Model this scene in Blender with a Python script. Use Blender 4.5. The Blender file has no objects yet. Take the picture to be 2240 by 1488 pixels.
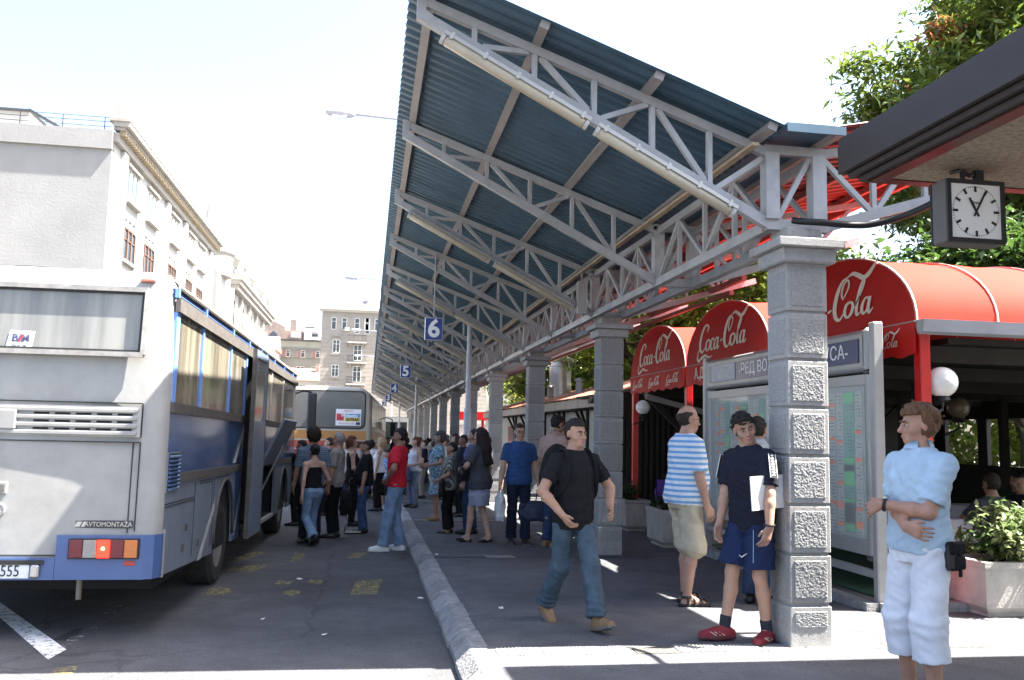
import bpy, bmesh, math, random
import numpy as np
from mathutils import Vector, Matrix, Euler
random.seed(7); rng = np.random.default_rng(7)
S = bpy.context.scene
COL = S.collection
R = math.radians
# ------------------------------------------------------------------ camera
YAW, PITCH, ROLL, CAMZ = 0.16074, 0.10672, 0.02186, 1.56
fwd = Vector((math.sin(YAW)*math.cos(PITCH), math.cos(YAW)*math.cos(PITCH), math.sin(PITCH)))
rt0 = Vector((math.cos(YAW), -math.sin(YAW), 0)); up0 = rt0.cross(fwd)
rt = rt0*math.cos(ROLL) + up0*math.sin(ROLL); up = up0*math.cos(ROLL) - rt0*math.sin(ROLL)
cam = bpy.data.cameras.new('camera'); camo = bpy.data.objects.new('camera', cam); COL.objects.link(camo)
cam.sensor_width = 36.0; cam.lens = 1912.0/2240.0*36.0; cam.clip_start = 0.05; cam.clip_end = 3000
camo.matrix_world = Matrix(((rt.x, up.x, -fwd.x, 0), (rt.y, up.y, -fwd.y, 0), (rt.z, up.z, -fwd.z, CAMZ), (0, 0, 0, 1)))
S.camera = camo
# ------------------------------------------------------------------ light
SUN = Vector((0.62, -0.10, 1.0)).normalized()
wd = bpy.data.worlds.new('World'); S.world = wd; wd.use_nodes = True
nt = wd.node_tree; bg = nt.nodes['Background']
sky = nt.nodes.new('ShaderNodeTexSky'); sky.sky_type = 'NISHITA'; sky.sun_disc = False
sky.sun_elevation = math.asin(SUN.z); sky.sun_rotation = math.atan2(SUN.x, SUN.y)
sky.air_density = 1.0; sky.dust_density = 4.0; sky.ozone_density = 1.0; sky.altitude = 100
nt.links.new(sky.outputs[0], bg.inputs[0]); bg.inputs[1].default_value = 0.078
sl = bpy.data.lights.new('sun', 'SUN'); sl.energy = 5.0; sl.angle = R(0.53); sl.color = (1.0, 0.955, 0.88)
so = bpy.data.objects.new('sun', sl); COL.objects.link(so); so.rotation_euler = SUN.to_track_quat('Z', 'Y').to_euler(); so.location = SUN*60
S.view_settings.view_transform = 'Standard'; S.view_settings.look = 'None'
S.view_settings.exposure = 3.0; S.view_settings.gamma = 1.0; S.view_settings.use_curve_mapping = False
S.render.engine = 'CYCLES'; S.cycles.max_bounces = 6; S.cycles.diffuse_bounces = 4; S.cycles.use_denoising = True

# ------------------------------------------------------------------ helpers
SLOPE, GY0 = 0.0138, 6.335
def gz(y): return -SLOPE*(y-GY0)          # pavement height
RD = -0.14                                 # road below pavement
def rz(y): return gz(y)+RD

MATS = {}
def M(name, col, rough=0.6, metal=0.0, var=0.12, scale=6.0, bump=0.0, bscale=80.0, spec=0.4, coat=0.0, grime=0.0):
    if name in MATS: return MATS[name]
    m = bpy.data.materials.new(name); m.use_nodes = True; t = m.node_tree; b = t.nodes['Principled BSDF']
    b.inputs['Roughness'].default_value = rough; b.inputs['Metallic'].default_value = metal
    b.inputs['Specular IOR Level'].default_value = spec
    if coat: b.inputs['Coat Weight'].default_value = coat; b.inputs['Coat Roughness'].default_value = 0.08
    c = (col[0], col[1], col[2], 1.0)
    if var > 0 or bump > 0:
        tc = t.nodes.new('ShaderNodeTexCoord')
    if var > 0:
        n = t.nodes.new('ShaderNodeTexNoise'); n.inputs['Scale'].default_value = scale; n.inputs['Detail'].default_value = 6; n.inputs['Roughness'].default_value = 0.65
        t.links.new(tc.outputs['Object'], n.inputs['Vector'])
        mr = t.nodes.new('ShaderNodeMapRange'); mr.inputs[1].default_value = 0.3; mr.inputs[2].default_value = 0.7
        mr.inputs[3].default_value = 1-var; mr.inputs[4].default_value = 1+var
        t.links.new(n.outputs[0], mr.inputs[0])
        mx = t.nodes.new('ShaderNodeMix'); mx.data_type = 'RGBA'; mx.blend_type = 'MULTIPLY'; mx.inputs[0].default_value = 1.0
        mx.inputs[6].default_value = c; t.links.new(mr.outputs[0], mx.inputs[7])
        out = mx.outputs[2]
        if grime > 0:
            n2 = t.nodes.new('ShaderNodeTexNoise'); n2.inputs['Scale'].default_value = scale*0.35; n2.inputs['Detail'].default_value = 8; n2.inputs['Roughness'].default_value = 0.75
            mp = t.nodes.new('ShaderNodeMapping'); mp.inputs['Scale'].default_value = (1, 1, 0.25)
            t.links.new(tc.outputs['Object'], mp.inputs[0]); t.links.new(mp.outputs[0], n2.inputs['Vector'])
            r2 = t.nodes.new('ShaderNodeMapRange'); r2.inputs[1].default_value = 0.5; r2.inputs[2].default_value = 0.75
            r2.inputs[3].default_value = 0; r2.inputs[4].default_value = grime; t.links.new(n2.outputs[0], r2.inputs[0])
            m2 = t.nodes.new('ShaderNodeMix'); m2.data_type = 'RGBA'; t.links.new(r2.outputs[0], m2.inputs[0])
            t.links.new(out, m2.inputs[6]); m2.inputs[7].default_value = (0.09, 0.075, 0.06, 1); out = m2.outputs[2]
        t.links.new(out, b.inputs['Base Color'])
    else:
        b.inputs['Base Color'].default_value = c
    if bump > 0:
        n3 = t.nodes.new('ShaderNodeTexNoise'); n3.inputs['Scale'].default_value = bscale; n3.inputs['Detail'].default_value = 4
        t.links.new(tc.outputs['Object'], n3.inputs['Vector'])
        bp = t.nodes.new('ShaderNodeBump'); bp.inputs['Strength'].default_value = bump; bp.inputs['Distance'].default_value = 0.02
        t.links.new(n3.outputs[0], bp.inputs['Height']); t.links.new(bp.outputs[0], b.inputs['Normal'])
    MATS[name] = m; return m
def vary(m, amt=.15):
    """every object wearing the material gets its own slight brightness"""
    t = m.node_tree; b = t.nodes['Principled BSDF']; lk = b.inputs['Base Color'].links[0]; src = lk.from_socket
    oi = t.nodes.new('ShaderNodeObjectInfo'); r = t.nodes.new('ShaderNodeMapRange'); r.inputs[3].default_value = 1-amt; r.inputs[4].default_value = 1+amt; t.links.new(oi.outputs['Random'], r.inputs[0])
    mx = t.nodes.new('ShaderNodeMix'); mx.data_type = 'RGBA'; mx.blend_type = 'MULTIPLY'; mx.inputs[0].default_value = 1; t.links.new(src, mx.inputs[6]); t.links.new(r.outputs[0], mx.inputs[7]); t.links.new(mx.outputs[2], b.inputs['Base Color'])
def emit(name, col, st):
    m = M(name, col, var=0); b = m.node_tree.nodes['Principled BSDF']
    b.inputs['Emission Color'].default_value = (*col, 1); b.inputs['Emission Strength'].default_value = st; return m
def glassy(name, col, rough=0.05, alpha=1.0, spec=0.6):
    m = M(name, col, rough=rough, var=0, spec=spec)
    if alpha < 1: m.node_tree.nodes['Principled BSDF'].inputs['Alpha'].default_value = alpha
    return m
def leafmat(name, col, col2=None):
    if name in MATS: return MATS[name]
    m = bpy.data.materials.new(name); m.use_nodes = True; t = m.node_tree; b = t.nodes['Principled BSDF']
    b.inputs['Roughness'].default_value = 0.45
    tc = t.nodes.new('ShaderNodeTexCoord'); n = t.nodes.new('ShaderNodeTexNoise'); n.inputs['Scale'].default_value = 2.2; n.inputs['Detail'].default_value = 5
    t.links.new(tc.outputs['Object'], n.inputs['Vector'])
    cr = t.nodes.new('ShaderNodeMix'); cr.data_type = 'RGBA'
    mr = t.nodes.new('ShaderNodeMapRange'); mr.inputs[1].default_value = 0.35; mr.inputs[2].default_value = 0.65
    t.links.new(n.outputs[0], mr.inputs[0]); t.links.new(mr.outputs[0], cr.inputs[0])
    c2 = col2 or tuple(x*1.7 for x in col)
    cr.inputs[6].default_value = (*col, 1); cr.inputs[7].default_value = (*c2, 1)
    t.links.new(cr.outputs[2], b.inputs['Base Color'])
    tr = t.nodes.new('ShaderNodeBsdfTranslucent'); t.links.new(cr.outputs[2], tr.inputs[0])
    ms = t.nodes.new('ShaderNodeMixShader'); ms.inputs[0].default_value = 0.4
    t.links.new(b.outputs[0], ms.inputs[1]); t.links.new(tr.outputs[0], ms.inputs[2]); t.links.new(ms.outputs[0], t.nodes['Material Output'].inputs[0])
    MATS[name] = m; return m

def tag(o, label=None, cat=None, group=None, kind=None):
    if label: o['label'] = label
    if cat: o['category'] = cat
    if group: o['group'] = group
    if kind: o['kind'] = kind
    return o
def empty(name, loc, label=None, cat=None, group=None, rot=(0, 0, 0), kind=None):
    o = bpy.data.objects.new(name, None); COL.objects.link(o); o.location = loc; o.rotation_euler = rot; o.empty_display_size = 0.2
    return tag(o, label, cat, group, kind)
def link(name, me, parent=None):
    o = bpy.data.objects.new(name, me); COL.objects.link(o)
    if parent: o.parent = parent
    return o
def children(o): return [c for c in bpy.data.objects if c.parent == o]
def copy_tree(o, parent=None, kids=None):
    kids = kids if kids is not None else kidmap()
    c = o.copy(); COL.objects.link(c); c.parent = parent
    if parent is not None: c.matrix_parent_inverse = o.matrix_parent_inverse.copy()
    for ch in kids.get(o.name, []): copy_tree(ch, c, kids)
    return c
def kidmap():
    d = {}
    for c in bpy.data.objects:
        if c.parent: d.setdefault(c.parent.name, []).append(c)
    return d
class MB:
    """collects polygons; build() links them as one mesh object"""
    def __init__(s): s.v = []; s.f = []; s.mi = []; s.cur = 0
    def poly(s, pts):
        n = len(s.v); s.v += [tuple(p) for p in pts]; s.f.append(tuple(range(n, n+len(pts)))); s.mi.append(s.cur); return s
    def raw(s, vs, fs):
        n = len(s.v); s.v += [tuple(p) for p in vs]; s.f += [tuple(i+n for i in f) for f in fs]; s.mi += [s.cur]*len(fs); return s
    def box(s, x0, x1, y0, y1, z0, z1):
        return s.raw([(x0,y0,z0),(x1,y0,z0),(x1,y1,z0),(x0,y1,z0),(x0,y0,z1),(x1,y0,z1),(x1,y1,z1),(x0,y1,z1)],
                     [(0,3,2,1),(4,5,6,7),(0,1,5,4),(1,2,6,5),(2,3,7,6),(3,0,4,7)])
    def cbox(s, x0, x1, y0, y1, z0, z1, c=0.01):
        """box with chamfered edges"""
        bm = bmesh.new(); r = bmesh.ops.create_cube(bm, size=1.0)
        for v in bm.verts: v.co = Vector(((x0+x1)/2+v.co.x*(x1-x0), (y0+y1)/2+v.co.y*(y1-y0), (z0+z1)/2+v.co.z*(z1-z0)))
        bmesh.ops.bevel(bm, geom=list(bm.edges), offset=c, segments=1, affect='EDGES')
        bm.verts.index_update()
        s.raw([v.co[:] for v in bm.verts], [[v.index for v in f.verts] for f in bm.faces]); bm.free(); return s
    def beam(s, a, b, w, h=None, upv=(0, 0, 1), roll=0.0):
        a, b = Vector(a), Vector(b); h = h or w; d = (b-a).normalized(); u = Vector(upv)
        if abs(d.dot(u)) > 0.98: u = Vector((0, 1, 0))
        x = d.cross(u).normalized(); u = x.cross(d).normalized()
        if roll:
            q = Matrix.Rotation(roll, 3, d); x = q @ x; u = q @ u
        vs = []
        for p in (a, b):
            for sx, su in ((-1,-1),(1,-1),(1,1),(-1,1)): vs.append(p+x*sx*w/2+u*su*h/2)
        return s.raw(vs, [(0,1,2,3),(7,6,5,4),(0,4,5,1),(1,5,6,2),(2,6,7,3),(3,7,4,0)])
    def tube(s, pts, r, n=8, caps=True):
        pts = [Vector(p) for p in pts]; m = len(pts); rs = r if isinstance(r, (list, tuple)) else [r]*m
        base = len(s.v); ref = None
        for i, p in enumerate(pts):
            d = (pts[min(i+1, m-1)]-pts[max(i-1, 0)])
            d = d.normalized() if d.length > 1e-9 else Vector((0,0,1))
            if ref is None: ref = Vector((0,0,1)) if abs(d.z) < 0.9 else Vector((1,0,0))
            x = d.cross(ref).normalized(); y = x.cross(d).normalized(); ref = y
            for k in range(n):
                a = 2*math.pi*k/n; s.v.append(tuple(p+x*(math.cos(a)*rs[i])+y*(math.sin(a)*rs[i])))
        for i in range(m-1):
            for k in range(n):
                k2 = (k+1) % n; s.f.append((base+i*n+k, base+i*n+k2, base+(i+1)*n+k2, base+(i+1)*n+k)); s.mi.append(s.cur)
        if caps:
            s.f.append(tuple(base+k for k in range(n))[::-1]); s.f.append(tuple(base+(m-1)*n+k for k in range(n))); s.mi += [s.cur]*2
        return s
    def lathe(s, c, prof, n=16, axis='z'):
        """prof: list of (r, h)"""
        base = len(s.v); c = Vector(c)
        for r, h in prof:
            for k in range(n):
                a = 2*math.pi*k/n; x, y = r*math.cos(a), r*math.sin(a)
                p = {'z': (x, y, h), 'x': (h, x, y), 'y': (y, h, x)}[axis]; s.v.append(tuple(c+Vector(p)))
        for i in range(len(prof)-1):
            for k in range(n):
                k2 = (k+1) % n; s.f.append((base+i*n+k, base+i*n+k2, base+(i+1)*n+k2, base+(i+1)*n+k)); s.mi.append(s.cur)
        s.f.append(tuple(base+k for k in range(n))[::-1]); s.f.append(tuple(base+(len(prof)-1)*n+k for k in range(n))); s.mi += [s.cur]*2
        return s
    def prism(s, poly, off):
        """poly: 3D points, extruded by vector off"""
        n = len(poly); off = Vector(off); p = [Vector(q) for q in poly]
        vs = p+[q+off for q in p]
        fs = [tuple(range(n))[::-1], tuple(range(n, 2*n))]+[(i, (i+1) % n, (i+1) % n+n, i+n) for i in range(n)]
        return s.raw(vs, fs)
    def mesh(s, name, mats, org=None, smooth=False, angle=None):
        me = bpy.data.meshes.new(name)
        vs = s.v if org is None else [(a-org[0], b-org[1], c-org[2]) for a, b, c in s.v]
        me.from_pydata(vs, [], s.f)
        for m in (mats if isinstance(mats, (list, tuple)) else [mats]): me.materials.append(m)
        if any(s.mi): me.polygons.foreach_set('material_index', s.mi)
        bm = bmesh.new(); bm.from_mesh(me); bmesh.ops.recalc_face_normals(bm, faces=bm.faces); bm.to_mesh(me); bm.free()
        if smooth:
            me.polygons.foreach_set('use_smooth', [True]*len(me.polygons))
            if angle: me.set_sharp_from_angle(angle=R(angle))
        me.update(); return me
    def build(s, name, mats, parent=None, local=False, smooth=False, angle=None):
        org = None
        if parent is not None and not local:
            org = wloc(parent)
        return link(name, s.mesh(name, mats, org, smooth, angle), parent)
def wloc(o):
    v = Vector(o.location)
    while o.parent: o = o.parent; v = v+Vector(o.location)
    return v
def struct(name, mb, mat, **k): return tag(mb.build(name, mat, **k), kind='structure')

FONT = None
def text_mb(txt, size, origin, u, v, depth=0.004, align='CENTER', bold=0.0, squeeze=1.0):
    """flat lettering: origin = centre of the line, u = reading direction, v = up"""
    cu = bpy.data.curves.new('t', 'FONT'); cu.body = txt; cu.size = size; cu.align_x = align; cu.align_y = 'CENTER'; cu.extrude = depth/2; cu.offset = bold; cu.resolution_u = 3
    ob = bpy.data.objects.new('t', cu); COL.objects.link(ob)
    dg = bpy.context.evaluated_depsgraph_get(); me = ob.evaluated_get(dg).to_mesh()
    u, v, o = Vector(u).normalized(), Vector(v).normalized(), Vector(origin); n = u.cross(v)
    mb = MB(); mb.raw([o+u*(w.co.x*squeeze)+v*w.co.y+n*w.co.z for w in me.vertices], [list(p.vertices) for p in me.polygons])
    ob.evaluated_get(dg).to_mesh_clear(); bpy.data.objects.remove(ob); bpy.data.curves.remove(cu)
    return mb
def join(a, b):
    a.raw(b.v, b.f); return a
# ================================================================== GROUND
def groundmat(name, col, stain=.5, seed=0.0):
    m = bpy.data.materials.new(name); m.use_nodes = True; t = m.node_tree; b = t.nodes['Principled BSDF']; b.inputs['Roughness'].default_value = .85; b.inputs['Specular IOR Level'].default_value = .25
    tc = t.nodes.new('ShaderNodeTexCoord'); L = t.links.new
    def nz(sc_, det, lo, hi, a, c, rough=.6):
        n = t.nodes.new('ShaderNodeTexNoise'); n.inputs['Scale'].default_value = sc_; n.inputs['Detail'].default_value = det; n.inputs['Roughness'].default_value = rough; L(tc.outputs['Object'], n.inputs['Vector'])
        r = t.nodes.new('ShaderNodeMapRange'); r.inputs[1].default_value = lo; r.inputs[2].default_value = hi; r.inputs[3].default_value = a; r.inputs[4].default_value = c; L(n.outputs[0], r.inputs[0]); return r.outputs[0], n
    def mul(a, c):
        q = t.nodes.new('ShaderNodeMath'); q.operation = 'MULTIPLY'; L(a, q.inputs[0]); L(c, q.inputs[1]); return q.outputs[0]
    a1, _ = nz(.55, 6, .3, .7, .72, 1.3); a2, _ = nz(4.0, 5, .3, .7, .85, 1.15); a3, n3 = nz(95, 2, .35, .72, .72, 1.5); a4, _ = nz(1.1, 7, .60, .70, 1.0, 1-stain, .75)
    v = t.nodes.new('ShaderNodeTexVoronoi'); v.feature = 'DISTANCE_TO_EDGE'; v.inputs['Scale'].default_value = .28; nd = t.nodes.new('ShaderNodeTexNoise'); nd.inputs['Scale'].default_value = 2.2; nd.inputs['Detail'].default_value = 5
    mxv = t.nodes.new('ShaderNodeMix'); mxv.data_type = 'VECTOR'; mxv.inputs[0].default_value = .22; L(tc.outputs['Object'], nd.inputs['Vector']); L(tc.outputs['Object'], mxv.inputs[4]); L(nd.outputs['Color'], mxv.inputs[5]); L(mxv.outputs[1], v.inputs['Vector'])
    rc = t.nodes.new('ShaderNodeMapRange'); rc.inputs[1].default_value = 0; rc.inputs[2].default_value = .0045; rc.inputs[3].default_value = .68; rc.inputs[4].default_value = 1; L(v.outputs['Distance'], rc.inputs[0])
    f = mul(mul(mul(a1, a2), mul(a3, a4)), rc.outputs[0]); mx = t.nodes.new('ShaderNodeMix'); mx.data_type = 'RGBA'; mx.blend_type = 'MULTIPLY'; mx.inputs[0].default_value = 1; mx.inputs[6].default_value = (*col, 1); L(f, mx.inputs[7]); L(mx.outputs[2], b.inputs['Base Color'])
    bp = t.nodes.new('ShaderNodeBump'); bp.inputs['Strength'].default_value = .5; bp.inputs['Distance'].default_value = .01; L(n3.outputs[0], bp.inputs['Height']); L(bp.outputs[0], b.inputs['Normal']); return m
asphalt = groundmat('asphalt', (0.078, 0.078, 0.082), .55); pave = groundmat('pavement_asphalt', (0.092, 0.092, 0.099), .35)
_unused = M('asphalt_old', (0.050, 0.050, 0.054), rough=0.85, var=0.28, scale=1.3, bump=0.5, bscale=160, spec=0.25)
_unused2 = M('pavement_old', (0.066, 0.066, 0.072), rough=0.85, var=0.2, scale=1.6, bump=0.45, bscale=190, spec=0.25)
conc = M('kerb_concrete', (0.24, 0.24, 0.245), rough=0.9, var=0.3, scale=9, bump=0.7, bscale=45, grime=0.45)
vary(conc, .22)
dirt = M('terrain_earth', (0.14, 0.13, 0.11), rough=0.95, var=0.2, scale=0.2)
def sheet(x0, x1, y0, y1, dz, nx=1, ny=1):
    mb = MB()
    for i in range(nx):
        for j in range(ny):
            a, b = x0+(x1-x0)*i/nx, x0+(x1-x0)*(i+1)/nx; c, d = y0+(y1-y0)*j/ny, y0+(y1-y0)*(j+1)/ny
            mb.poly([(a, c, gz(c)+dz), (b, c, gz(c)+dz), (b, d, gz(d)+dz), (a, d, gz(d)+dz)])
    return mb
struct('ground', sheet(-420, 420, -120, 700, -0.30), dirt)
struct('road', sheet(-11.0, 0.76, -40, 160, RD), asphalt)
pv = struct('pavement', sheet(0.9, 40, -40, 100, 0.0), pave)
fp = struct('far_pavement', sheet(-16, -11.0, -40, 160, 0.0), pave)
mbk = MB(); mbk.prism([(-11.0, -40, gz(-40)-0.3), (-11.0, 160, gz(160)-0.3), (-11.0, 160, gz(160)), (-11.0, -40, gz(-40))], (-0.2, 0, -0.004)); struct('far_kerb', mbk, conc)
# kerb stones
kerb = empty('kerb', (0.8, 6.3, 0), kind='structure')
def kerb_stone(y0, y1, sx):
    mb = MB(); z0, z1 = gz(y0), gz(y1); g = 0.010
    pr = lambda y, z: [(0.70+sx, y, z+RD-0.05), (0.70+sx, y, z+RD+0.05), (0.785+sx, y, z-0.01), (0.80+sx, y, z+0.004), (0.925+sx, y, z+0.006), (0.925+sx, y, z-0.2)]
    a, b = pr(y0+g, z0), pr(y1-g, z1); n = len(a)
    ch = lambda p, dy: [(x+(0.012 if i in (1, 2, 3) else 0), y+dy, z-(0.010 if i in (3, 4) else 0)) for i, (x, y, z) in enumerate(p)]
    rings = [ch(a, 0), [(x, y+0.02, z) for x, y, z in a], [(x, y-0.02, z) for x, y, z in b], ch(b, 0)]
    vs = [p for r in rings for p in r]; fs = [tuple(range(n)), tuple(range(3*n, 4*n))[::-1]]
    for k in range(3):
        for i in range(n): fs.append((k*n+i, k*n+(i+1) % n, (k+1)*n+(i+1) % n, (k+1)*n+i))
    mb.raw(vs, fs); return mb
y = 3.0; i = 0
while y < 60:
    L = 0.62 if y < 14 else 0.95
    L *= random.uniform(0.9, 1.1); kerb_stone(y, y+L, random.uniform(-0.008, 0.008)).build('kerb_stone', conc, kerb); y += L
kerb_stone(60, 100, 0).build('kerb_stone', conc, kerb)
# transverse joint line and pale slab in the pavement, tile row in front
dk = M('joint_tar', (0.03, 0.03, 0.032), rough=0.9)
for yy, nm in ((11.66, 'pavement_joint'), (17.3, 'pavement_joint'), (23.0, 'pavement_joint')):
    struct(nm, sheet(0.93, 3.9, yy, yy+0.05, 0.004), dk)
slabm = M('pale_slab', (0.22, 0.21, 0.20), rough=0.9, var=0.2, scale=14, bump=0.4, bscale=60)
MB().raw([(1.62, 11.60, gz(11.6)+0.008), (2.0, 11.60, gz(11.6)+0.008), (1.97, 11.84, gz(11.84)+0.008), (1.6, 11.84, gz(11.84)+0.008)], [(0, 1, 2, 3)]).build('paving_slab', slabm, pv)
for yy in (17.3, 23.0):
    MB().raw([(0.95, yy-0.08, gz(yy)+0.008), (2.6, yy-0.08, gz(yy)+0.008), (2.6, yy+0.1, gz(yy)+0.008), (0.95, yy+0.1, gz(yy)+0.008)], [(0, 1, 2, 3)]).build('paving_slab', slabm, pv)
tm = M('ribbed_tile', (0.28, 0.275, 0.26), rough=0.85, var=0.25, scale=10, bump=0.3, bscale=70, grime=0.35)
xx = 0.975
for i in range(12):
    w = 0.335
    if i not in (3,):
        mb = MB(); n = 11; dy = random.uniform(-0.012, 0.012); dz = random.uniform(0, 0.004); z = gz(6.4)+0.005+dz
        mb.box(xx, xx+w-0.012, 6.27+dy, 6.47+dy, z-0.03, z)
        for k in range(n):
            a = xx+0.008+(w-0.028)*k/n; mb.box(a, a+(w-0.028)/n*0.5, 6.272+dy, 6.468+dy, z-0.001, z+0.006)
        mb.build('paving_tile', tm, pv)
    xx += w
struct('tile_gap_dirt', sheet(1.985, 2.31, 6.26, 6.48, 0.004), M('dirt', (0.10, 0.095, 0.085), rough=0.95, var=0.5, scale=25, bump=0.8, bscale=60))
# road markings
def paintmat(name, col, cover=0.5, stretch=(1, 6, 1)):
    m = bpy.data.materials.new(name); m.use_nodes = True; t = m.node_tree; b = t.nodes['Principled BSDF']; b.inputs['Roughness'].default_value = 0.8
    tc = t.nodes.new('ShaderNodeTexCoord'); mp = t.nodes.new('ShaderNodeMapping'); mp.inputs['Scale'].default_value = stretch
    n = t.nodes.new('ShaderNodeTexNoise'); n.inputs['Scale'].default_value = 5.0; n.inputs['Detail'].default_value = 8; n.inputs['Roughness'].default_value = 0.8
    t.links.new(tc.outputs['Object'], mp.inputs[0]); t.links.new(mp.outputs[0], n.inputs['Vector'])
    r = t.nodes.new('ShaderNodeMapRange'); r.inputs[1].default_value = 0.62-cover*0.3; r.inputs[2].default_value = 0.72-cover*0.3
    t.links.new(n.outputs[0], r.inputs[0]); t.links.new(r.outputs[0], b.inputs['Alpha']); b.inputs['Base Color'].default_value = (*col, 1); return m
yel = paintmat('worn_yellow_paint', (0.44, 0.36, 0.11), 0.43, (2, 7, 1)); wht = paintmat('worn_white_paint', (0.75, 0.75, 0.75), 0.8, (3, 3, 1))
def mark(nm, pts, m, dz=0.004): struct(nm, MB().poly([(x, y, gz(y)+RD+dz) for x, y in pts]), m)
def gp(px, py, dz=RD):
    """pavement / road point seen at a pixel of the photograph"""
    a, b = (px-1120)/1912.0, (py-744)/1912.0
    cr, sr = math.cos(ROLL), math.sin(ROLL); u, v = a*cr+b*sr, -a*sr+b*cr
    d = fwd + rt0*u - up0*v
    t = (dz+SLOPE*GY0-CAMZ)/(d.z+SLOPE*d.y); return (d.x*t, d.y*t)
for q in ([(440,1300),(470,1284),(512,1290),(490,1304)], [(495,1252),(510,1240),(590,1235),(560,1250)], [(510,1222),(560,1206),(585,1208),(540,1226)],
          [(635,1228),(645,1210),(668,1212),(660,1228)], [(600,1278),(612,1270),(640,1272),(632,1282)], [(672,1276),(680,1268),(706,1270),(700,1280)],
          [(612,1298),(640,1290),(662,1296),(640,1306)], [(765,1302),(780,1270),(838,1268),(825,1302)], [(752,1222),(775,1208),(808,1210),(785,1222)], [(100,1484),(125,1462),(172,1458),(150,1486)]):
    mark('yellow_marking', [gp(*p) for p in q], yel)
mark('white_marking', [gp(-60,1300), gp(-40,1290), gp(145,1422), gp(105,1444)], wht)
mark('white_marking', [gp(100,1436), gp(150,1415), gp(292,1327), gp(255,1322)], paintmat('faded_white_paint', (0.5,0.5,0.5), 0.3, (3,3,1)), 0.008)
mark('tyre_mark', [gp(115,1400), gp(150,1403), gp(190,1372), gp(160,1378)], paintmat('tyre_rubber_mark', (0.02,0.02,0.02), 0.9))
# small litter
lm = M('litter_paper', (0.7, 0.68, 0.62), var=0.1)
for k, (px, py, dz) in enumerate([(1096,1332,0),(1200,1273,0),(1365,1418,0),(1383,1419,0),(955,1214,0),(575,1356,RD),(655,1268,RD),(920,1310,RD),(985,1082,0),(710,1390,RD)]):
    x, y = gp(px, py, dz); a = random.uniform(0, 3); s = random.uniform(0.016, 0.032); z = gz(y)+dz+0.006
    c, sn = math.cos(a)*s, math.sin(a)*s
    mb = MB(); mb.prism([(x-c-sn*.6, y-sn+c*.6, z), (x+c-sn*.6, y+sn+c*.6, z), (x+c*.7+sn*.6, y+sn-c*.6, z+0.006), (x-c+sn*.6, y-sn-c*.6, z)], (0, 0, 0.004))
    wh = ['near the kerb edge', 'in the middle of the pavement', 'left of two in the tile gap', 'right of two in the tile gap', 'by the pavement joint', 'on the road behind the bus', 'on the road near yellow paint', 'on the road beside the kerb', 'on the pavement between the crowd', 'alone on the shaded road'][k]
    tag(mb.build('paper_scrap', lm), 'small pale scrap of litter lying '+wh, 'litter', 'litter scraps on the ground')
# ================================================================== PILLARS
granite = M('granite', (0.27, 0.268, 0.265), rough=0.95, var=0.2, scale=40, spec=.15, bump=0.3, bscale=160, grime=0.15)
granited = M('granite_dressed', (0.29, 0.285, 0.28), rough=0.8, var=0.15, scale=18, bump=0.3, bscale=150, grime=0.3)
vary(granite, .13); vary(granited, .13)
PX0, PW, PY0, PS = 3.198, 0.340, 6.335, 5.576
BAY = PS/2
def block_mesh(h, plinth=0.0, n=40, amp=0.006, seed=1):
    r = np.random.default_rng(seed); w = PW/2; mb = MB(); mb.cur = 1
    mb.cbox(-w, w, -w, w, 0, h, 0.007)
    m = 0.036; mb.cur = 0
    for k in range(4):
        a = k*math.pi/2; c, s = math.cos(a), math.sin(a)
        g = r.normal(0, 1, (n+1, n+1)); 
        g = g+.5*(np.roll(g, 1, 0)+np.roll(g, 1, 1))
        g = g/g.std()
        z0 = m+plinth; vs = []; fs = []
        for i in range(n+1):
            for j in range(n+1):
                u = -w+m+(2*w-2*m)*i/n; v = z0+(h-m-z0)*j/n
                e = 0 if i in (0, n) or j in (0, n) else 1
                d = w+0.0015+e*max(0.0, 0.0035+amp*0.12*g[i, j])
                vs.append((u*c+d*s, u*s-d*c, v))
        for i in range(n):
            for j in range(n): fs.append((i*(n+1)+j, (i+1)*(n+1)+j, (i+1)*(n+1)+j+1, i*(n+1)+j+1))
        mb.raw(vs, fs)
    return mb.mesh('stone_block', [granite, granited])
bmA = [block_mesh(0.353, 0, 40, 0.0075, s) for s in (1, 2, 3)]
bmB = block_mesh(0.306, 0.12, 40, 0.0075, 5)
cm = MB(); w = PW/2
cm.cbox(-w+.006, w-.006, -w+.006, w-.006, 2.905, 2.95, .004); cm.cbox(-w-.055, w+.055, -w-.055, w+.055, 2.945, 3.065, .012)
cm.cbox(-w-.108, w+.108, -w-.108, w+.108, 3.06, 3.132, .008); cm.cbox(-w+.02, w-.02, -w+.02, w-.02, 3.13, 3.24, .006)
capme = cm.mesh('capital', granited)
core = MB(); core.box(-w+.017, w-.017, -w+.017, w-.017, 0.0, 2.93); coreme = core.mesh('shaft_core', granited)
ORD = ['nearest', 'second', 'third', 'fourth', 'fifth', 'sixth', 'seventh', 'eighth', 'ninth', 'tenth', 'eleventh', 'twelfth', 'thirteenth', 'fourteenth']
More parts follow.
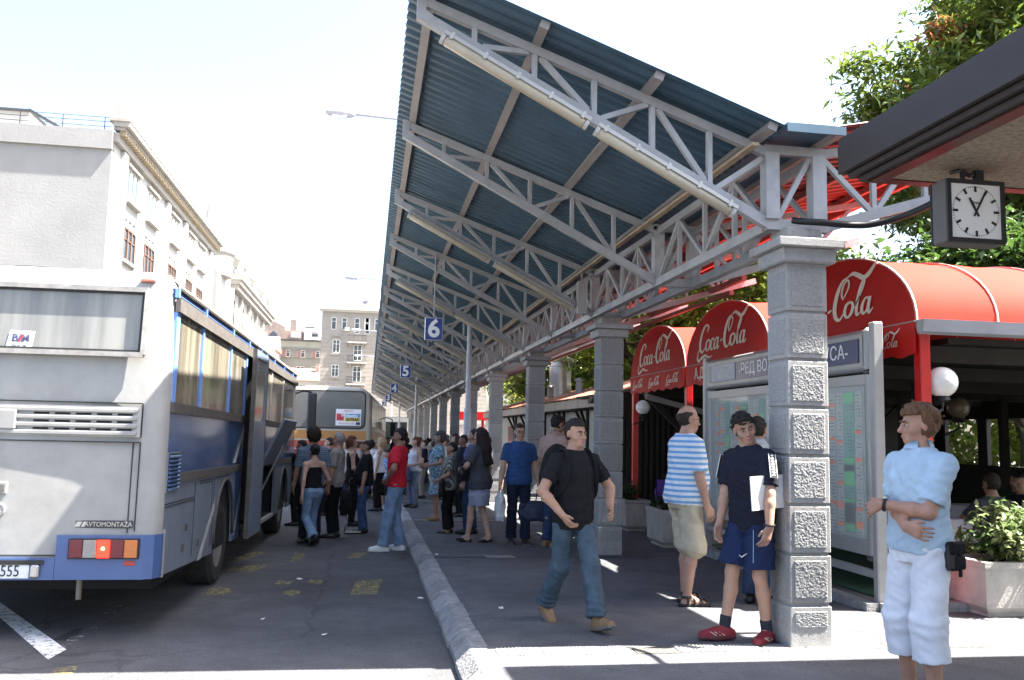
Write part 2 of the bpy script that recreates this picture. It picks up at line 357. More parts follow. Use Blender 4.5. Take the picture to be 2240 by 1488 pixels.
for k in range(13):
    y = PY0+PW/2+k*PS
    lab = ['nearest and largest granite block pillar, with the boy leaning on it', 'second granite pillar, right behind the walking man in black'][k] if k < 2 else ORD[k]+' granite block pillar from the front of the canopy row'
    p = empty('stone_pillar', (PX0+PW/2, y, 0), lab, 'pillar', 'granite pillars carrying the canopy')
    link('shaft_core', coreme, p); link('capital', capme, p)
    o = link('stone_block', bmB, p); zb = gz(y)
    if k: o.scale = (1, 1, (0.306-zb)/0.306); o.location.z = zb
    for j in range(7):
        o = link('stone_block', bmA[(j+k) % 3], p); o.location.z = 0.334+0.3724*j-0.002
        o.rotation_euler.z = (j*3+k) % 4*math.pi/2
# ================================================================== MAIN CANOPY
steel = M('light_grey_painted_steel', (0.34, 0.335, 0.335), rough=0.5, var=0.14, scale=5, bump=0.12, bscale=60, grime=0.18)
steelb = M('brownish_grey_steel', (0.235, 0.21, 0.20), rough=0.6, var=0.15, scale=4, grime=0.25)
blue = M('blue_sheet_metal', (0.047, 0.094, 0.135), rough=0.42, var=0.22, scale=2.5, spec=0.4, grime=0.1)
red = M('red_sheet_metal', (0.13, 0.016, 0.013), rough=0.45, var=0.2, scale=2.5)
redb = M('red_painted_beam', (0.28, 0.095, 0.08), rough=0.6, var=0.15)
vary(blue, .14); vary(steel, .10)
can = empty('platform_canopy', (3.35, PY0+PW/2, 3.24), 'long butterfly canopy with blue corrugated wing on grey steel trusses above platform', 'canopy')
TY = PY0+PW/2; NT = 26
zt = lambda x: 4.70-0.354*(x-0.70)       # lower edge of top chord
zb_ = lambda x: 4.73-0.519*(x-0.25)      # lower edge of bottom chord
T = 0.06
def truss_chords():
    mb = MB()
    mb.beam((0.27, 0, zt(0.27)+.035), (3.12, 0, zt(3.12)+.035), T, .07)
    mb.beam((0.27, 0, zb_(0.27)+.05), (3.14, 0, zb_(3.14)+.05), T+.008, .082)
    mb.beam((3.09, 0, 3.905), (3.62, 0, 3.905), T, .075); mb.beam((3.11, 0, 3.285), (3.64, 0, 3.285), T+.012, .09)
    mb.beam((3.61, 0, 3.90), (5.60, 0, 4.33), T, .07); mb.beam((3.62, 0, 3.29), (5.60, 0, 3.895), T, .08)
    # rounded end plate of the tip
    mb.prism([(0.252, -.036, 4.735), (0.252, -.036, 4.935), (0.325, -.036, 4.915), (0.325, -.036, 4.80), (0.40, -.036, 4.735), (0.40, -.036, 4.665)], (0, .072, 0))
    return mb
chord_me = truss_chords().mesh('truss', steel)
def mem(a, b, w=0.042, t=0.04):
    return MB().beam((a[0], 0, a[1]), (b[0], 0, b[1]), t, w).mesh('strut', steel)
posts = [MB().box(3.093, 3.207, -.058, .058, 3.325, 3.872).mesh('post', steel), MB().box(3.498, 3.616, -.058, .058, 3.325, 3.872).mesh('post', steel)]
V = [.705, 1.185, 1.67, 2.15, 2.63]
ver = [mem((x, zb_(x)+.09), (x, zt(x)), .048) for x in V]
dia = [mem((.77, zb_(.77)+.095), (1.14, zt(1.14))), mem((1.23, zt(1.23)), (1.62, zb_(1.62)+.095)), mem((1.73, zb_(1.73)+.095), (2.11, zt(2.11))),
       mem((2.19, zt(2.19)), (2.59, zb_(2.59)+.095)), mem((2.69, zb_(2.69)+.095), (3.08, 3.83)), mem((3.21, 3.335), (3.495, 3.86)),
       mem((3.62, 3.85), (4.03, 3.455)), mem((4.09, 3.47), (4.50, 4.05)), mem((4.56, 4.05), (5.0, 3.75)), mem((5.04, 3.77), (5.5, 4.27))]
verr = [mem((4.06, 3.45), (4.06, 3.96)), mem((4.53, 3.60), (4.53, 4.06)), mem((5.02, 3.75), (5.02, 4.17))]
for k in range(NT):
    t = link('truss', chord_me, can); t.location = (-3.35, k*BAY, -3.24)
    for me, nm in [(m, 'post') for m in posts]+[(m, 'vertical_strut') for m in ver+verr]+[(m, 'diagonal_strut') for m in dia]:
        if k > 14 and nm == 'diagonal_strut' and me in dia[6:]: continue
        link(nm, me, t)
# lattice beams between the trusses
def lat():
    chords = MB(); web = []
    chords.beam((0, 0.06, 3.86), (0, BAY-.06, 3.86), .05, .08); chords.beam((0, 0.06, 3.275), (0, BAY-.06, 3.275), .085, .085)
    q = BAY/4
    z0, z1 = 3.32, 3.82
    pts = [((0.07, z0), (q-.02, z1)), ((q+.02, z1), (2*q-.02, z0)), ((2*q+.02, z0), (3*q-.02, z1)), ((3*q+.02, z1), (4*q-.07, z0)), ((q, z0), (q, z1)), ((2*q, z0), (2*q, z1)), ((3*q, z0), (3*q, z1))]
    for i, (a, b) in enumerate(pts): web.append(('diagonal_strut' if i < 4 else 'vertical_strut', MB().beam((0, a[0], a[1]), (0, b[0], b[1]), .04, .04, upv=(1, 0, 0)).mesh('lattice_strut', steel)))
    return chords.mesh('lattice_beam', steel), web
lc, lw = lat()
for k in range(NT-1):
    for x in (3.15, 3.556):
        if k > 12 and x > 3.5: continue
        o = link('lattice_beam', lc, can); o.location = (x-3.35, k*BAY, -3.24)
        for nm, me in lw: link(nm, me, o)
YA, YB = 6.14, TY+(NT-1)*BAY+.4
zs = lambda x: zt(x)+.07
for x in (0.36, 1.20, 2.10, 3.02):
    z = zs(x)+.032; MB().beam((x, YA+.03, z), (x, YB, z), .075, .06, upv=(.35, 0, 1)).build('purlin', steelb, can)
for x, z in ((3.58, 3.975), (4.5, 4.16), (5.4, 4.35)):
    MB().beam((x, YA+.03, z), (x, YB, z), .075, .06, upv=(-.22, 0, 1)).build('purlin', steelb if x < 3.6 else redb, can)
MB().box(2.9, 2.96, YA+.15, YB, 3.86, 3.885).build('batten', M('raw_wood_batten', (0.36, 0.27, 0.18), rough=.8, var=.2), can)
def corr(x0, z0, x1, z1, ya, yb, pitch, amp):
    """corrugated sheet with real thickness; ribs run from (x0,z0) to (x1,z1)"""
    mb = MB(); n = int(round((yb-ya-.02)/pitch)); d = Vector((x1-x0, 0, z1-z0)).normalized(); nrm = Vector((-d.z, 0, d.x)); nrm = nrm if nrm.z > 0 else -nrm
    prof = []
    for i in range(n):
        y = ya+i*pitch
        for f, h in ((0, 0), (.36, 0), (.48, 1), (.88, 1)): prof.append((y+f*pitch, h*amp))
    prof += [(yb-.019, 0), (yb, 0)]
    vs = []
    for t in (0, .0015):
        for y, h in prof:
            for x, z in ((x0, z0), (x1, z1)): vs.append(tuple(Vector((x, y, z))+nrm*(h+t)))
    m = len(prof); fs = []
    for i in range(m-1):
        fs.append((2*i, 2*i+1, 2*i+3, 2*i+2)); o = 2*m; fs.append((o+2*i, o+2*i+2, o+2*i+3, o+2*i+1))
        for e in (0, 1): fs.append((2*i+e, 2*i+2+e, o+2*i+2+e, o+2*i+e))
    mb.raw(vs, fs); return mb
nsec = 13; LY = (YB-YA)/nsec
for k in range(nsec):
    ya = YA+k*LY; yb = ya+LY+.02
    dz = .001*(k % 2)
    corr(.19, zs(.19)+.066+dz, 3.14, zs(3.14)+.066+dz, ya, yb, LY/36, .032).build('roof_sheet', blue, can)
    corr(3.56, 4.012+dz, 5.68, 4.452+dz, ya, yb, LY/28, .032).build('roof_sheet', red, can)
g = MB(); g.box(3.11, 3.60, YA-.02, YB, 3.985, 4.0); g.box(3.11, 3.60, YA-.03, YA-.015, 3.93, 4.0); g.build('valley_gutter', blue, can)
MB().beam((5.69, YA, 4.40), (5.69, YB, 4.40), .05, .14).build('eave_trim', redb, can)
# red frame of the old cafe front that shows under the lattice beam
fr = empty('red_roof_frame', (4.9, 10.9, 3.6), 'pale red steel eave rails running behind the pillars under the canopy', 'roof frame')
MB().beam((4.9, 10.9, 3.705), (4.9, 60, 3.79), .07, .07).build('rail', redb, fr)
MB().beam((4.98, 11.5, 3.60), (4.98, 60, 3.68), .06, .06).build('rail', redb, fr)
for i in range(9):
    y = 10.95+i*3.4; MB().box(4.87, 4.93, y-.03, y+.03, 3.74, 4.05).build('hanger', redb, fr)
# fluorescent fittings
tray = M('white_plastic_tray', (0.40, 0.395, 0.37), rough=.4, var=.1, grime=.2); diff = M('aged_acrylic_diffuser', (0.36, 0.315, 0.235), rough=.3, var=.12, scale=3, spec=.5)
def fitting(xa, xb):
    r = []
    d = Vector((xb-xa, 0, zb_(xb)-zb_(xa))); L = d.length; d.normalize(); n = Vector((d.z, 0, -d.x)); n = n if n.z < 0 else -n
    P = lambda s, off, y: Vector((xa, y, zb_(xa)))+d*s+n*off
    r.append(('diffuser', MB().tube([P(.02, .062, -.085), P(.05, .062, -.085), P(L-.05, .062, -.085), P(L-.02, .062, -.085)], [.028, .043, .043, .028], 10).mesh('diffuser', diff, None, True)))
    r.append(('tray', MB().prism([P(0, .0, -.12), P(0, .035, -.135), P(0, .035, -.037), P(0, -.01, -.037)], d*L).mesh('tray', tray)))
    for i in range(5):
        s = .07+(L-.14)*i/4
        r.append(('clip', MB().prism([P(s-.012, -.012, -.128), P(s-.012, .05, -.143), P(s-.012, .05, -.128), P(s-.012, -.012, -.036)], d*.024).mesh('clip', tray)))
    for s in (.0, L-.03): r.append(('end_cap', MB().tube([P(s, .058, -.085), P(s+.03, .058, -.085)], .046, 10).mesh('end_cap', tray)))
    return r
FA, FB = fitting(.47, 1.63), fitting(1.69, 2.83)
for k in range(0, 24, 2):
    for sd, F in (('upper', FA), ('lower', FB)):
        x = .47 if F is FA else 1.69
        lab = f'long beige tube light, {sd} of two on the {ORD[k//2] if k else "nearest"} lit truss' if k//2 < 14 else 'tube light'
        o = empty('tube_light', (x, TY+k*BAY, zb_(x)), lab, 'light fitting', 'tube lights under the trusses')
        for nm, me in F:
            c = link(nm, me, o); c.location = (-x, 0, -zb_(x))
# number signs
navy = M('navy_enamel', (0.012, 0.045, 0.22), rough=.3, var=.05, spec=.5); wh = M('white_enamel', (0.78, 0.78, 0.78), rough=.4, var=.04)
for i, n in enumerate('65432'):
    y = TY+(3+4*i)*BAY-.05; x = 1.045
    zc = [3.30, 3.32, 3.34, 3.37, 3.40][i]
    o = empty('number_sign', (x, y, zc), f'blue square bay sign showing '+['six, nearest and largest of the bay signs', 'five, second bay sign from the viewer', 'four, third bay sign from the viewer', 'three, fourth bay sign from the viewer', 'two, farthest and smallest bay sign'][i], 'sign', 'bay number signs')
    MB().cbox(x-.15, x+.15, y-.04, y+.04, zc-.19, zc+.19, .006).build('case', wh, o)
    MB().box(x-.142, x+.142, y-.046, y-.042, zc-.182, zc+.182).build('face_panel', navy, o)
    text_mb(n, .42, (x, y-.049, zc-.005), (1, 0, 0), (0, 0, 1), bold=.012).build('numeral', wh, o)
    MB().tube([(x, y, zc+.185), (x, y, zt(x)+.02)], .012, 6).build('hanger_rod', steel, o)
# small framed box hanging by the second pillar
o = empty('hanging_box', (2.93, TY+2*BAY-.1, 3.5), 'narrow framed metal box hanging at the truss above second pillar', 'box')
MB().box(2.865, 2.995, TY+2*BAY-.16, TY+2*BAY-.05, 3.28, 3.72).build('panel', M('dull_zinc', (.33, .32, .31), rough=.5), o)
f = MB()
for a, b, c, d in ((2.86, 3.0, 3.27, 3.29), (2.86, 3.0, 3.71, 3.73), (2.86, 2.875, 3.29, 3.71), (2.985, 3.0, 3.29, 3.71)): f.box(a, b, TY+2*BAY-.172, TY+2*BAY-.152, c, d)
f.build('frame', steel, o); MB().box(2.92, 2.94, TY+2*BAY-.11, TY+2*BAY-.09, 3.73, 3.9).build('hanger_rod', steel, o)
# lamp posts through the roof
lp = M('white_painted_pole', (0.42, 0.42, 0.44), rough=.45, var=.1, grime=.1); lg = M('lamp_glass', (0.75, 0.76, 0.78), rough=.15, var=0)
for i in range(4):
    y = 20.0+22.3*i; x = 2.25; z0 = gz(y)
    o = empty('street_lamp', (x, y, z0), f'tall white street lamp pole, {ORD[i]} one standing on the platform', 'street lamp', 'street lamps through the canopy roof')
    b = MB(); b.tube([(x, y, z0), (x, y, 2.1), (x, y, 2.14), (x, y, 8.6)], [.085, .085, .062, .045], 12); b.build('pole', lp, o, smooth=True, angle=40)
    MB().tube([(x, y, z0), (x, y, z0+.05)], .15, 12).build('base_plate', lp, o)
    xe = -.65-.12*i; MB().tube([(x, y, 8.55), (x-.4, y, 8.78), (xe, y, 8.86)], [.04, .035, .028], 8).build('arm', lp, o, smooth=True)
    h = MB(); h.lathe((0, 0, 0), [(.02, .1), (.09, .0), (.10, -.25), (.07, -.5), (.02, -.58)], 12, 'x')
    h.v = [(p[0]+xe, y+p[1]*1.0, 8.86+p[2]*.75+(.02 if p[2] > 0 else -.02)) for p in h.v]; h.build('lamp_head', lp, o, smooth=True)
    MB().raw([(xe-.08, y-.08, 8.80), (xe-.45, y-.07, 8.80), (xe-.45, y+.07, 8.80), (xe-.08, y+.08, 8.80), (xe-.14, y-.04, 8.73), (xe-.38, y-.03, 8.73), (xe-.38, y+.03, 8.73), (xe-.14, y+.04, 8.73)],
             [(4, 5, 6, 7), (0, 1, 5, 4), (1, 2, 6, 5), (2, 3, 7, 6), (3, 0, 4, 7), (3, 2, 1, 0)]).build('lens', lg, o)
# ================================================================== STATION CANOPY (dark, top right) AND CLOCK
dkb = M('dark_brown_fascia', (0.035, 0.028, 0.027), rough=.55, var=.12, spec=.35); stuc = M('stucco_soffit', (0.30, 0.25, 0.18), rough=.95, var=.45, scale=30, bump=1.0, bscale=60)
sc = empty('station_canopy', (3.39, 5.88, 3.5), 'dark brown station canopy edge with stucco soffit at the top right', 'canopy')
f = MB(); X1, Y1, XR, YN = 3.24, 5.62, 14.0, -7.0
KZ = lambda z: 1.56+(z-1.56)*.9555
for ins, z0, z1 in ((0, 3.535, 3.745), (.05, 3.495, 3.533), (.10, 3.455, 3.493)):
    f.box(X1+ins, X1+ins+.04, YN, Y1-ins, KZ(z0), KZ(z1)); f.box(X1+ins+.042, XR, Y1-ins-.04, Y1-ins, KZ(z0), KZ(z1))
f.box(X1+.005, XR, YN, Y1-.005, KZ(3.747), KZ(3.80))
f.build('fascia', dkb, sc)
b = MB(); b.box(X1+.145, X1+.24, YN, Y1-.145, KZ(3.44), KZ(3.452)); b.box(X1+.242, XR, Y1-.24, Y1-.145, KZ(3.44), KZ(3.452)); b.build('red_trim', M('dark_red_trim', (0.07, .014, .012), rough=.4, var=.1), sc)
MB().box(X1+.242, XR, YN, Y1-.242, KZ(3.45), KZ(3.56)).build('soffit', stuc, sc)
blk = M('black_rubber', (.012, .012, .013), rough=.4, var=0)
def cat(ps, n=8):
    out = []; P = [Vector(p) for p in ps]; P = [P[0]*2-P[1]]+P+[P[-1]*2-P[-2]]
    for i in range(1, len(P)-2):
        for k in range(n):
            t = k/n; out.append(.5*((2*P[i])+(-P[i-1]+P[i+1])*t+(2*P[i-1]-5*P[i]+4*P[i+1]-P[i+2])*t*t+(-P[i-1]+3*P[i]-3*P[i+1]+P[i+2])*t**3))
    return out+[P[-2]]
tag(MB().tube(cat([(3.30, 6.42, 3.31), (3.36, 6.36, 3.29), (3.50, 6.3, 3.275), (3.69, 6.25, 3.255), (3.85, 6.2, 3.258), (4.02, 6.1, 3.30), (4.15, 5.9, 3.36), (4.2, 5.7, 3.43), (4.2, 5.5, 3.45)]), .027, 10).build('cable', blk, smooth=True), 'thick black cable sagging from nearest pillar top to the dark canopy', 'cable')
N0 = len(bpy.data.objects); ck = empty('clock', (4.03, 5.33, 2.91), 'square double sided station clock hanging from the stucco soffit', 'clock')
cbk = M('clock_case', (.02, .02, .022), rough=.4, var=0); cgy = M('clock_case_side', (.10, .095, .09), rough=.5, var=.05)
cx, cz, hw = 4.035, 3.135, .222
MB().cbox(cx-hw, cx+hw, 5.255, 5.405, cz-hw, cz+hw, .012).build('case', cgy, ck)
fb = MB(); t = .034
for y in (5.236, 5.407):
    fb.box(cx-hw+.004, cx+hw-.004, y, y+.018, cz-hw+.004, cz-hw+t); fb.box(cx-hw+.004, cx+hw-.004, y, y+.018, cz+hw-t, cz+hw-.004)
    fb.box(cx-hw+.004, cx-hw+t, y, y+.018, cz-hw+t, cz+hw-t); fb.box(cx+hw-t, cx+hw-.004, y, y+.018, cz-hw+t, cz+hw-t)
fb.build('bezel', cbk, ck)
MB().box(cx-hw+.03, cx+hw-.03, 5.247, 5.254, cz-hw+.03, cz+hw-.03).build('dial', M('clock_dial', (.74, .74, .73), rough=.3, var=0), ck)
mk = MB()
for i in range(60):
    a = i*math.pi/30; rr = (.135, .175, .0085) if i % 5 == 0 else (.168, .175, .0022)
    c, s = math.sin(a), math.cos(a)
    q = [(cx+c*r-s*w_, 5.2435, cz+s*r+c*w_) for r, w_ in ((rr[0], rr[2]), (rr[1], rr[2]), (rr[1], -rr[2]), (rr[0], -rr[2]))]
    mk.prism(q, (0, .003, 0))
mk.build('tick_marks', cbk, ck)
for nm, ang, l, wd_, yy in (('hour_hand', R(-28), .105, .008, 5.241), ('minute_hand', R(28), .155, .0065, 5.238)):
    c, s = math.sin(ang), math.cos(ang)
    MB().prism([(cx+c*r-s*w_, yy, cz+s*r+c*w_) for r, w_ in ((-.04, wd_), (l*.6, wd_*1.15), (l, wd_*.9), (l, -wd_*.9), (l*.6, -wd_*1.15), (-.04, -wd_))], (0, .002, 0)).build(nm, cbk, ck)
text_mb('Insa', .034, (cx, 5.2445, cz+.062), (1, 0, 0), (0, 0, 1), depth=.002).build('maker_name', cbk, ck)
hb = MB(); hb.tube([(cx-.03, 5.33, 3.355), (cx-.03, 5.33, 3.45)], .018, 8); hb.tube([(cx-.12, 5.33, 3.42), (cx-.05, 5.33, 3.445), (cx+.02, 5.33, 3.41), (cx+.1, 5.33, 3.445)], .016, 8); hb.box(cx+.06, cx+.12, 5.31, 5.35, 3.36, 3.45); hb.build('hanger', cbk, ck)
ck.location = (ck.location.x*.9555, ck.location.y*.9555, KZ(ck.location.z)); ck.scale = (.9555,)*3
# ================================================================== BUSES
bw = M('dusty_white_bus_paint', (0.29, 0.285, 0.27), rough=.5, var=.13, scale=3, bump=.06, bscale=12, grime=.42, coat=.1)
bblue = M('bus_blue_paint', (0.055, 0.10, 0.235), rough=.3, var=.12, scale=3, grime=.2, coat=.4); bside = M('bus_side_blue', (0.05, 0.10, 0.23), rough=.16, var=.15, scale=2.5, grime=.12, coat=.6)
blt = M('bus_pillar_blue', (0.16, 0.30, 0.68), rough=.35, var=.08); bgrey = M('bus_lower_grey', (0.15, 0.175, 0.215), rough=.5, var=.15, scale=3, grime=.4)
brail = M('bus_weathered_trim', (0.085, 0.076, 0.068), rough=.7, var=.3, scale=12); rub = M('rubber_seal', (.025, .025, .025), rough=.6, var=0)
tyre = M('tyre_rubber', (.035, .034, .033), rough=.9, var=.3, scale=20); rim = M('dirty_wheel_rim', (.22, .21, .20), rough=.7, var=.3, scale=12)
dark = M('dark_interior', (.012, .012, .014), rough=.8, var=0); stripe = M('bus_pale_stripe', (.42, .42, .41), rough=.5, var=.15)
chrome = M('dull_chrome', (.55, .53, .5), rough=.3, metal=.8, var=.1)
def curtain(name, c1, c2, sc_=26, gl=.15):
    m = M(name, c1, rough=gl, var=0, spec=.5); t = m.node_tree; b = t.nodes['Principled BSDF']
    tc = t.nodes.new('ShaderNodeTexCoord'); mp = t.nodes.new('ShaderNodeMapping'); mp.inputs['Scale'].default_value = (sc_, sc_, .5)
    n = t.nodes.new('ShaderNodeTexNoise'); n.inputs['Scale'].default_value = .5; n.inputs['Detail'].default_value = 5; n.inputs['Roughness'].default_value = .6
    t.links.new(tc.outputs['Object'], mp.inputs[0]); t.links.new(mp.outputs[0], n.inputs['Vector'])
    r = t.nodes.new('ShaderNodeMapRange'); r.inputs[1].default_value = .35; r.inputs[2].default_value = .65; t.links.new(n.outputs[0], r.inputs[0])
    mx = t.nodes.new('ShaderNodeMix'); mx.data_type = 'RGBA'; t.links.new(r.outputs[0], mx.inputs[0]); mx.inputs[6].default_value = (*c1, 1); mx.inputs[7].default_value = (*c2, 1)
    t.links.new(mx.outputs[2], b.inputs['Base Color']); return m
gside = curtain('curtained_side_glass', (.085, .078, .062), (.26, .23, .17), 14, .1); grear = curtain('dusty_rear_glass', (.16, .16, .152), (.27, .265, .24), 12, .25)
def wheel(parent, x, y, z, r, side=1):
    w = MB(); w.lathe((x, y, z), [(r*.58, -.0*side), (r*.62, -.0), (r*.9, .015), (r, -.03), (r, -.22), (r*.9, -.27), (r*.5, -.27)], 28, 'x')
    t = w.build('wheel', tyre, parent, local=True, smooth=True, angle=30)
    f = MB(); f.lathe((x, y, z), [(r*.6, .003), (r*.56, -.0), (r*.5, -.06), (r*.3, -.10), (r*.28, -.05), (r*.2, -.045), (.02, -.045)], 24, 'x'); o = f.build('rim', rim, t, local=True, smooth=True, angle=30)
    for k in range(8):
        a = k*math.pi/4; MBn = MB(); MBn.tube([(x-.10, y+r*.4*math.cos(a), z+r*.4*math.sin(a)), (x-.07, y+r*.4*math.cos(a), z+r*.4*math.sin(a))], .017, 6)
        o.data.name = 'rim'; f2 = MBn.build('wheel_nut', rim, t, local=True)
    return t
bus = empty('coach_bus', (-1.66, 7.65, rz(7.65)), 'large dusty white and blue coach bus parked with its rear towards the viewer', 'bus', None, (-SLOPE, 0, -.024))
W_, L_ = 2.5, 10.1
def ring(ins, zt_, zr, y, bow=0):
    """half-section points across the bus at one y (right to left), rounded roof edges"""
    r = .16
    pts = [(-ins, y, .45), (-ins, y, 1.9), (-ins-.02, y, zt_-r)]
    for k in range(1, 5):
        a = k*math.pi/8; pts.append((-ins-.02-r+r*math.cos(a), y, zt_-r+r*math.sin(a)))
    pts.append((-W_/2, y, zr))
    return pts
# rear shell: rounded plan corners
rows = []
for x, yb in ((0.0, .14), (-.012, .08), (-.045, .035), (-.10, .008), (-.19, 0.0), (-.7, -.025), (-1.25, -.035)):
    col = []
    for z, dy in ((.48, 0), (1.2, 0), (1.9, .005), (2.28, .02), (2.86, .06), (2.96, .085), (3.02, .14), (3.05, .24)):
        zz = z - (max(0, z-2.7)/.35)*(.10 if x > -.02 else .05 if x > -.06 else .015 if x > -.15 else 0)
        col.append((x-(.02 if z > 2.6 and x > -.06 else 0), yb+dy, zz))
    rows.append(col)
full = rows+[[(-W_-p[0], p[1], p[2]) for p in c] for c in rows[-2::-1]]
m = MB(); nr, nc = len(full), len(full[0]); m.raw([p for c in full for p in c], [(i*nc+j, (i+1)*nc+j, (i+1)*nc+j+1, i*nc+j+1) for i in range(nr-1) for j in range(nc-1)])
m.build('rear_shell', bw, bus, local=True, smooth=True, angle=50)
m = MB(); pf = [(0.0, 2.90), (-.02, 2.95), (-.06, 2.99), (-.2, 3.04), (-1.25, 3.06), (-2.3, 3.04), (-2.44, 2.99), (-2.48, 2.95), (-2.5, 2.90)]
pr = [(x, .22, z) for x, z in pf]; pr2 = [(x, L_, z) for x, z in pf]; n = len(pf)
m.raw(pr+pr2, [(i, i+1, n+i+1, n+i) for i in range(n-1)]+[tuple(range(n, 2*n))]); m.build('roof', bw, bus, local=True, smooth=True, angle=50)
m = MB(); m.tube([(0.012, .14, 2.915), (0.012, L_, 2.915)], .014, 6); m.build('rain_gutter', M('cream_gutter', (.62, .56, .42), rough=.5), bus, local=True)
# right side, with door and hatch openings
D0, D1, H0, H1 = 4.0, 5.15, 5.55, 7.35
sd = MB()
def sidebox(mb, y0, y1, z0, z1, t=.05, o=0.0): return mb.box(-t+o, o, y0, y1, z0, z1)
gl = MB(); AR = 2.92; AF = 8.62
def skirt(mb, y0, y1, z1, arch=None):
    bot = lambda y: .485-.03*min(y, 1)/1.0 if y < 1 else .455-.06*min(1, (y-1)/1.5)
    pts = [(0, y0, bot(y0))]
    if arch:
        c, r = arch
        pts.append((0, c-r, bot(c-r)))
        for k in range(0, 13):
            a = math.pi-k*math.pi/12; pts.append((0, c+r*math.cos(a), .50+(r+.07)*max(0, math.sin(a))))
        pts.append((0, c+r, .40))
    pts += [(0, y1, .40), (0, y1, z1), (0, y0, z1)]
    mb.prism(pts, (-.03, 0, 0))
for a_ in ((.14, D0, 1.28, (AR, .60)), (D1, H0, 1.28), (H1, L_, 1.28, (AF, .58))): sd = MB(); skirt(sd, *a_); sd.build('lower_side_panel', bgrey, bus, local=True)
for a_, c_ in ((.14, D0), (D1, L_)): u = MB(); sidebox(u, a_, c_, 1.28, 1.84, .03); u.build('blue_side_panel', bside, bus, local=True)
# painted wedge: blue part of the skirt with pale diagonal stripes
for q_ in range(1): p = MB()
p.prism([(.002, 3.53, .55), (.002, 3.53, 1.26), (.002, 3.99, 1.26), (.002, 3.99, .42), (.002, 3.60, .42)], (.003, 0, 0)); p.prism([(.002, 5.16, .42), (.002, 5.16, 1.26), (.002, 5.54, 1.26), (.002, 5.54, .42)], (.003, 0, 0))
p.build('blue_wedge', M('bus_mid_blue', (.05, .11, .30), rough=.3, var=.12, grime=.25, coat=.3), bus, local=True)
for q_ in ([(1.55, .42), (1.72, .42), (2.30, .86), (2.30, .98)], [(3.30, 1.34), (3.48, 1.34), (3.97, 1.72), (3.97, 1.82)], [(3.56, .46), (3.68, .46), (3.97, .90), (3.97, 1.02)], [(5.2, .5), (5.3, .5), (5.53, 1.2), (5.43, 1.2)]):
    MB().prism([(.006, y, z) for y, z in q_], (.002, 0, 0)).build('diagonal_stripe', stripe, bus, local=True)
b = MB()
b.box(0, .022, .13, D0, 1.835, 1.925); b.box(0, .022, D1, L_, 1.835, 1.925); b.box(0, .02, .60, D0, 1.235, 1.315); b.box(0, .02, D1, L_, 1.235, 1.315); b.box(-.01, .03, .13, L_, 2.70, 2.82)
b.build('trim_rail', brail, bus, local=True)
u = MB(); sidebox(u, .14, L_, 2.82, 2.905, .04, -.02); u.build('vent_band', M('vent_band_blue', (.02, .05, .18), rough=.4, var=.1), bus, local=True)
for i, y in enumerate((.14, 1.3, 2.85, 4.05, 5.1, 5.7, 6.6, 7.9, 9.3)):
    MB().box(-.02, .016, y-.02, y+.02, 2.822, 2.90).build('vent_divider', blt, bus, local=True)
MB().box(-.018, -.008, .2, L_-.05, 2.855, 2.868).build('vent_slat', blt, bus, local=True)
for a, c in ((.26, 1.25), (1.31, 2.80), (2.86, 3.92), (5.24, 5.45), (5.51, 6.42), (6.48, 7.95), (8.01, 9.75)):
    w = MB(); sidebox(w, a, c, 1.925, 2.70, .02, -.012); g_ = w.build('side_window', gside, bus, local=True)
for i, (a, c) in enumerate(((.14, .26), (1.25, 1.31), (2.80, 2.86), (3.92, 4.0), (5.15, 5.24), (5.45, 5.51), (6.42, 6.48), (7.95, 8.01), (9.75, 9.95))):
    w = MB(); sidebox(w, a, c, 1.925, 2.70, .05, 0.004 if i else .006); w.build('window_pillar', blt if i < 5 else M('bus_cream_pillar', (.6, .56, .47), rough=.5), bus, local=True)
w = MB(); w.box(.0, .012, .13, .57, 1.16, 1.50); w.build('vent_frame', bgrey, bus, local=True)
for k in range(9):
    z = 1.185+k*.034; MB().prism([(.013, .16, z), (.028, .16, z-.006), (.028, .16, z+.008), (.013, .16, z+.02)], (0, .38, 0)).build('louvre', bside, bus, local=True)
MB().box(.0125, .014, .15, .55, 1.175, 1.49).build('vent_backing', dark, bus, local=True)
ln = MB()
for y0, y1, z in ((.16, 1.3, 1.06), (.16, 1.3, 1.035), (1.5, 2.1, 1.20), (1.5, 2.1, 1.175), (2.3, 3.1, 1.20)): ln.box(0, .006, y0, y1, z, z+.008)
for y in (1.3, 2.15, 2.25): ln.box(0, .004, y, y+.01, .5, 1.2)
ln.build('panel_seam', rub, bus, local=True)
for y, z in ((1.0, .80), (.9, .62), (1.55, .60), (3.75, 1.05), (5.4, 1.05), (5.35, .75)): MB().cbox(0, .014, y-.03, y+.03, z-.035, z+.035, .005).build('flap_catch', brail, bus, local=True)
for c, r in ((AR, .60), (AF, .58)):
    lip = MB(); lip.tube([(.006, c+r*math.cos(math.pi-k*math.pi/14), .50+(r+.07)*max(0, math.sin(k*math.pi/14))) for k in range(15)], .018, 6); lip.build('wheel_arch_lip', brail, bus, local=True, smooth=True)
for c in (AR, AF): MB().box(-.75, -.045, c-.66, c+.66, .40, 1.22).build('wheel_well', dark, bus, local=True)
for c in (AR, AF): wheel(bus, -.05, c, .46, .47)
wheel(bus, -W_+.33, AR, .46, .47)
MB().box(-2.40, -.15, .5, 9.8, .32, .46).build('chassis', dark, bus, local=True)
q = MB(); q.box(-2.45, -.05, D0, D1, .40, .46); q.box(-2.45, -1.7, D0, D1, .5, 2.7); q.box(-1.7, -.06, D1-.02, D1, .5, 2.7); q.box(-1.7, -.06, D0, D0+.02, .5, 2.7); q.box(-1.6, -.3, D0+.3, D1, .47, .8); q.build('doorway_interior', dark, bus, local=True)
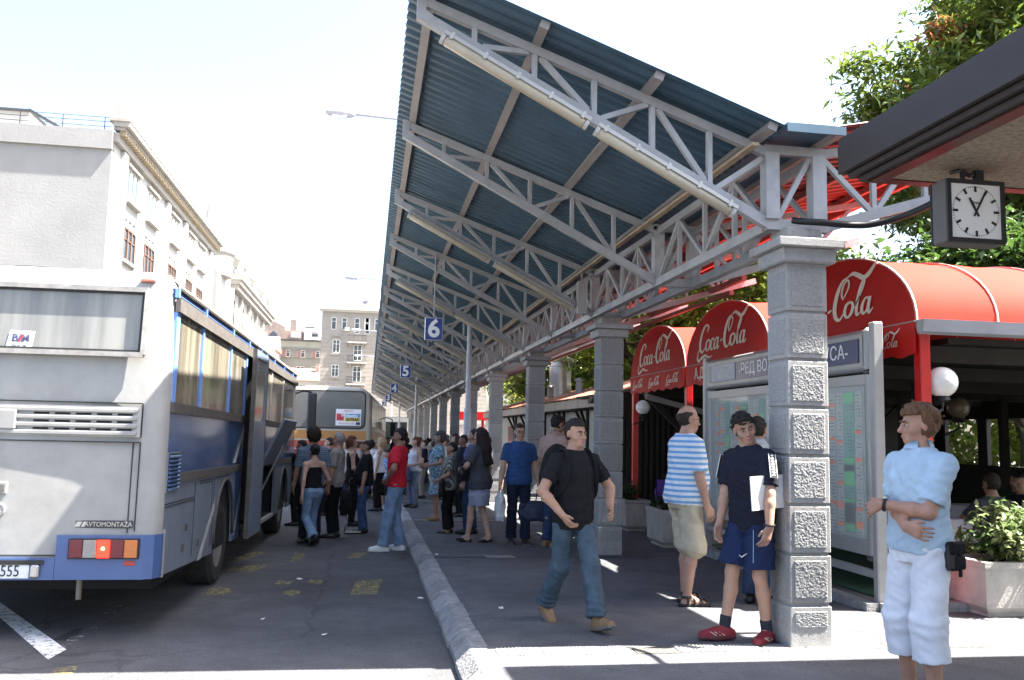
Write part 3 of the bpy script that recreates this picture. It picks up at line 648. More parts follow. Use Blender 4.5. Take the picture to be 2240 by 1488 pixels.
MB().tube([(-.12, D0+.25, .6), (-.12, D0+.3, 1.5), (-.2, D0+.5, 1.9)], .02, 8).build('grab_rail', chrome, bus, local=True)
# door leaf slid outward
dl = MB(); y0, y1, x0 = 3.62, 4.68, .13
dl.box(x0, x0+.04, y0, y1, .42, 1.86); dl.box(x0, x0+.04, y0, y0+.12, 1.86, 2.76); dl.box(x0, x0+.04, y1-.1, y1, 1.86, 2.76); dl.box(x0, x0+.04, y0+.12, y1-.1, 2.66, 2.76)
d_ = dl.build('door_leaf', M('door_blue_grey', (.15, .19, .25), rough=.4, var=.12, grime=.3, coat=.2), bus, local=True)
MB().box(x0+.012, x0+.026, y0+.12, y1-.1, 1.86, 2.66).build('door_glass', gside, d_, local=True)
f_ = MB(); f_.box(x0-.004, x0+.046, y0-.016, y0, .42, 2.76); f_.box(x0-.004, x0+.046, y1, y1+.016, .42, 2.76); f_.build('door_edge', brail, d_, local=True)
# luggage hold and its raised flap
q = MB(); q.box(-1.9, -.06, H0, H1, .42, .46); q.box(-1.9, -1.85, H0, H1, .46, 1.25); q.box(-1.85, -.06, H0, H0+.02, .46, 1.25); q.box(-1.85, -.06, H1-.02, H1, .46, 1.25); q.build('luggage_hold', dark, bus, local=True)
MB().box(-.05, .01, H0, H1, .39, .44).build('hold_sill', stripe, bus, local=True)
fl = MB(); fl.prism([(.03, H0+.05, 1.26), (.33, H0+.05, 1.93), (.30, H0+.05, 1.95), (.0, H0+.05, 1.285)], (0, 1.7, 0))
F_ = fl.build('luggage_flap', bgrey, bus, local=True)
MB().tube([(.02, H0+.25, .9), (.30, H0+.25, 1.56)], .014, 6).build('gas_strut', chrome, bus, local=True)
# front: windscreen corner, mirror
fr_ = MB(); fr_.box(-2.5, 0, L_-.05, L_, .45, 1.9); fr_.box(-2.5, 0, L_-.05, L_, 2.7, 2.95); fr_.build('front_panel', bw, bus, local=True)
MB().box(-2.4, -.05, L_-.04, L_-.02, 1.9, 2.7).build('windscreen', glassy('tinted_glass', (.05, .06, .06), .06), bus, local=True)
lw_ = MB(); lw_.box(-2.5, -2.46, .2, L_, .45, 1.9); lw_.box(-2.5, -2.46, .2, L_, 2.7, 2.95); lw_.build('left_side_panel', bw, bus, local=True)
MB().box(-2.49, -2.47, .2, L_-.1, 1.9, 2.7).build('left_window_band', gside, bus, local=True)
MB().tube(cat([(0, L_-.1, 2.55), (.12, L_+.2, 2.62), (.28, L_+.3, 2.60)]), .018, 8).build('mirror_arm', rub, bus, local=True)
mi = MB(); mi.cbox(.20, .38, L_+.25, L_+.32, 1.75, 2.6, .03); mi.build('mirror', M('mirror_shell', (.05, .05, .055), rough=.4, var=0), bus, local=True)
# rear details
def rbox(nm, x0, x1, z0, z1, y0, y1, mat, ch=0): 
    b = MB(); (b.cbox(x0, x1, y0, y1, z0, z1, ch) if ch else b.box(x0, x1, y0, y1, z0, z1)); return b.build(nm, mat, bus, local=True)
wx0, wx1, wz0, wz1 = -2.30, -.20, 2.30, 2.85
gq = MB(); gq.raw([(wx0, .0, wz0), (wx1, .0, wz0), (wx1, .035, wz1), (wx0, .035, wz1), (wx0, .02, wz0), (wx1, .02, wz0), (wx1, .06, wz1), (wx0, .06, wz1)], [(0,1,2,3),(0,4,5,1),(3,2,6,7)])
gq.v = [(x, y-.045, z) for x, y, z in gq.v]
rw = gq.build('rear_window', grear, bus, local=True)
fr2 = MB()
for a, c in (((wx0, wz0), (wx1, wz0)), ((wx0, wz1), (wx1, wz1)), ((wx0, wz0), (wx0, wz1)), ((wx1, wz0), (wx1, wz1))):
    yy = lambda z: -.055+.035*(z-wz0)/(wz1-wz0); fr2.beam((a[0], yy(a[1]), a[1]), (c[0], yy(c[1]), c[1]), .055, .04, upv=(0, 0, 1) if a[1] == c[1] else (1, 0, 0))
fr2.build('window_frame', M('weathered_aluminium', (.30, .285, .26), rough=.55, var=.25, scale=14), rw, local=True)
fr3 = MB()
for a, c in (((wx0+.04, wz0+.03), (wx1-.04, wz0+.03)), ((wx0+.04, wz1-.03), (wx1-.04, wz1-.03)), ((wx1-.035, wz0+.03), (wx1-.035, wz1-.03))):
    yy = lambda z: -.052+.035*(z-wz0)/(wz1-wz0); fr3.beam((a[0], yy(a[1]), a[1]), (c[0], yy(c[1]), c[1]), .02, .016)
fr3.build('window_seal', rub, rw, local=True)
sk = MB(); sk.raw([(-1.275, -.048, 2.335), (-1.075, -.048, 2.33), (-1.06, -.040, 2.468), (-1.25, -.040, 2.472)], [(0, 1, 2, 3)]); stk = sk.build('sticker', wh, rw, local=True)
text_mb('B/M', .085, (-1.165, -.050, 2.405), (1, 0, -.02), (0, .06, 1), depth=.002, bold=.003).build('sticker_letters', M('sticker_ink', (.06, .065, .13), var=0), stk, local=True)
text_mb('SERVIS', .024, (-1.16, -.0475, 2.455), (1, 0, -.02), (0, .06, 1), depth=.001).build('sticker_letters', M('sticker_ink', (.1, .12, .3)), stk, local=True)
text_mb('021/411-404', .022, (-1.17, -.0515, 2.345), (1, 0, -.02), (0, .06, 1), depth=.001).build('sticker_letters', M('sticker_ink', (.1, .12, .3)), stk, local=True)
MB().prism([(-1.185, -.0525, 2.375), (-1.17, -.0525, 2.375), (-1.145, -.0505, 2.435), (-1.16, -.0505, 2.435)], (0, -.001, 0)).build('sticker_slash', M('sticker_red', (.45, .05, .06), var=0), stk, local=True)
rbox('marker_lamp', -.29, -.17, 2.935, 2.965, .045, .10, M('faded_red_lens', (.45, .16, .13), rough=.35, var=.1), .008)
# grille
rbox('grille_recess', -2.3, -.19, 1.62, 1.87, -.037, -.005, M('grille_recess_paint', (.38, .375, .36), rough=.6, var=.15), 0)  # recess in a paler tone than the slats
for k in range(4): rbox('grille_slat', -2.28, -.21, 1.630+k*.062, 1.668+k*.062, -.062, -.036, bw, .008)
for j in range(3):
    for i in range(5): rbox('grille_slot', -1.02+i*.162, -.90+i*.162, 1.672+j*.062, 1.688+j*.062, -.041, -.034, dark, .003)
rbox('grille_box', -2.3, -1.14, 1.665, 1.83, -.070, -.03, bw, .012)
sm = MB()
for x0, x1, z in ((-2.35, -.185, 1.895), (-2.35, -.185, 1.575), (-1.75, -.75, .665)): sm.box(x0, x1, -.040, -.006, z, z+.008)
for z0, z1 in ((1.62, 1.895), (.86, 1.575)): sm.box(-.190, -.183, -.012, .02, z0, z1)
sm.box(-.245, -.238, -.012, .02, .845, 1.575); sm.build('hatch_seam', rub, bus, local=True)
rbox('hatch_handle', -1.42, -1.17, 1.15, 1.245, -.05, -.02, bw, .006); rbox('handle_recess', -1.41, -1.185, 1.175, 1.225, -.056, -.048, M('handle_metal', (.14, .13, .12), rough=.4, var=.2), 0)
for cx_, cz_, ch_ in ((-1.335, 1.015, 'T'), (-1.225, 1.025, 'A'), (-1.275, .925, 'M')):
    d = MB(); d.lathe((cx_, -.03, cz_), [(.055, 0), (.055, -.014), (.048, -.020), (.044, -.016), (.001, -.016)], 20, 'y'); lo = d.build('emblem', bw, bus, local=True)
    text_mb(ch_, .07, (cx_, -.050, cz_), (1, 0, 0), (0, 0, 1), depth=.006).build('emblem_letter', bw, lo, local=True)
bp = rbox('name_plate', -.66, -.20, .885, .945, -.022, -.006, M('dark_badge', (.06, .06, .058), rough=.5, var=.2), .004)
text_mb('AVTOMONTAŽA', .052, (-.385, -.025, .913), (1, 0, 0), (0, 0, 1), depth=.006, squeeze=.92).build('plate_letters', chrome, bp, local=True)
pz = MB(); pz.prism([(-.645, -.024, .895), (-.605, -.024, .895), (-.585, -.024, .935), (-.625, -.024, .935)], (0, -.004, 0)); pz.prism([(-.595, -.024, .895), (-.565, -.024, .895), (-.545, -.024, .935), (-.575, -.024, .935)], (0, -.004, 0)); pz.build('plate_logo', chrome, bp, local=True)
bm1 = MB(); bm1.prism([(-.755, -.035, .475), (-.755, -.035, .655), (-.745, -.035, .83), (-.10, -.012, .835), (-.03, .02, .835), (.006, .13, .835), (.008, .16, .835), (.008, .16, .475), (.006, .13, .475), (-.03, .02, .475), (-.10, -.012, .475)][:0] or [(-.76, -.06, .48), (-.10, -.045, .48), (-.025, -.005, .48), (.012, .08, .48), (.014, .17, .48), (-.76, .17, .48)], (0, 0, .35))
bm1.build('corner_bumper', bblue, bus, local=True)
bm2 = MB(); bm2.prism([(-1.74, -.065, .48), (-.762, -.063, .48), (-.762, .1, .48), (-1.74, .1, .48)], (0, 0, .17)); bm2.prism([(-2.5, -.06, .48), (-1.742, -.06, .48), (-1.742, .1, .48), (-2.5, .1, .48)], (0, 0, .35)); bm2.build('bumper', bblue, bus, local=True)
MB().box(-.004, .02, .145, .175, .47, .86).build('bumper_edge', bw, bus, local=True)
rbox('lamp_housing', -.665, -.125, .645, .805, -.075, -.045, M('lamp_black', (.02, .02, .02), rough=.4, var=0), .004)
for i, (nm, c, e) in enumerate((('brake_lens', (.16, .03, .035), 0), ('reverse_lens', (.30, .28, .25), 0), ('lit_tail_lens', (.9, .03, .02), 1.2), ('brake_lens', (.13, .025, .04), 0), ('indicator_lens', (.55, .18, .05), 0))):
    a = -.655+i*.105; m_ = emit('lit_red_lens', (1.0, .02, .01), .9) if e else M('lens_'+nm, c, rough=.25, var=.1, scale=30, bump=.4, bscale=150)
    rbox(nm, a, a+.1, .655, .795, -.085, -.074, m_, .004)
bl_ = MB(); bl_.lathe((-.395, -.088, .728), [(.014, 0), (.013, -.004), (.004, -.006)], 10, 'y'); bl_.build('bulb', emit('hot_bulb', (1, .45, .1), 3.5), bus, local=True)
rbox('reflector', -.24, -.155, .59, .628, -.054, -.044, M('reflector_red', (.42, .06, .05), rough=.3, var=.1), .004)
pl = rbox('number_plate', -1.46, -.945, .495, .605, -.072, -.066, M('plate_white', (.70, .71, .70), rough=.4, var=.08), 0)
text_mb('BG A-555', .125, (-1.21, -.075, .548), (1, 0, 0), (0, 0, 1), depth=.004, squeeze=.78).build('plate_characters', M('plate_black', (.02, .02, .03), var=0), pl, local=True)
rbox('plate_lamp', -.93, -.865, .50, .60, -.105, -.064, chrome, .012); rbox('plate_bracket', -1.5, -.84, .60, .635, -.080, -.064, M('lamp_black', (.02, .02, .02)), 0)
MB().tube([(-.62, .12, .48), (-.615, .11, .30)], .022, 10).build('exhaust_pipe', M('rusty_pipe', (.20, .17, .13), rough=.7, var=.3), bus, local=True)
# ------------------------------------------------------------------ second bus
cream = M('cream_bus_paint', (.40, .375, .31), rough=.35, var=.1, scale=2, grime=.12, coat=.3); orng = M('orange_band', (.40, .19, .055), rough=.4, var=.08); rdb = M('red_brown_band', (.32, .07, .045), rough=.4, var=.1)
bx = empty('city_bus', (.10, 26.0, rz(26)), 'cream bus with orange and red bands standing ahead of the coach', 'bus', None, (-SLOPE, 0, -.059))
def bus_loft(prof, y0, y1):
    m = MB(); secs = []
    for y, ins in ((y0, .10), (y0+.03, .04), (y0+.12, 0), (y1-.2, 0), (y1, .1)): secs.append([(-1.25+(x+1.25)*(1-ins/1.25), y, z-(ins*.9 if z > 2.6 else 0)) for x, z in prof])
    n = len(prof); m.raw([p for s_ in secs for p in s_], [(i*n+j, i*n+(j+1) % n, (i+1)*n+(j+1) % n, (i+1)*n+j) for i in range(len(secs)-1) for j in range(n)]+[tuple(range(n))[::-1], tuple(range((len(secs)-1)*n, len(secs)*n))]); return m
prof = [(0, .42), (0, 2.1), (-.04, 2.9), (-.10, 3.08), (-.25, 3.19), (-.6, 3.235), (-1.25, 3.25), (-1.9, 3.235), (-2.25, 3.19), (-2.40, 3.08), (-2.46, 2.9), (-2.5, 2.1), (-2.5, .42)]
bus_loft(prof, 0, 11).build('body', cream, bx, local=True, smooth=True, angle=45)
def rounded(x0, x1, z0, z1, r, y, th):
    p = []
    for cx_, cz_, a0 in ((x1-r, z1-r, 0), (x0+r, z1-r, 90), (x0+r, z0+r, 180), (x1-r, z0+r, 270)):
        for k in range(5): a = R(a0+k*22.5); p.append((cx_+r*math.cos(a), y, cz_+r*math.sin(a)))
    return MB().prism(p, (0, th, 0))
rounded(-2.33, -.17, 2.0, 3.12, .16, -.010, .02).build('window_seal', rub, bx, local=True)
w2 = rounded(-2.29, -.21, 2.04, 3.08, .14, -.016, .02).build('rear_window', M('grey_rear_glass', (.13, .13, .125), rough=.15, var=.15, scale=1.2, spec=.5), bx, local=True)
for z0, z1, mt in ((1.70, 1.95, orng), (1.44, 1.66, rdb), (1.0, 1.18, orng)):
    k2 = MB(); k2.box(-2.36, -.14, -.008, .02, z0, z1); k2.box(.002, .008, .25, 10.6, z0, z1); k2.build('colour_band', mt, bx, local=True)
ad = empty('a', (0, 0, 0)); bpy.data.objects.remove(ad)
A0, A1, Z0, Z1 = -1.03, -.30, 2.10, 2.58
ps = MB().box(A0, A1, -.022, -.018, Z0, Z1).build('advert_poster', wh, bx, local=True)
def patch(x0, x1, z0, z1, mt): MB().box(A0+(A1-A0)*x0, A0+(A1-A0)*x1, -.026, -.023, Z0+(Z1-Z0)*z0, Z0+(Z1-Z0)*z1).build('poster_block', mt, ps, local=True)
pr_, pb_, py_ = M('poster_red', (.50, .05, .06), var=0), M('poster_blue', (.10, .35, .62), var=0), M('poster_yellow', (.65, .50, .06), var=0)
patch(.03, .32, .30, .72, pr_); patch(.36, .97, .50, .72, pb_); patch(.36, .97, .26, .47, py_); patch(.8, .97, .05, .22, M('sticker_ink', (.1, .12, .3)))
text_mb('Webasto', .13, ((A0+A1)/2+.02, -.029, 2.39), (1, 0, 0), (0, 0, 1), depth=.002, bold=.004).build('poster_letters', wh, ps, local=True)
text_mb('SUTRAK', .10, (A0+.49, -.029, 2.275), (1, 0, 0), (0, 0, 1), depth=.002, bold=.005).build('poster_letters', rub, ps, local=True)
text_mb('SERVIS 021/411-404', .055, ((A0+A1)/2-.06, -.024, 2.16), (1, 0, 0), (0, 0, 1), depth=.001).build('poster_letters', pr_, ps, local=True)
text_mb('PREVOZ', .07, ((A0+A1)/2, -.024, 2.52), (1, 0, 0), (0, 0, 1), depth=.001).build('poster_letters', pr_, ps, local=True)
for i in range(8):
    y = .35+i*1.3; w = MB(); w.box(-.02, .006, y, y+1.2, 2.1, 3.0); w.v = [(x-.02*(z-2.1)/.9, y_, z) for x, y_, z in w.v]; w.build('side_window', glassy('dark_side_glass', (.03, .035, .04), .08), bx, local=True)
for c in (2.6, 8.4):
    wheel(bx, .0, c, .48, .48)
for x0 in (-2.3, -.45): MB().box(x0, x0+.3, -.02, .01, 1.22, 1.40).build('tail_lamp', M('lens_brake_lens', (.16, .03, .035)), bx, local=True)
MB().box(-2.5, 0, -.05, .02, .42, .75).build('bumper', M('grey_bumper', (.14, .14, .14), rough=.6), bx, local=True)
m_ = MB(); m_.cbox(.18, .40, 11.0, 11.08, 1.9, 2.5, .02); m_.build('mirror', rub, bx, local=True); MB().tube([(-.05, 10.9, 2.7), (.25, 11.04, 2.6), (.28, 11.04, 2.45)], .02, 6).build('mirror_arm', rub, bx, local=True)
MB().box(-1.5, -1.0, 2.0, 3.0, 3.24, 3.36).build('roof_hatch', cream, bx, local=True)
# far white coach front beyond
wc = empty('white_coach', (.9, 66, rz(66)), 'distant white coach front with blue sail emblem beyond the cream bus', 'bus')
b = MB(); b.cbox(.9, 3.0, 66, 76, rz(66)+.4, rz(66)+3.6, .12); b.build('body', wh, wc); MB().box(1.0, 2.9, 65.96, 65.99, rz(66)+1.9, rz(66)+3.2).build('windscreen', glassy('tinted_glass', (.05, .06, .06)), wc)
for k, (a, h) in enumerate(((1.75, .5), (1.98, .75), (2.2, .6))):
    MB().prism([(a, 65.97, rz(66)+1.0), (a+.2, 65.97, rz(66)+1.0), (a+.02, 65.97, rz(66)+1.0+h)], (0, -.01, 0)).build('sail_emblem', M('emblem_blue', (.03, .12, .35), var=0), wc)
# ================================================================== CAFE AWNINGS
awn = M('red_awning_cloth', (0.50, 0.018, 0.016), rough=.55, var=.08, scale=3, spec=.3); awt = M('sunlit_tint_awning_cloth', (0.46, 0.032, 0.02), rough=.8, spec=.08, var=.08, scale=2); seam = M('pale_seam', (.62, .42, .38), rough=.6, var=0)  # barrel tops get a paler red, the sunlit look put into the colour
_t = awn.node_tree; _b = _t.nodes['Principled BSDF']; _tr = _t.nodes.new('ShaderNodeBsdfTranslucent'); _tr.inputs[0].default_value = (.75, .03, .02, 1)
_ms = _t.nodes.new('ShaderNodeMixShader'); _ms.inputs[0].default_value = .22; _t.links.new(_b.outputs[0], _ms.inputs[1]); _t.links.new(_tr.outputs[0], _ms.inputs[2]); _t.links.new(_ms.outputs[0], _t.nodes['Material Output'].inputs[0])
logo = M('cream_print', (.74, .70, .60), rough=.6, var=.03); redp = M('red_post_paint', (.50, .012, .012), rough=.35, var=.08, spec=.5); zinc = M('zinc_gutter', (.32, .34, .37), rough=.45, var=.12, scale=5)
STR = [  # strokes of the script wordmark: (points, widths)
 ([(1.75,3.55),(1.95,4.05),(1.6,4.45),(1.05,4.2),(.55,3.3),(.35,2.2),(.55,1.45),(1.0,1.25),(1.5,1.75)], [.10,.22,.16,.26,.34,.34,.30,.2,.1]),
 ([(.42,1.9),(.05,1.2),(.0,.5),(.35,.2),(.9,.55),(1.6,.75),(2.4,.45),(3.1,.55)], [.06,.14,.22,.26,.28,.24,.16,.05]),
 ([(2.15,2.6),(1.75,2.35),(1.65,1.7),(1.95,1.3),(2.35,1.6),(2.45,2.3),(2.15,2.6)], [.15,.24,.26,.15,.24,.2,.15]),
 ([(3.2,2.35),(3.0,2.65),(2.7,2.3),(2.65,1.6),(2.95,1.3),(3.3,1.6)], [.16,.14,.26,.26,.16,.07]),
 ([(3.95,2.55),(3.6,2.55),(3.35,1.9),(3.5,1.35),(3.85,1.6),(4.05,2.6)], [.12,.15,.25,.2,.12,.16]),
 ([(4.08,2.65),(3.98,1.75),(4.1,1.3),(4.4,1.6)], [.24,.26,.18,.07]),
 ([(4.55,2.1),(4.75,2.18),(4.95,2.3)], [.12,.2,.1]),
 ([(6.15,2.9),(5.95,3.5),(6.15,4.3),(6.55,4.5),(6.65,3.9),(6.2,3.05)], [.08,.16,.15,.12,.14,.08]),
 ([(6.5,4.75),(5.95,4.5),(5.5,3.6),(5.3,2.4),(5.5,1.5),(5.95,1.25),(6.35,1.75)], [.1,.2,.32,.36,.3,.2,.08]),
 ([(6.45,4.75),(7.0,4.95),(7.6,4.65),(8.1,4.35),(8.6,4.55),(9.1,5.15),(9.4,5.6)], [.1,.26,.3,.32,.34,.22,.05]),
 ([(6.95,2.6),(6.55,2.35),(6.45,1.7),(6.75,1.3),(7.15,1.6),(7.25,2.3),(6.95,2.6)], [.15,.24,.26,.15,.24,.2,.15]),
 ([(7.35,1.9),(7.9,2.9),(8.25,3.9),(8.15,4.2),(7.85,3.4),(7.65,2.1),(7.75,1.35),(8.1,1.55)], [.06,.12,.14,.12,.24,.27,.2,.07]),
 ([(8.8,2.55),(8.45,2.55),(8.2,1.9),(8.35,1.35),(8.7,1.6),(8.9,2.6)], [.12,.15,.25,.2,.12,.16]),
 ([(8.93,2.65),(8.83,1.75),(8.95,1.3),(9.3,1.65)], [.24,.26,.18,.07])]
def script(o, u, v, W, H):
    """brush lettering as flat ribbons; o lower left corner, W x H overall size"""
    mb = MB(); o, u, v = Vector(o), Vector(u), Vector(v); n = u.cross(v)
    for i, (pts, ws) in enumerate(STR):
        P = cat([(a, b, 0) for a, b in pts], 5); m = len(P); wv = np.interp(np.linspace(0, len(ws)-1, m), range(len(ws)), ws)
        L = []; Rr = []
        for k, p in enumerate(P):
            d = (P[min(k+1, m-1)]-P[max(k-1, 0)]); d.normalize(); nn = Vector((-d.y, d.x, 0))*wv[k]*.62
            L.append(p+nn); Rr.append(p-nn)
        f3 = lambda q: o+u*((q.x+.12*q.y)/9.9*W)+v*(q.y/5.6*H)+n*(.002+.0006*i)
        mb.raw([f3(q) for q in L]+[f3(q) for q in Rr], [(k, k+1, m+k+1, m+k) for k in range(m-1)])
    return mb
AX = 5.2
cafe = empty('cafe_terrace', (AX, 7.65, 0), 'open dark timber cafe terrace behind the red awnings', 'cafe')
AW = [(7.65, 10.76, 'nearest and largest red awning, over the polo man and white globe', 3), (10.79, 13.88, 'middle red awning between two others, partly behind nearest pillar', 3), (13.93, 17.0, 'smallest farthest red awning with three small wordmarks on its valance', 3)]
for ai, (ya, yb, lab, _) in enumerate(AW):
    ym = (ya+yb)/2; hw_ = (yb-ya)/2-.01; zs_, zt2 = 2.73, 3.585
    a = empty('barrel_awning', (AX, ym, 2.4), lab, 'awning', 'red barrel awnings of the cafe')
    arc = [(ym-hw_*math.cos(math.pi*k/28), zs_+(zt2-zs_)*math.sin(math.pi*k/28)) for k in range(29)]
    MB().prism([(AX, y, z) for y, z in arc], (.012, 0, 0)).build('front_panel', awn, a)
    XE = 9.6; nx = 16; m = MB(); rows = []
    for i in range(nx+1):
        x = AX+.013+(XE-AX)*i/nx; sag = .018*math.sin(i*math.pi/2)**2
        rows.append([(x, ym+(y-ym)*(1-.002), z-sag*math.sin(math.pi*k/28)) for k, (y, z) in enumerate(arc)])
    m.raw([p for r_ in rows for p in r_], [(i*29+k, (i+1)*29+k, (i+1)*29+k+1, i*29+k+1) for i in range(nx) for k in range(28)])
    m.build('barrel', awt, a, smooth=True, angle=50)
    for i in range(0, 6):
        x = AX+.013+.88*i; MB().tube([(x, y, z+.006) for y, z in arc], .011 if i else .014, 5).build('seam_rib', seam, a)
    n = 30; m = MB(); low = lambda t: 2.40+.02*math.cos(t*math.pi*2*7)
    top = [(AX-.012, ya+(yb-ya)*k/n, zs_) for k in range(n+1)]; bot = [(AX-.012-.01*math.sin(k), ya+(yb-ya)*k/n, low(k/n)) for k in range(n+1)]
    m.raw(top+bot, [(k, k+1, n+k+2, n+k+1) for k in range(n)]); va = m.build('valance', awn, a, smooth=True)
    MB().tube([(AX-.016, ya, zs_), (AX-.016, yb, zs_)], .008, 5).build('valance_cord', M('grey_cord', (.35, .3, .3)), a)
    U, Vv = (0, -1, 0), (0, 0, 1)
    lw_ = 1.95; script((AX-.003, ym+lw_/2+.05, zs_+.02), U, Vv, lw_, .72).build('wordmark', logo, a)
    if ai == 1:
        text_mb('А.Д. БАС', .24, (AX-.025, yb-.95, 2.57), U, Vv, depth=.002, bold=.004).build('valance_lettering', logo, va)
        text_mb('БЕОГРАД', .24, (AX-.025, ya+.85, 2.57), U, Vv, depth=.002, bold=.004).build('valance_lettering', logo, va)
    else:
        for f in (.18, .5, .82): script((AX-.024, ya+(yb-ya)*f+.33, 2.45), U, Vv, .66, .24).build('small_wordmark', logo, va)
    for y in ((ya+.05,) if ai < 2 else (ya+.05, yb-.05)):
        o = tag(MB().cbox(AX+.03, AX+.14, y-.055, y+.055, gz(y), 2.72, .008).build('awning_post', redp), ['red square post at the outer corner of nearest awning', 'red square post between nearest and middle awnings, behind the pillar', 'red square post between middle and farthest awnings', 'red square post at far end of the farthest awning'][ai if y < ym else 3], 'post', 'red posts under the awnings')
    if ai == 0:
        g_ = MB(); g_.prism([(AX+.0, ya-.10, 2.62), (AX+.0, ya-.02, 2.60), (AX+.0, ya+.02, 2.68), (AX+.0, ya+.02, 2.74), (AX+.0, ya-.12, 2.74)], (5, 0, 0)); g_.build('gutter', zinc, a)
# terrace shell
wood = M('dark_stained_timber', (.022, .018, .015), rough=.7, var=.25, scale=5); mid = M('brown_timber', (.07, .045, .03), rough=.7, var=.2)
carpet = M('green_carpet', (.02, .075, .04), rough=.95, var=.2, scale=20)
struct('terrace_carpet', sheet(5.2, 13, 7.9, 24, .012), carpet)
MB().box(5.75, 13.5, 7.95, 24, 2.56, 2.62).build('shading_ceiling', wood, cafe)  # added ceiling that keeps the terrace interior dark; the awning is the roof
for i in range(7): MB().box(5.6, 13.4, 8.1+i*2.3, 8.22+i*2.3, 2.38, 2.55).build('ceiling_beam', wood, cafe)
for x in (7.6, 9.4, 11.4):
    for y in (8.1, 11.2, 14.3, 17.3): MB().box(x-.06, x+.06, y-.06, y+.06, gz(y), 2.39).build('timber_post', wood, cafe)
for x in (6.6, 8.5, 10.4):
    MB().beam((x-.9, 17.3, 2.35), (x, 17.3, 1.5), .08, .1).build('brace', wood, cafe)
    MB().beam((x+.9, 17.3, 2.35), (x, 17.3, 1.5), .08, .1).build('brace', wood, cafe)
MB().beam((5.5, 16.9, 2.36), (7.4, 17.2, 1.95), .1, .1).build('brace', zinc, cafe)
for i in range(40):
    x = 5.6+i*.135; MB().box(x, x+.075, 19.0, 19.03, gz(19), 2.36).build('lattice_slat', wood, cafe)
MB().box(5.5, 13.4, 19.04, 19.10, 1.9, 2.36).build('lattice_rail', wood, cafe)
MB().box(5.5, 13.4, 19.2, 19.25, gz(19), 2.5).build('back_board', wood, cafe)
for y0, y1, z0, z1 in ((7.9, 19.0, -.1, 1.1), (7.9, 19.0, 2.1, 2.5), (7.9, 14.6, 1.1, 2.1), (15.5, 15.9, 1.1, 2.1), (17.2, 17.5, 1.1, 2.1), (18.6, 19.0, 1.1, 2.1)):
    MB().box(13.3, 13.4, y0, y1, z0, z1).build('back_panel', wood, cafe)
st_ = MB(); st_.box(4.66, 4.78, 7.72, 12.4, -.06, .055); tag(st_.build('terrace_kerb', conc), kind='structure')
tag(MB().box(4.79, 9.5, 7.66, 7.80, -.06, .06).build('terrace_kerb', conc), kind='structure')
# globe lamps
opal = M('opal_globe', (.80, .80, .77), rough=.25, var=.02, spec=.5)
opal_shaded = M('shade_toned_globe', (.10, .08, .055), rough=.25, var=.02)  # darker copy of the opal globe, interior shade put into its colour
for x, y, z, r, lab in ((5.50, 7.72, 2.15, .148, 'large white globe lamp beside the nearest red post'), (5.33, 16.6, 2.13, .14, 'white globe lamp beyond the second pillar under farthest awning'), (6.9, 9.4, 1.98, .13, 'dim globe lamp inside the dark cafe behind the polo man'), (8.4, 9.6, 1.95, .13, 'dim globe lamp inside the cafe at the right edge')):
    o = empty('globe_lamp', (x, y, z-r), lab, 'lamp', 'cafe globe lamps')
    MB().lathe((x, y, z), [(r*math.sin(k*math.pi/16)+.001, -r*math.cos(k*math.pi/16)) for k in range(17)], 24).build('globe', opal if y < 8 or y > 12 else opal_shaded, o, smooth=True)
    MB().lathe((x, y, z-r-.045), [(.05, 0), (.075, .02), (.06, .06)], 14).build('base', blk, o); MB().tube([(x, y, z-r-.04), (x, y, z-r-.12), (x-.2, y, z-r-.2)], .015, 6).build('bracket', blk, o)
# planters
pc = M('pale_cast_stone', (.40, .38, .35), rough=.9, var=.2, scale=5, bump=.4, bscale=70, grime=.4)
soil = M('soil', (.05, .04, .03), rough=1)
def planter(x0, x1, y0, y1, h, lab):
    z = gz((y0+y1)/2); o = empty('planter', ((x0+x1)/2, (y0+y1)/2, z), lab, 'planter', 'pale concrete planters by the cafe')
    m = MB(); ci = .05
    def rg(i, zz): return [(x0+i, y0+i, zz), (x1-i, y0+i, zz), (x1-i, y1-i, zz), (x0+i, y1-i, zz)]
    R_ = [rg(.06, z), rg(.06, z+.03), rg(0.01, z+.09), rg(0, z+h-.06), rg(-.012, z+h-.05), rg(-.012, z+h), rg(.06, z+h), rg(.07, z+h-.05)]
    m.raw([p for r_ in R_ for p in r_], [(i*4+k, i*4+(k+1) % 4, (i+1)*4+(k+1) % 4, (i+1)*4+k) for i in range(len(R_)-1) for k in range(4)])
    m.build('box', pc, o); MB().poly(rg(.07, z+h-.05)).build('soil', soil, o); return o
planter(5.62, 6.78, 7.35, 7.95, .50, 'pale concrete planter at the right edge behind the polo man')
planter(6.82, 8.0, 7.35, 7.95, .50, 'pale concrete planter just past the right edge one')
planter(4.40, 4.86, 12.75, 13.5, .56, 'pale concrete planter left of the striped man')
planter(4.90, 5.4, 12.6, 13.4, .56, 'pale concrete planter right behind the striped man')
planter(4.60, 5.05, 15.3, 15.9, .55, 'weathered concrete planter just right of the second pillar')
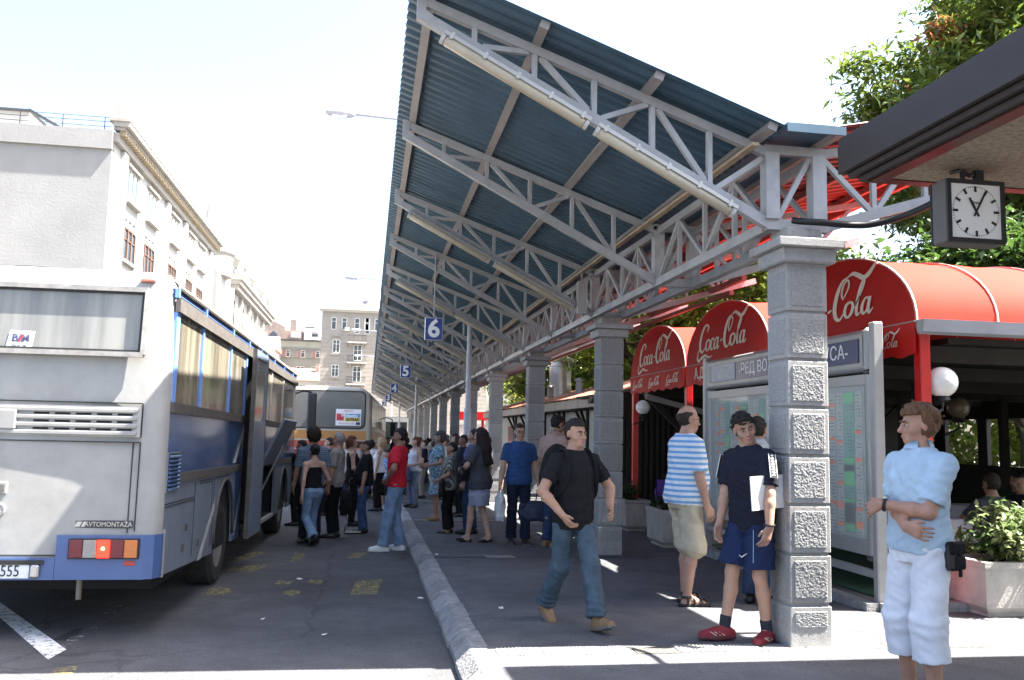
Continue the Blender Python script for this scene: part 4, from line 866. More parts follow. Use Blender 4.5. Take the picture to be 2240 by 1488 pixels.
def leaf_arrays(C, Nn, size, ratio=2.2, up_bias=.35, fold=.18, seed=0):
    """leaf quads (folded along the midrib) at centres C with per-leaf random orientation"""
    r = np.random.default_rng(seed); n = len(C); d = r.normal(size=(n, 3)); d[:, 2] = d[:, 2]*.6-.05; d /= np.linalg.norm(d, axis=1)[:, None]
    up = r.normal(size=(n, 3))*.7; up[:, 2] += 1.0+up_bias; s = np.cross(d, up); s /= np.linalg.norm(s, axis=1)[:, None]+1e-9; nn = np.cross(s, d)
    L = size*r.uniform(.65, 1.25, n)[:, None]; Wd = L/ratio
    a = C; b = C+d*L*.45+s*Wd*.5+nn*L*fold*.5; c = C+d*L-nn*L*.12; e = C+d*L*.45-s*Wd*.5+nn*L*fold*.5; mm = C+d*L*.5
    V_ = np.stack([a, b, mm, e, c], 1).reshape(-1, 3); i = np.arange(n)*5
    F = np.concatenate([np.stack([i, i+1, i+2], 1), np.stack([i+1, i+4, i+2], 1), np.stack([i, i+2, i+3], 1), np.stack([i+3, i+2, i+4], 1)])
    return V_, F
def tri_mesh(name, V_, F, mats, mi=None):
    me = bpy.data.meshes.new(name); me.vertices.add(len(V_)); me.vertices.foreach_set('co', np.asarray(V_, np.float32).ravel())
    me.loops.add(len(F)*3); me.loops.foreach_set('vertex_index', np.asarray(F, np.int32).ravel()); me.polygons.add(len(F)); me.polygons.foreach_set('loop_start', np.arange(0, len(F)*3, 3, dtype=np.int32))
    for m in (mats if isinstance(mats, list) else [mats]): me.materials.append(m)
    if mi is not None: me.polygons.foreach_set('material_index', np.asarray(mi, np.int32))
    me.update(calc_edges=True); return me
varg = leafmat('variegated_leaf', (.06, .12, .025), (.36, .40, .20)); dgl = leafmat('dark_shrub_leaf', (.02, .05, .015), (.04, .09, .02))
def shrub(cx_, cy_, z, rx, ry, h, n, mat, size, lab, seed):
    r = np.random.default_rng(seed); o = empty('shrub', (cx_, cy_, z), lab, 'shrub', 'shrubs in the planters')
    st = MB(); Cs = []
    for k in range(26):
        a = r.uniform(0, 6.28); q = math.sqrt(r.uniform(0, 1)); top = Vector((cx_+rx*q*math.cos(a), cy_+ry*q*math.sin(a), z+h*(1-.45*q*q)*r.uniform(.7, 1.05))); b0 = Vector((cx_+rx*.5*q*math.cos(a), cy_+ry*.5*q*math.sin(a), z))
        st.tube([b0, b0.lerp(top, .5)+Vector((0, 0, .03)), top], [.007, .005, .002], 5)
        for j in range(n//26): t = r.uniform(.25, 1.02); Cs.append(b0.lerp(top, t)+Vector(r.normal(0, .045, 3)))
    st.build('stems', mid, o)
    V_, F = leaf_arrays(np.array([c[:] for c in Cs]), None, size, 1.9, .5, .2, seed)
    fo = link('foliage', tri_mesh('foliage', V_-np.array([cx_, cy_, z]), F, mat), o); tag(fo, kind='stuff')
shrub(6.2, 7.65, .42, .62, .34, .62, 2600, varg, .085, 'bushy variegated shrub in the planter behind the polo man', 3)
shrub(7.4, 7.65, .42, .62, .34, .66, 1500, varg, .085, 'bushy variegated shrub just past the right edge', 4)
shrub(4.63, 13.1, .44, .24, .34, .30, 700, dgl, .06, 'low dark shrub in the planter left of the striped man', 5)
shrub(5.15, 13.0, .44, .24, .34, .32, 700, dgl, .06, 'low dark shrub in the planter behind the striped man', 6)
shrub(4.82, 15.6, .4, .22, .28, .34, 600, dgl, .06, 'low dark shrub in the weathered planter by second pillar', 7)
# ------------------------------------------------------------------ timetable board
alu = M('brushed_aluminium', (.34, .345, .35), rough=.4, metal=.35, var=.06); bpan = M('dark_blue_board', (.012, .026, .11), rough=.3, var=.06, spec=.5)
bx_, y0, y1 = 4.85, 7.95, 12.0
bd = empty('timetable_board', (bx_, 9.9, 0), 'long aluminium framed timetable board on posts behind the nearest pillar', 'board')
for y in (7.79, 12.09): MB().cbox(bx_-.05, bx_+.06, y-.045, y+.045, gz(y), 2.72, .012).build('post', alu, bd)
h_ = MB(); h_.box(bx_-.03, bx_+.10, y0+.02, y1, 2.30, 2.62); h_.build('header_box', alu, bd)
for z in (2.62, 2.30): MB().tube([(bx_+.03, y0-.02, z), (bx_+.03, y1+.02, z)], .055, 10).build('header_rim', alu, bd, smooth=True, angle=40)
for y in (y0-.03, y1+.03): MB().cbox(bx_-.045, bx_+.11, y-.035, y+.035, 2.24, 2.68, .03).build('header_end_cap', alu, bd)
MB().box(bx_-.042, bx_-.034, y0+.08, y1-.08, 2.34, 2.58).build('header_panel', bpan, bd)
MB().box(bx_-.048, bx_-.043, 11.0, y1-.2, 2.35, 2.57).build('pale_label', M('pale_label_blue', (.36, .40, .47), rough=.4, var=.05), bd)
U, Vv = (0, -1, 0), (0, 0, 1)
text_mb('А.Д. БАС', .085, (bx_-.051, 11.38, 2.505), U, Vv, depth=.002).build('label_lettering', wh, bd); text_mb('Београд', .085, (bx_-.051, 11.38, 2.415), U, Vv, depth=.002).build('label_lettering', wh, bd)
text_mb('-РЕД ВОЖЊЕ АУТОБУСА-', .205, (bx_-.044, 9.55, 2.46), U, Vv, depth=.003, squeeze=1.03).build('header_lettering', wh, bd)
fr_ = MB(); fr_.box(bx_-.02, bx_+.10, y0, y1, .46, .60); fr_.box(bx_-.02, bx_+.10, y0, y1, 2.12, 2.22); fr_.build('case_frame', alu, bd)
for y in (y0-.03, 9.98, y1+.03): MB().tube([(bx_+.03, y, .42), (bx_+.03, y, 2.24)], .06, 12).build('case_mullion', alu, bd, smooth=True, angle=40)
for z in (.44, 2.24): MB().cbox(bx_-.04, bx_+.10, y0-.08, y0+.02, z-.03, z+.03, .02).build('mullion_cap', M('dark_cap', (.05, .05, .055), rough=.4, var=0), bd)
MB().box(bx_+.02, bx_+.05, y0+.03, y1-.03, .60, 2.12).build('backing', M('board_backing', (.28, .31, .30), rough=.6, var=.05), bd)
MB().box(bx_-.02, bx_+.04, 7.85, 12.05, .26, .33).build('lower_rail', alu, bd); MB().beam((bx_+.02, 7.86, 1.35), (bx_+.02, 7.86, 1.95), .03).build('stay', alu, bd)
ppr = M('timetable_paper', (.36, .40, .36), rough=.6, var=.03); tl = M('teal_column', (.06, .30, .22), rough=.5, var=.04); gn = M('green_column', (.06, .50, .15), rough=.5, var=.04); orr = M('orange_row', (.80, .17, .04), rough=.5, var=.03); ink = M('timetable_ink', (.05, .055, .06), rough=.6, var=0)
rr = np.random.default_rng(11); y = y0+.12; ci = 0
while y < y1-.2:
    w = .145 if ci % 2 == 0 else .21; w = min(w, y1-.06-y)
    if abs(y+w/2-9.98) < .17: y += .2; continue
    shp = MB().box(bx_+.010, bx_+.018, y, y+w-.012, .64, 2.06).build('timetable_sheet', tl if ci % 3 == 1 else ppr, bd)
    ik = MB()
    for k in range(40):
        z = .66+k*.0348
        if rr.uniform() < .8:
            a = y+.012+rr.uniform(0, .03); ik.box(bx_+.0075, bx_+.0095, a, min(y+w-.024, a+rr.uniform(.03, w*.7)), z, z+.007)
    ik.build('printed_lines', ink, shp); tag(bpy.data.objects[shp.name], None); shp.children[0]['kind'] = 'stuff'
    for k in range(5):
        z = .66+rr.integers(0, 38)*.0348
        if ci % 3 == 1:
            MB().box(bx_+.0045, bx_+.007, y+.004, y+w-.016, z, min(2.05, z+rr.integers(1, 9)*.0348)).build('green_block', gn, shp)
        else: MB().box(bx_+.0045, bx_+.007, y+.004, y+w-.016, z, z+.036).build('orange_row', orr, shp)
    y += w; ci += 1
gls = bpy.data.materials.new('case_glass'); gls.use_nodes = True; t = gls.node_tree; b = t.nodes['Principled BSDF']; b.inputs['Base Color'].default_value = (.8, .85, .84, 1); b.inputs['Roughness'].default_value = .03; b.inputs['Alpha'].default_value = .16; b.inputs['Specular IOR Level'].default_value = .8
MB().box(bx_-.016, bx_-.011, y0+.03, y1-.03, .60, 2.12).build('case_glass', gls, bd)
# ------------------------------------------------------------------ cafe tables and chairs
rcl = M('red_tablecloth', (.50, .015, .02), rough=.7, var=.1); wcl = M('white_tablecloth', (.6, .58, .6), rough=.7, var=.08); pur = M('purple_plastic', (.13, .05, .32), rough=.4, var=.06); legm = M('dark_leg', (.03, .03, .03), rough=.5)
def table(x, y, mat, lab):
    z = gz(y)+.012; o = empty('cafe_table', (x, y, z), lab, 'table', 'cloth covered cafe tables')
    MB().lathe((x, y, z), [(.2, 0), (.2, .03), (.03, .05), (.03, .72)], 12).build('pedestal', legm, o); MB().cbox(x-.4, x+.4, y-.4, y+.4, z+.72, z+.745, .006).build('top', mid, o)
    m = MB(); s_ = .42; N = 24; vs = []
    for j, (e, zz) in enumerate(((0, .752), (.0, .75), (.02, .66), (.035, .50))):
        for k in range(N):
            a = k*4/N; sd_ = int(a); f = a-sd_; q = [(-1+2*f, -1), (1, -1+2*f), (1-2*f, 1), (-1, 1-2*f)][sd_]
            wv = 1+(e*(1+.8*math.sin(k*2.1)))/s_; vs.append((x+q[0]*s_*wv, y+q[1]*s_*wv, z+zz))
    m.raw(vs, [tuple(range(N))]+[(j*N+k, j*N+(k+1) % N, (j+1)*N+(k+1) % N, (j+1)*N+k) for j in range(3) for k in range(N)]); m.build('cloth', mat, o, smooth=True, angle=50); return o
def chair(x, y, rot, mat, lab):
    z = gz(y)+.012; o = empty('cafe_chair', (x, y, z), lab, 'chair', 'plastic cafe chairs', (0, 0, rot))
    MB().cbox(-.22, .22, -.21, .21, .43, .46, .012).build('seat', mat, o, local=True)
    for sx in (-1, 1):
        for sy in (-1, 1): MB().beam((sx*.2, sy*.19, .44), (sx*.24, sy*.23, 0), .035, .04).build('leg', mat, o, local=True)
        MB().tube(cat([(sx*.24, -.2, .45), (sx*.25, -.22, .66), (sx*.25, .1, .66), (sx*.24, .2, .45)], 4), .018, 6).build('armrest', mat, o, local=True)
    bk = MB(); bk.prism([(-.22, -.20, .5), (.22, -.20, .5), (.21, -.26, .86), (-.21, -.26, .86)], (0, -.022, 0)); bk.build('backrest', mat, o, local=True); return o
table(6.5, 16.0, rcl, 'table under a red cloth beside the purple chair'); table(7.4, 17.4, rcl, 'table under a red cloth deep behind second pillar'); table(6.3, 9.3, wcl, 'table under a pale cloth between board and polo man'); table(8.6, 11.2, wcl, 'table under a pale cloth deep in the cafe at right')
chair(6.02, 15.6, 1.2, pur, 'purple plastic chair in front of the seated cafe guest'); chair(5.95, 16.7, -.6, pur, 'purple plastic chair with the seated cafe guest'); chair(5.9, 8.9, 2.0, pur, 'purple plastic chair below the timetable board'); chair(6.9, 9.9, -2.0, legm, 'dark plastic chair behind pale table in cafe')
# ------------------------------------------------------------------ kiosk row with tiled roof
kw = M('kiosk_plaster', (.45, .44, .41), rough=.85, var=.12, grime=.2); tile = M('clay_roof_tile', (.34, .15, .10), rough=.85, var=.3, scale=8); fas = M('grey_metal_fascia', (.30, .29, .28), rough=.5, var=.12)
ks = empty('kiosk_building', (6.2, 22.5, gz(22)), 'low white kiosk row with grey fascia and clay tile roof behind pillars', 'building')
MB().box(6.5, 11, 22.3, 46, gz(46), 2.3).build('wall', kw, ks)
for k in range(16):
    y = 21.9+k*1.5; MB().box(6.0, 6.04, y, y+1.46, 2.34, 2.60).build('fascia_panel', fas, ks)
MB().box(6.05, 11, 21.9, 46, 2.32, 2.36).build('eave_soffit', wood, ks); MB().box(6.0, 11.2, 21.86, 21.9, 2.0, 2.62).build('gable_board', wood, ks)
tm_ = MB(); r = np.random.default_rng(3)
for i in range(6):
    for k in range(60):
        x, y, z = 6.0+i*.42, 21.9+k*.4, 2.62+i*.125; dz = r.uniform(0, .02)
        tm_.prism([(x, y, z+dz), (x, y+.38, z+dz), (x+.46, y+.38, z+.15+dz), (x+.46, y, z+.15+dz)], (0, 0, .03))
tag(tm_.build('roof_tiles', tile, ks), kind='stuff'); MB().prism([(8.5, 21.9, 3.35), (11, 21.9, 2.7), (6.1, 21.9, 2.6)], (0, 24, 0)).build('roof', tile, ks)
for k in range(6):
    y = 22.2+k*3.2
    MB().box(6.42, 6.5, y, y+.12, gz(y), 2.3).build('timber_post', wood, ks); MB().beam((6.46, y+.1, 1.6), (6.1, y+.1, 2.3), .08).build('brace', wood, ks); MB().beam((6.46, y+.1, 1.7), (6.46, y+.9, 2.3), .08).build('brace', wood, ks)
    MB().box(6.47, 6.5, y+.7, y+2.3, .6, 1.9).build('shop_window', glassy('dark_side_glass', (.03, .035, .04)), ks)
for x, y, zb, h, r_, lab in ((7.0, 25.6, 2.8, .62, .09, 'slim white chimney with cap, right one on kiosk roof'), (7.2, 29.6, 2.8, .75, .13, 'white round chimney with cap, middle one on kiosk roof'), (7.0, 33.5, 2.8, .7, .13, 'dark banded chimney with white cap on kiosk roof'), (7.6, 34.5, 2.9, 1.9, .45, 'wide silver ventilation stack above the kiosk roof')):
    o = empty('chimney', (x, y, zb), lab, 'chimney', 'chimneys on the kiosk roof')
    MB().lathe((x, y, zb), [(r_, 0), (r_, h*.72), (r_*.9, h*.74), (r_*.9, h*.86)], 14).build('stack', bw if r_ < .4 else M('silver_duct', (.55, .56, .57), rough=.35, metal=.6), o, smooth=True, angle=40)
    MB().lathe((x, y, zb+h*.84), [(r_*1.3, 0), (r_*1.25, h*.05), (r_*.2, h*.16)], 14).build('cap', bw, o, smooth=True, angle=40)
rk = empty('market_stall', (5.2, 46, gz(46)), 'sunlit red and white market stall far behind the pillars', 'stall')
MB().box(5.0, 9, 50, 52, gz(50), 2.0).build('counter', wh, rk); MB().box(4.8, 9.2, 49.6, 52.2, 2.3, 2.75).build('roof', redp, rk)
for x in (4.9, 6.4, 8): MB().box(x, x+.14, 49.7, 49.84, gz(50), 2.3).build('post', redp, rk)
for k in range(8): MB().box(5.1+k*.45, 5.45+k*.45, 49.5, 49.9, .9, 1.25+.1*(k % 3)).build('crate', wh, rk)
# ================================================================== BUILDINGS
cream_w = M('pale_cream_plaster', (.40, .395, .375), rough=.9, var=.08, scale=.6, grime=.12); greyw = M('grey_render_wall', (.29, .285, .275), rough=.95, var=.12, scale=.35, bump=.3, bscale=8, grime=.25)
orn = M('ornamental_stone', (.34, .32, .285), rough=.9, var=.15, scale=1.5, grime=.2); wfr = M('brown_window_frame', (.10, .055, .035), rough=.6, var=.1); wgl = glassy('window_glass', (.05, .06, .07), .08); wfw = M('white_window_frame', (.6, .59, .55), rough=.5, var=.05); darkroof = M('dark_roof_edge', (.05, .05, .055), rough=.7, var=.1)
def win_x(par, X, y0, y1, z0, z1, n, arched=False, fr=None, depth=.22):
    """window in a wall facing +x"""
    fr = fr or wfr
    w = MB(); w.box(X-.02, X+.004, y0, y1, z0, z1); o = w.build('window', wgl, par)
    f = MB(); t = .11
    f.box(X, X+.06, y0, y1, z0, z0+t); f.box(X, X+.06, y0, y1, z1-t, z1)
    for i in range(n+1):
        y = y0+(y1-y0)*i/n; f.box(X, X+.07, y-t*.6, y+t*.6, z0+t, z1-t)
    f.box(X, X+.05, y0, y1, z0+(z1-z0)*.62, z0+(z1-z0)*.62+.07); f.build('frame', fr, o)
    s = MB(); s.box(X, X+.2, y0-.2, y1+.2, z0-.16, z0-.02); s.build('sill', orn, o); return o
def win_y(par, Y, x0, x1, z0, z1, n, fr=None, d=.06):
    fr = fr or wfw
    w = MB(); w.box(x0, x1, Y-.004, Y+.02, z0, z1); o = w.build('window', wgl, par); f = MB(); t = .09
    f.box(x0, x1, Y-d, Y-.004, z0, z0+t); f.box(x0, x1, Y-d, Y-.004, z1-t, z1)
    for i in range(n+1):
        x = x0+(x1-x0)*i/n; f.box(x-t*.5, x+t*.5, Y-d, Y-.004, z0+t, z1-t)
    f.box(x0, x1, Y-d*.8, Y-.004, z0+(z1-z0)*.65, z0+(z1-z0)*.65+.06); f.build('frame', fr, o); return o
X = -13.0
bA = empty('white_building', (X, 44.7, -.6), 'big pale building with grey blank end wall and ornate sunlit facade', 'building')
MB().box(-32, X, 45.0, 74, -1.6, 16.0).build('wall', cream_w, bA); MB().box(-32, X-.004, 44.7, 44.99, -1.6, 15.1).build('end_wall', greyw, bA); MB().box(-32, X+.02, 44.55, 44.99, 15.103, 16.05).build('end_band', greyw, bA)
c = MB(); c.box(X, X+.25, 44.75, 73.6, 15.55, 16.0); c.box(X+.0, X+.55, 44.75, 73.6, 16.15, 16.3); c.box(X, X+.78, 44.6, 73.8, 16.3, 16.55); c.box(X-.2, X+.82, 44.55, 73.85, 16.55, 16.7); c.build('cornice', orn, bA)
d = MB()
for k in range(72): y = 44.9+k*.4; d.box(X+.25, X+.55, y, y+.22, 15.92, 16.15)
tag(d.build('dentils', M('ochre_dentil', (.38, .31, .21), rough=.9), bA), kind='stuff')
for i, y in enumerate((47.6, 51.9, 57.9, 63.3, 67.3)):
    win_x(bA, X, y, y+2.2, 10.2, 11.95, 3); win_x(bA, X, y, y+2.2, 6.2, 8.2, 3); win_x(bA, X, y, y+2.2, 2.0, 4.2, 2)
    for j in range(3):
        a = y+.1+j*.78; w_ = MB(); pts = [(X+.003, a, 13.55), (X+.003, a+.42, 13.55), (X+.003, a+.42, 14.75)]+[(X+.003, a+.21+.21*math.cos(k*math.pi/6), 14.75+.25*math.sin(k*math.pi/6)) for k in range(1, 6)]+[(X+.003, a, 14.75)]
        w_.prism(pts, (.006, 0, 0)); o = w_.build('arched_window', wgl, bA)
        p_ = MB(); p_.box(X, X+.03, a-.16, a-.06, 13.45, 14.9); p_.box(X, X+.03, a+.48, a+.58, 13.45, 14.9) if j == 2 else None; p_.build('colonnette', cream_w, o)
        hd = MB(); hd.tube([(X+.01, a+.21+.27*math.cos(k*math.pi/8), 14.75+.31*math.sin(k*math.pi/8)) for k in range(9)], .04, 6); hd.build('arch_moulding', orn, o)
    MB().box(X, X+.28, y-.2, y+2.5, 13.2, 13.38).build('string_course', orn, bA); MB().box(X, X+.16, y-.2, y+2.5, 15.15, 15.26).build('string_course', orn, bA)
    for q in range(3): MB().box(X, X+.07, y+q*.8, y+q*.8+.55, 12.35, 12.42).build('panel_moulding', orn, bA)
for y in (46.2, 56.2, 61.6, 71.5): MB().box(X, X+.22, y, y+.7, -1, 15.5).build('pilaster', cream_w, bA)
o = MB(); o.box(X-.6, X+.3, 54.2, 57.6, 16.7, 17.3); o.box(X-.3, X+.4, 54.6, 57.2, 17.3, 17.55); o.prism([(X+.3, 54.6, 17.55), (X+.3, 57.2, 17.55), (X+.3, 55.9, 18.3)], (-.6, 0, 0)); o.build('roof_pediment', orn, bA)
MB().box(X-.1, X+.3, 44.7, 45.2, 16.7, 17.3).build('roof_finial', orn, bA); MB().box(-32, -17.6, 46.5, 52, 16.0, 17.3).build('penthouse', cream_w, bA)
pr_ = MB(); pr_.prism([(-32, 46.3, 17.3), (-17.6, 46.3, 17.3), (-17.5, 46.3, 17.4), (-32, 46.3, 17.4)], (0, 5, 0)); pr_.beam((-17.55, 46.3, 17.35), (-15.2, 46.3, 16.1), .2, .14); pr_.build('penthouse_roof', darkroof, bA)
for x in np.arange(-31, -13.2, 1.95): MB().box(x, x+.035, 44.7, 44.74, 16.05, 16.75).build('railing_post', darkroof, bA)
rl = MB()
for z in (16.25, 16.5, 16.72): rl.box(-32, -13.1, 44.71, 44.74, z, z+.025)
rl.build('railing_bars', darkroof, bA)
# ornate building farther down
bB = empty('ornate_building', (X, 83, -1.1), 'sunlit ornate old building with urns on its roofline', 'building')
MB().box(-32, X, 76, 112, -2.5, 14.8).build('wall', cream_w, bB)
c = MB(); c.box(X, X+.9, 83, 112.2, 14.8, 15.2); c.box(X, X+1.1, 82.9, 112.4, 15.2, 15.5); c.build('cornice', orn, bB)
d = MB()
for k in range(36): y = 83.2+k*.8; d.box(X, X+.7, y, y+.35, 14.3, 14.8)
tag(d.build('brackets', orn, bB), kind='stuff')
for y in (84, 90, 96, 102, 108):
    for z0 in (3.0, 7.0, 11.0): win_x(bB, X, y, y+1.8, z0, z0+2.6, 2)
    MB().box(X, X+.35, y-1.6, y-.9, -2, 14.3).build('pilaster', orn, bB)
    if y in (90, 102): MB().box(X, X+1.1, y-.4, y+2.2, 6.2, 6.6).build('balcony', orn, bB); MB().box(X+.9, X+1.1, y-.4, y+2.2, 6.6, 7.5).build('balustrade', orn, bB)
for y in (84.5, 89, 96, 104, 110):
    u = MB(); u.lathe((X+.3, y, 15.5), [(.5, 0), (.5, .8), (.25, .95), (.7, 1.6), (.75, 2.2), (.35, 2.4), (.15, 2.9)], 10); u.build('roof_urn', orn, bB, smooth=True)
dm = MB(); dm.lathe((X-1.5, 79, 15.3), [(2.2, -.6), (2.2, 1.2), (2.4, 1.4), (1.9, 3.0), (1.0, 4.1), (.3, 4.6), (.1, 6.2)], 16); dm.build('corner_dome', orn, bB, smooth=True, angle=40)
o = MB(); o.prism([(X+.4, 85.5, 15.5), (X+.4, 88, 15.5), (X+.4, 87.6, 17.2), (X+.4, 86.75, 17.7), (X+.4, 85.9, 17.2)], (-.5, 0, 0)); o.build('dormer', cream_w, bB)
# corner building facing the viewer
beige = M('beige_ashlar', (.30, .27, .235), rough=.9, var=.1, scale=.8, grime=.15); zr = M('pale_zinc_roof', (.62, .62, .62), rough=.5, var=.06)
Y = 120.0
bC = empty('corner_building', (0, Y, -1.6), 'beige four storey corner building with iron balconies above the buses', 'building')
MB().box(-6.65, 16, Y, Y+14, -3, 17.5).build('wall', beige, bC)
c = MB(); c.box(-6.95, 16, Y-.35, Y-.003, 17.5, 17.75); c.box(-7.05, 16, Y-.6, Y+.2, 17.75, 18.1); c.build('cornice', M('cornice_stone', (.45, .42, .37), rough=.9, var=.1), bC)
MB().prism([(-6.9, Y+.2, 18.1), (16, Y+.2, 18.1), (16, Y+6, 21.5), (-5, Y+6, 21.5)], (0, 8, 0)).build('roof', zr, bC)
for x in (-1.3, 1.2):
    MB().prism([(x, Y+1.6, 19.2), (x+.8, Y+1.6, 19.2), (x+1.0, Y+2.6, 20.0), (x+.2, Y+2.6, 20.0)], (0, -.1, .12)).build('skylight', darkroof, bC)
jt = M('ashlar_joint', (.25, .22, .18), rough=.95, var=0); j_ = MB()
for z in np.arange(0, 14.6, .55): j_.box(-6.6, 16, Y-.006, Y-.002, z, z+.05)
tag(j_.build('ashlar_joints', jt, bC), kind='stuff')
ir = M('wrought_iron', (.04, .042, .05), rough=.5, var=.05)
for xo in (0, 4.9, 9.8):
    for a in (-5.35, -3.95): win_y(bC, Y, a+xo, a+.6+xo, 15.05, 16.75, 1) if xo == 0 else win_y(bC, Y, a+xo-.5, a+.6+xo-.5, 15.05, 16.75, 1)
    pass
for a in (-2.25, -.85): win_y(bC, Y, a, a+.6, 14.6, 16.75, 1)
win_y(bC, Y, 1.55, 2.25, 15.05, 16.75, 1)
for a, z0, z1, n in ((-5.06, 11.9, 13.7, 2), (-5.08, 8.65, 10.3, 2), (-5.1, 5.2, 7.0, 2), (1.6, 11.9, 13.7, 2), (1.6, 8.65, 10.3, 2), (4.5, 8.65, 10.3, 2), (4.5, 11.9, 13.7, 2)):
    o = win_y(bC, Y, a, a+.9, z0, z1, n); MB().box(a-.2, a+1.1, Y-.18, Y-.008, z0-.25, z0-.06).build('sill', beige, o)
    if z0 > 11: MB().tube([(a-.3+1.5*k/8, Y-.12, z1+.35+.22*math.sin(k*math.pi/8)) for k in range(9)], .09, 6).build('hood', beige, o)
    elif z0 > 6: MB().box(a-.35, a+1.25, Y-.2, Y-.008, z1+3.0, z1+3.1) if False else None
for z0, dr in ((13.55, 1), (10.8, 1), (7.9, 1), (5.0, 1)):
    x0, x1 = -3.1, -.6
    if z0 != 13.55: win_y(bC, Y, -2.25, -1.2, z0+.1, z0+2.3, 2)
    b = MB(); b.box(x0, x1, Y-.9, Y-.008, z0-.3, z0-.1); bo = b.build('balcony_slab', M('balcony_stone', (.40, .38, .35), rough=.9), bC)
    r_ = MB(); r_.box(x0, x1, Y-.9, Y-.86, z0+.75, z0+.81); r_.box(x0, x1, Y-.9, Y-.86, z0-.05, z0)
    for k in range(15): xx_ = x0+.02+(x1-x0-.06)*k/14; r_.box(xx_, xx_+.05, Y-.9, Y-.87, z0, z0+.75)
    r_.box(x0, x0+.04, Y-.86, Y-.01, z0+.75, z0+.81); r_.box(x1-.04, x1, Y-.86, Y-.01, z0+.75, z0+.81); tag(r_.build('railing', ir, bo), kind='stuff')
    for x in (x0+.3, x1-.5): MB().prism([(x, Y-.01, z0-.9), (x, Y-.01, z0-.305), (x, Y-.7, z0-.305)], (.2, 0, 0)).build('bracket', beige, bo)
MB().box(-3.55, -2.95, Y-.45, Y-.01, 14.95, 15.4).build('air_conditioner', wfw, bC)
# far apartment block and houses
ag = M('grey_green_panel', (.20, .22, .19), rough=.9, var=.12, scale=.4); ac = M('pale_panel', (.48, .45, .40), rough=.9, var=.1); og = M('orange_shutter', (.26, .16, .13), rough=.7)
Y = 160.0; bD = empty('apartment_block', (-12, Y, 0), 'grey green apartment block with orange shutters and rooftop loggias', 'building')
MB().box(-15.8, -4, Y, Y+12, -4, 17.2).build('wall', ag, bD)
for k in range(3): MB().box(-15.7, -4.2, Y-.12, Y-.006, 8.3+k*2.95, 9.5+k*2.95).build('panel_band', ac if k < 2 else ag, bD)
MB().box(-16.1, -4, Y-.9, Y-.13, 17.2, 17.45).build('roof_edge', darkroof, bD); MB().box(-15.6, -12.2, Y+.2, Y+6, 17.46, 19.1).build('loggia', M('loggia_brick', (.26, .20, .16), rough=.9, var=.15), bD); MB().box(-11.9, -5, Y+.1, Y+6, 17.46, 19.6).build('rooftop_room', wh, bD)
win_y(bD, Y+.1, -10.6, -9.4, 18.0, 19.0, 1); MB().box(-14.2, -12.6, Y+.05, Y+.19, 17.9, 18.8).build('laundry', wh, bD)
for i in range(4):
    x = -15.5+i*2.6
    for k in range(3):
        z = 8.6+k*2.85; o = win_y(bD, Y-.12, x, x+1.3, z, z+1.25, 2)
        if (i*3+k) % 3 == 2 or k == 2: MB().box(x, x+.6, Y-.24, Y-.19, z, z+1.25).build('shutter', og, o)
rd = M('red_clay_roof', (.32, .19, .15), rough=.85, var=.2, scale=1.5)
def house(cx_, Y, w, d, z0, z1, zr_, wm, rm, lab, wins=2):
    o = empty('house', (cx_, Y, z0), lab, 'house', 'houses on the far hillside'); MB().box(cx_-w/2, cx_+w/2, Y, Y+d, z0, z1).build('wall', wm, o)
    MB().prism([(cx_-w/2-.4, Y-.5, z1), (cx_-w/2-.4, Y+d/2, zr_), (cx_-w/2-.4, Y+d+.5, z1)], (w+.8, 0, 0)).build('roof', rm, o)
    for i in range(wins): x = cx_-w/2+w*(i+.5)/wins; win_y(o, Y, x-.5, x+.5, z1-2.2, z1-.8, 2)
    MB().box(cx_+w*.2, cx_+w*.2+.7, Y+d*.3, Y+d*.3+.7, z1, zr_+.8).build('chimney', brickm, o); return o
brickm = M('old_brick', (.24, .19, .17), rough=.95, var=.25, scale=1.2)
house(-11, 150, 9, 7, -3, 9.7, 11.9, ac, rd, 'pale house with a red roof low beside the corner building', 3)
house(-19.5, 140, 7, 7, -3, 11.3, 13.0, wfw, zr, 'white house with pale roof stepping down behind the coach', 2)
house(-19.8, 150, 8, 7, -3, 14.6, 17.2, wfw, rd, 'white house with red roof just under the brick ruin', 2)
house(-17.2, 138, 3.4, 5, -3, 8.6, 9.9, wfw, rd, 'small white house with low red roof above the coach', 1)
Y = 195.0; bE = empty('brick_building', (-18, Y, 8), 'brick building with gabled wall and round tower on the far hill', 'building')
MB().prism([(-23.4, Y, 5), (-18.6, Y, 5), (-18.6, Y, 23.6), (-21.5, Y, 25.2), (-23.4, Y, 22.6)], (0, 8, 0)).build('gable_wall', brickm, bE)
MB().box(-18.6, -14.5, Y+.2, Y+8, 5, 22.8).build('wall', M('pink_brick', (.32, .25, .22), rough=.95, var=.2), bE); MB().lathe((-12.4, Y+2, 5), [(1.9, 0), (1.9, 18.3), (2.2, 18.5), (2.2, 18.9), (1.7, 19.0)], 16).build('round_tower', brickm, bE); MB().box(-17.6, -16.3, Y+1, Y+3, 22.8, 25.4).build('chimney', brickm, bE)
MB().prism([(-21.8, Y-.05, 19.8), (-20.2, Y-.05, 19.8), (-20.2, Y-.05, 22.0), (-21, Y-.05, 22.7), (-21.8, Y-.05, 22.0)], (0, .04, 0)).build('window', wgl, bE)
for x in (-17.6, -15.9): MB().box(x, x+.9, Y+.15, Y+.19, 20.6, 21.8).build('window', wgl, bE)
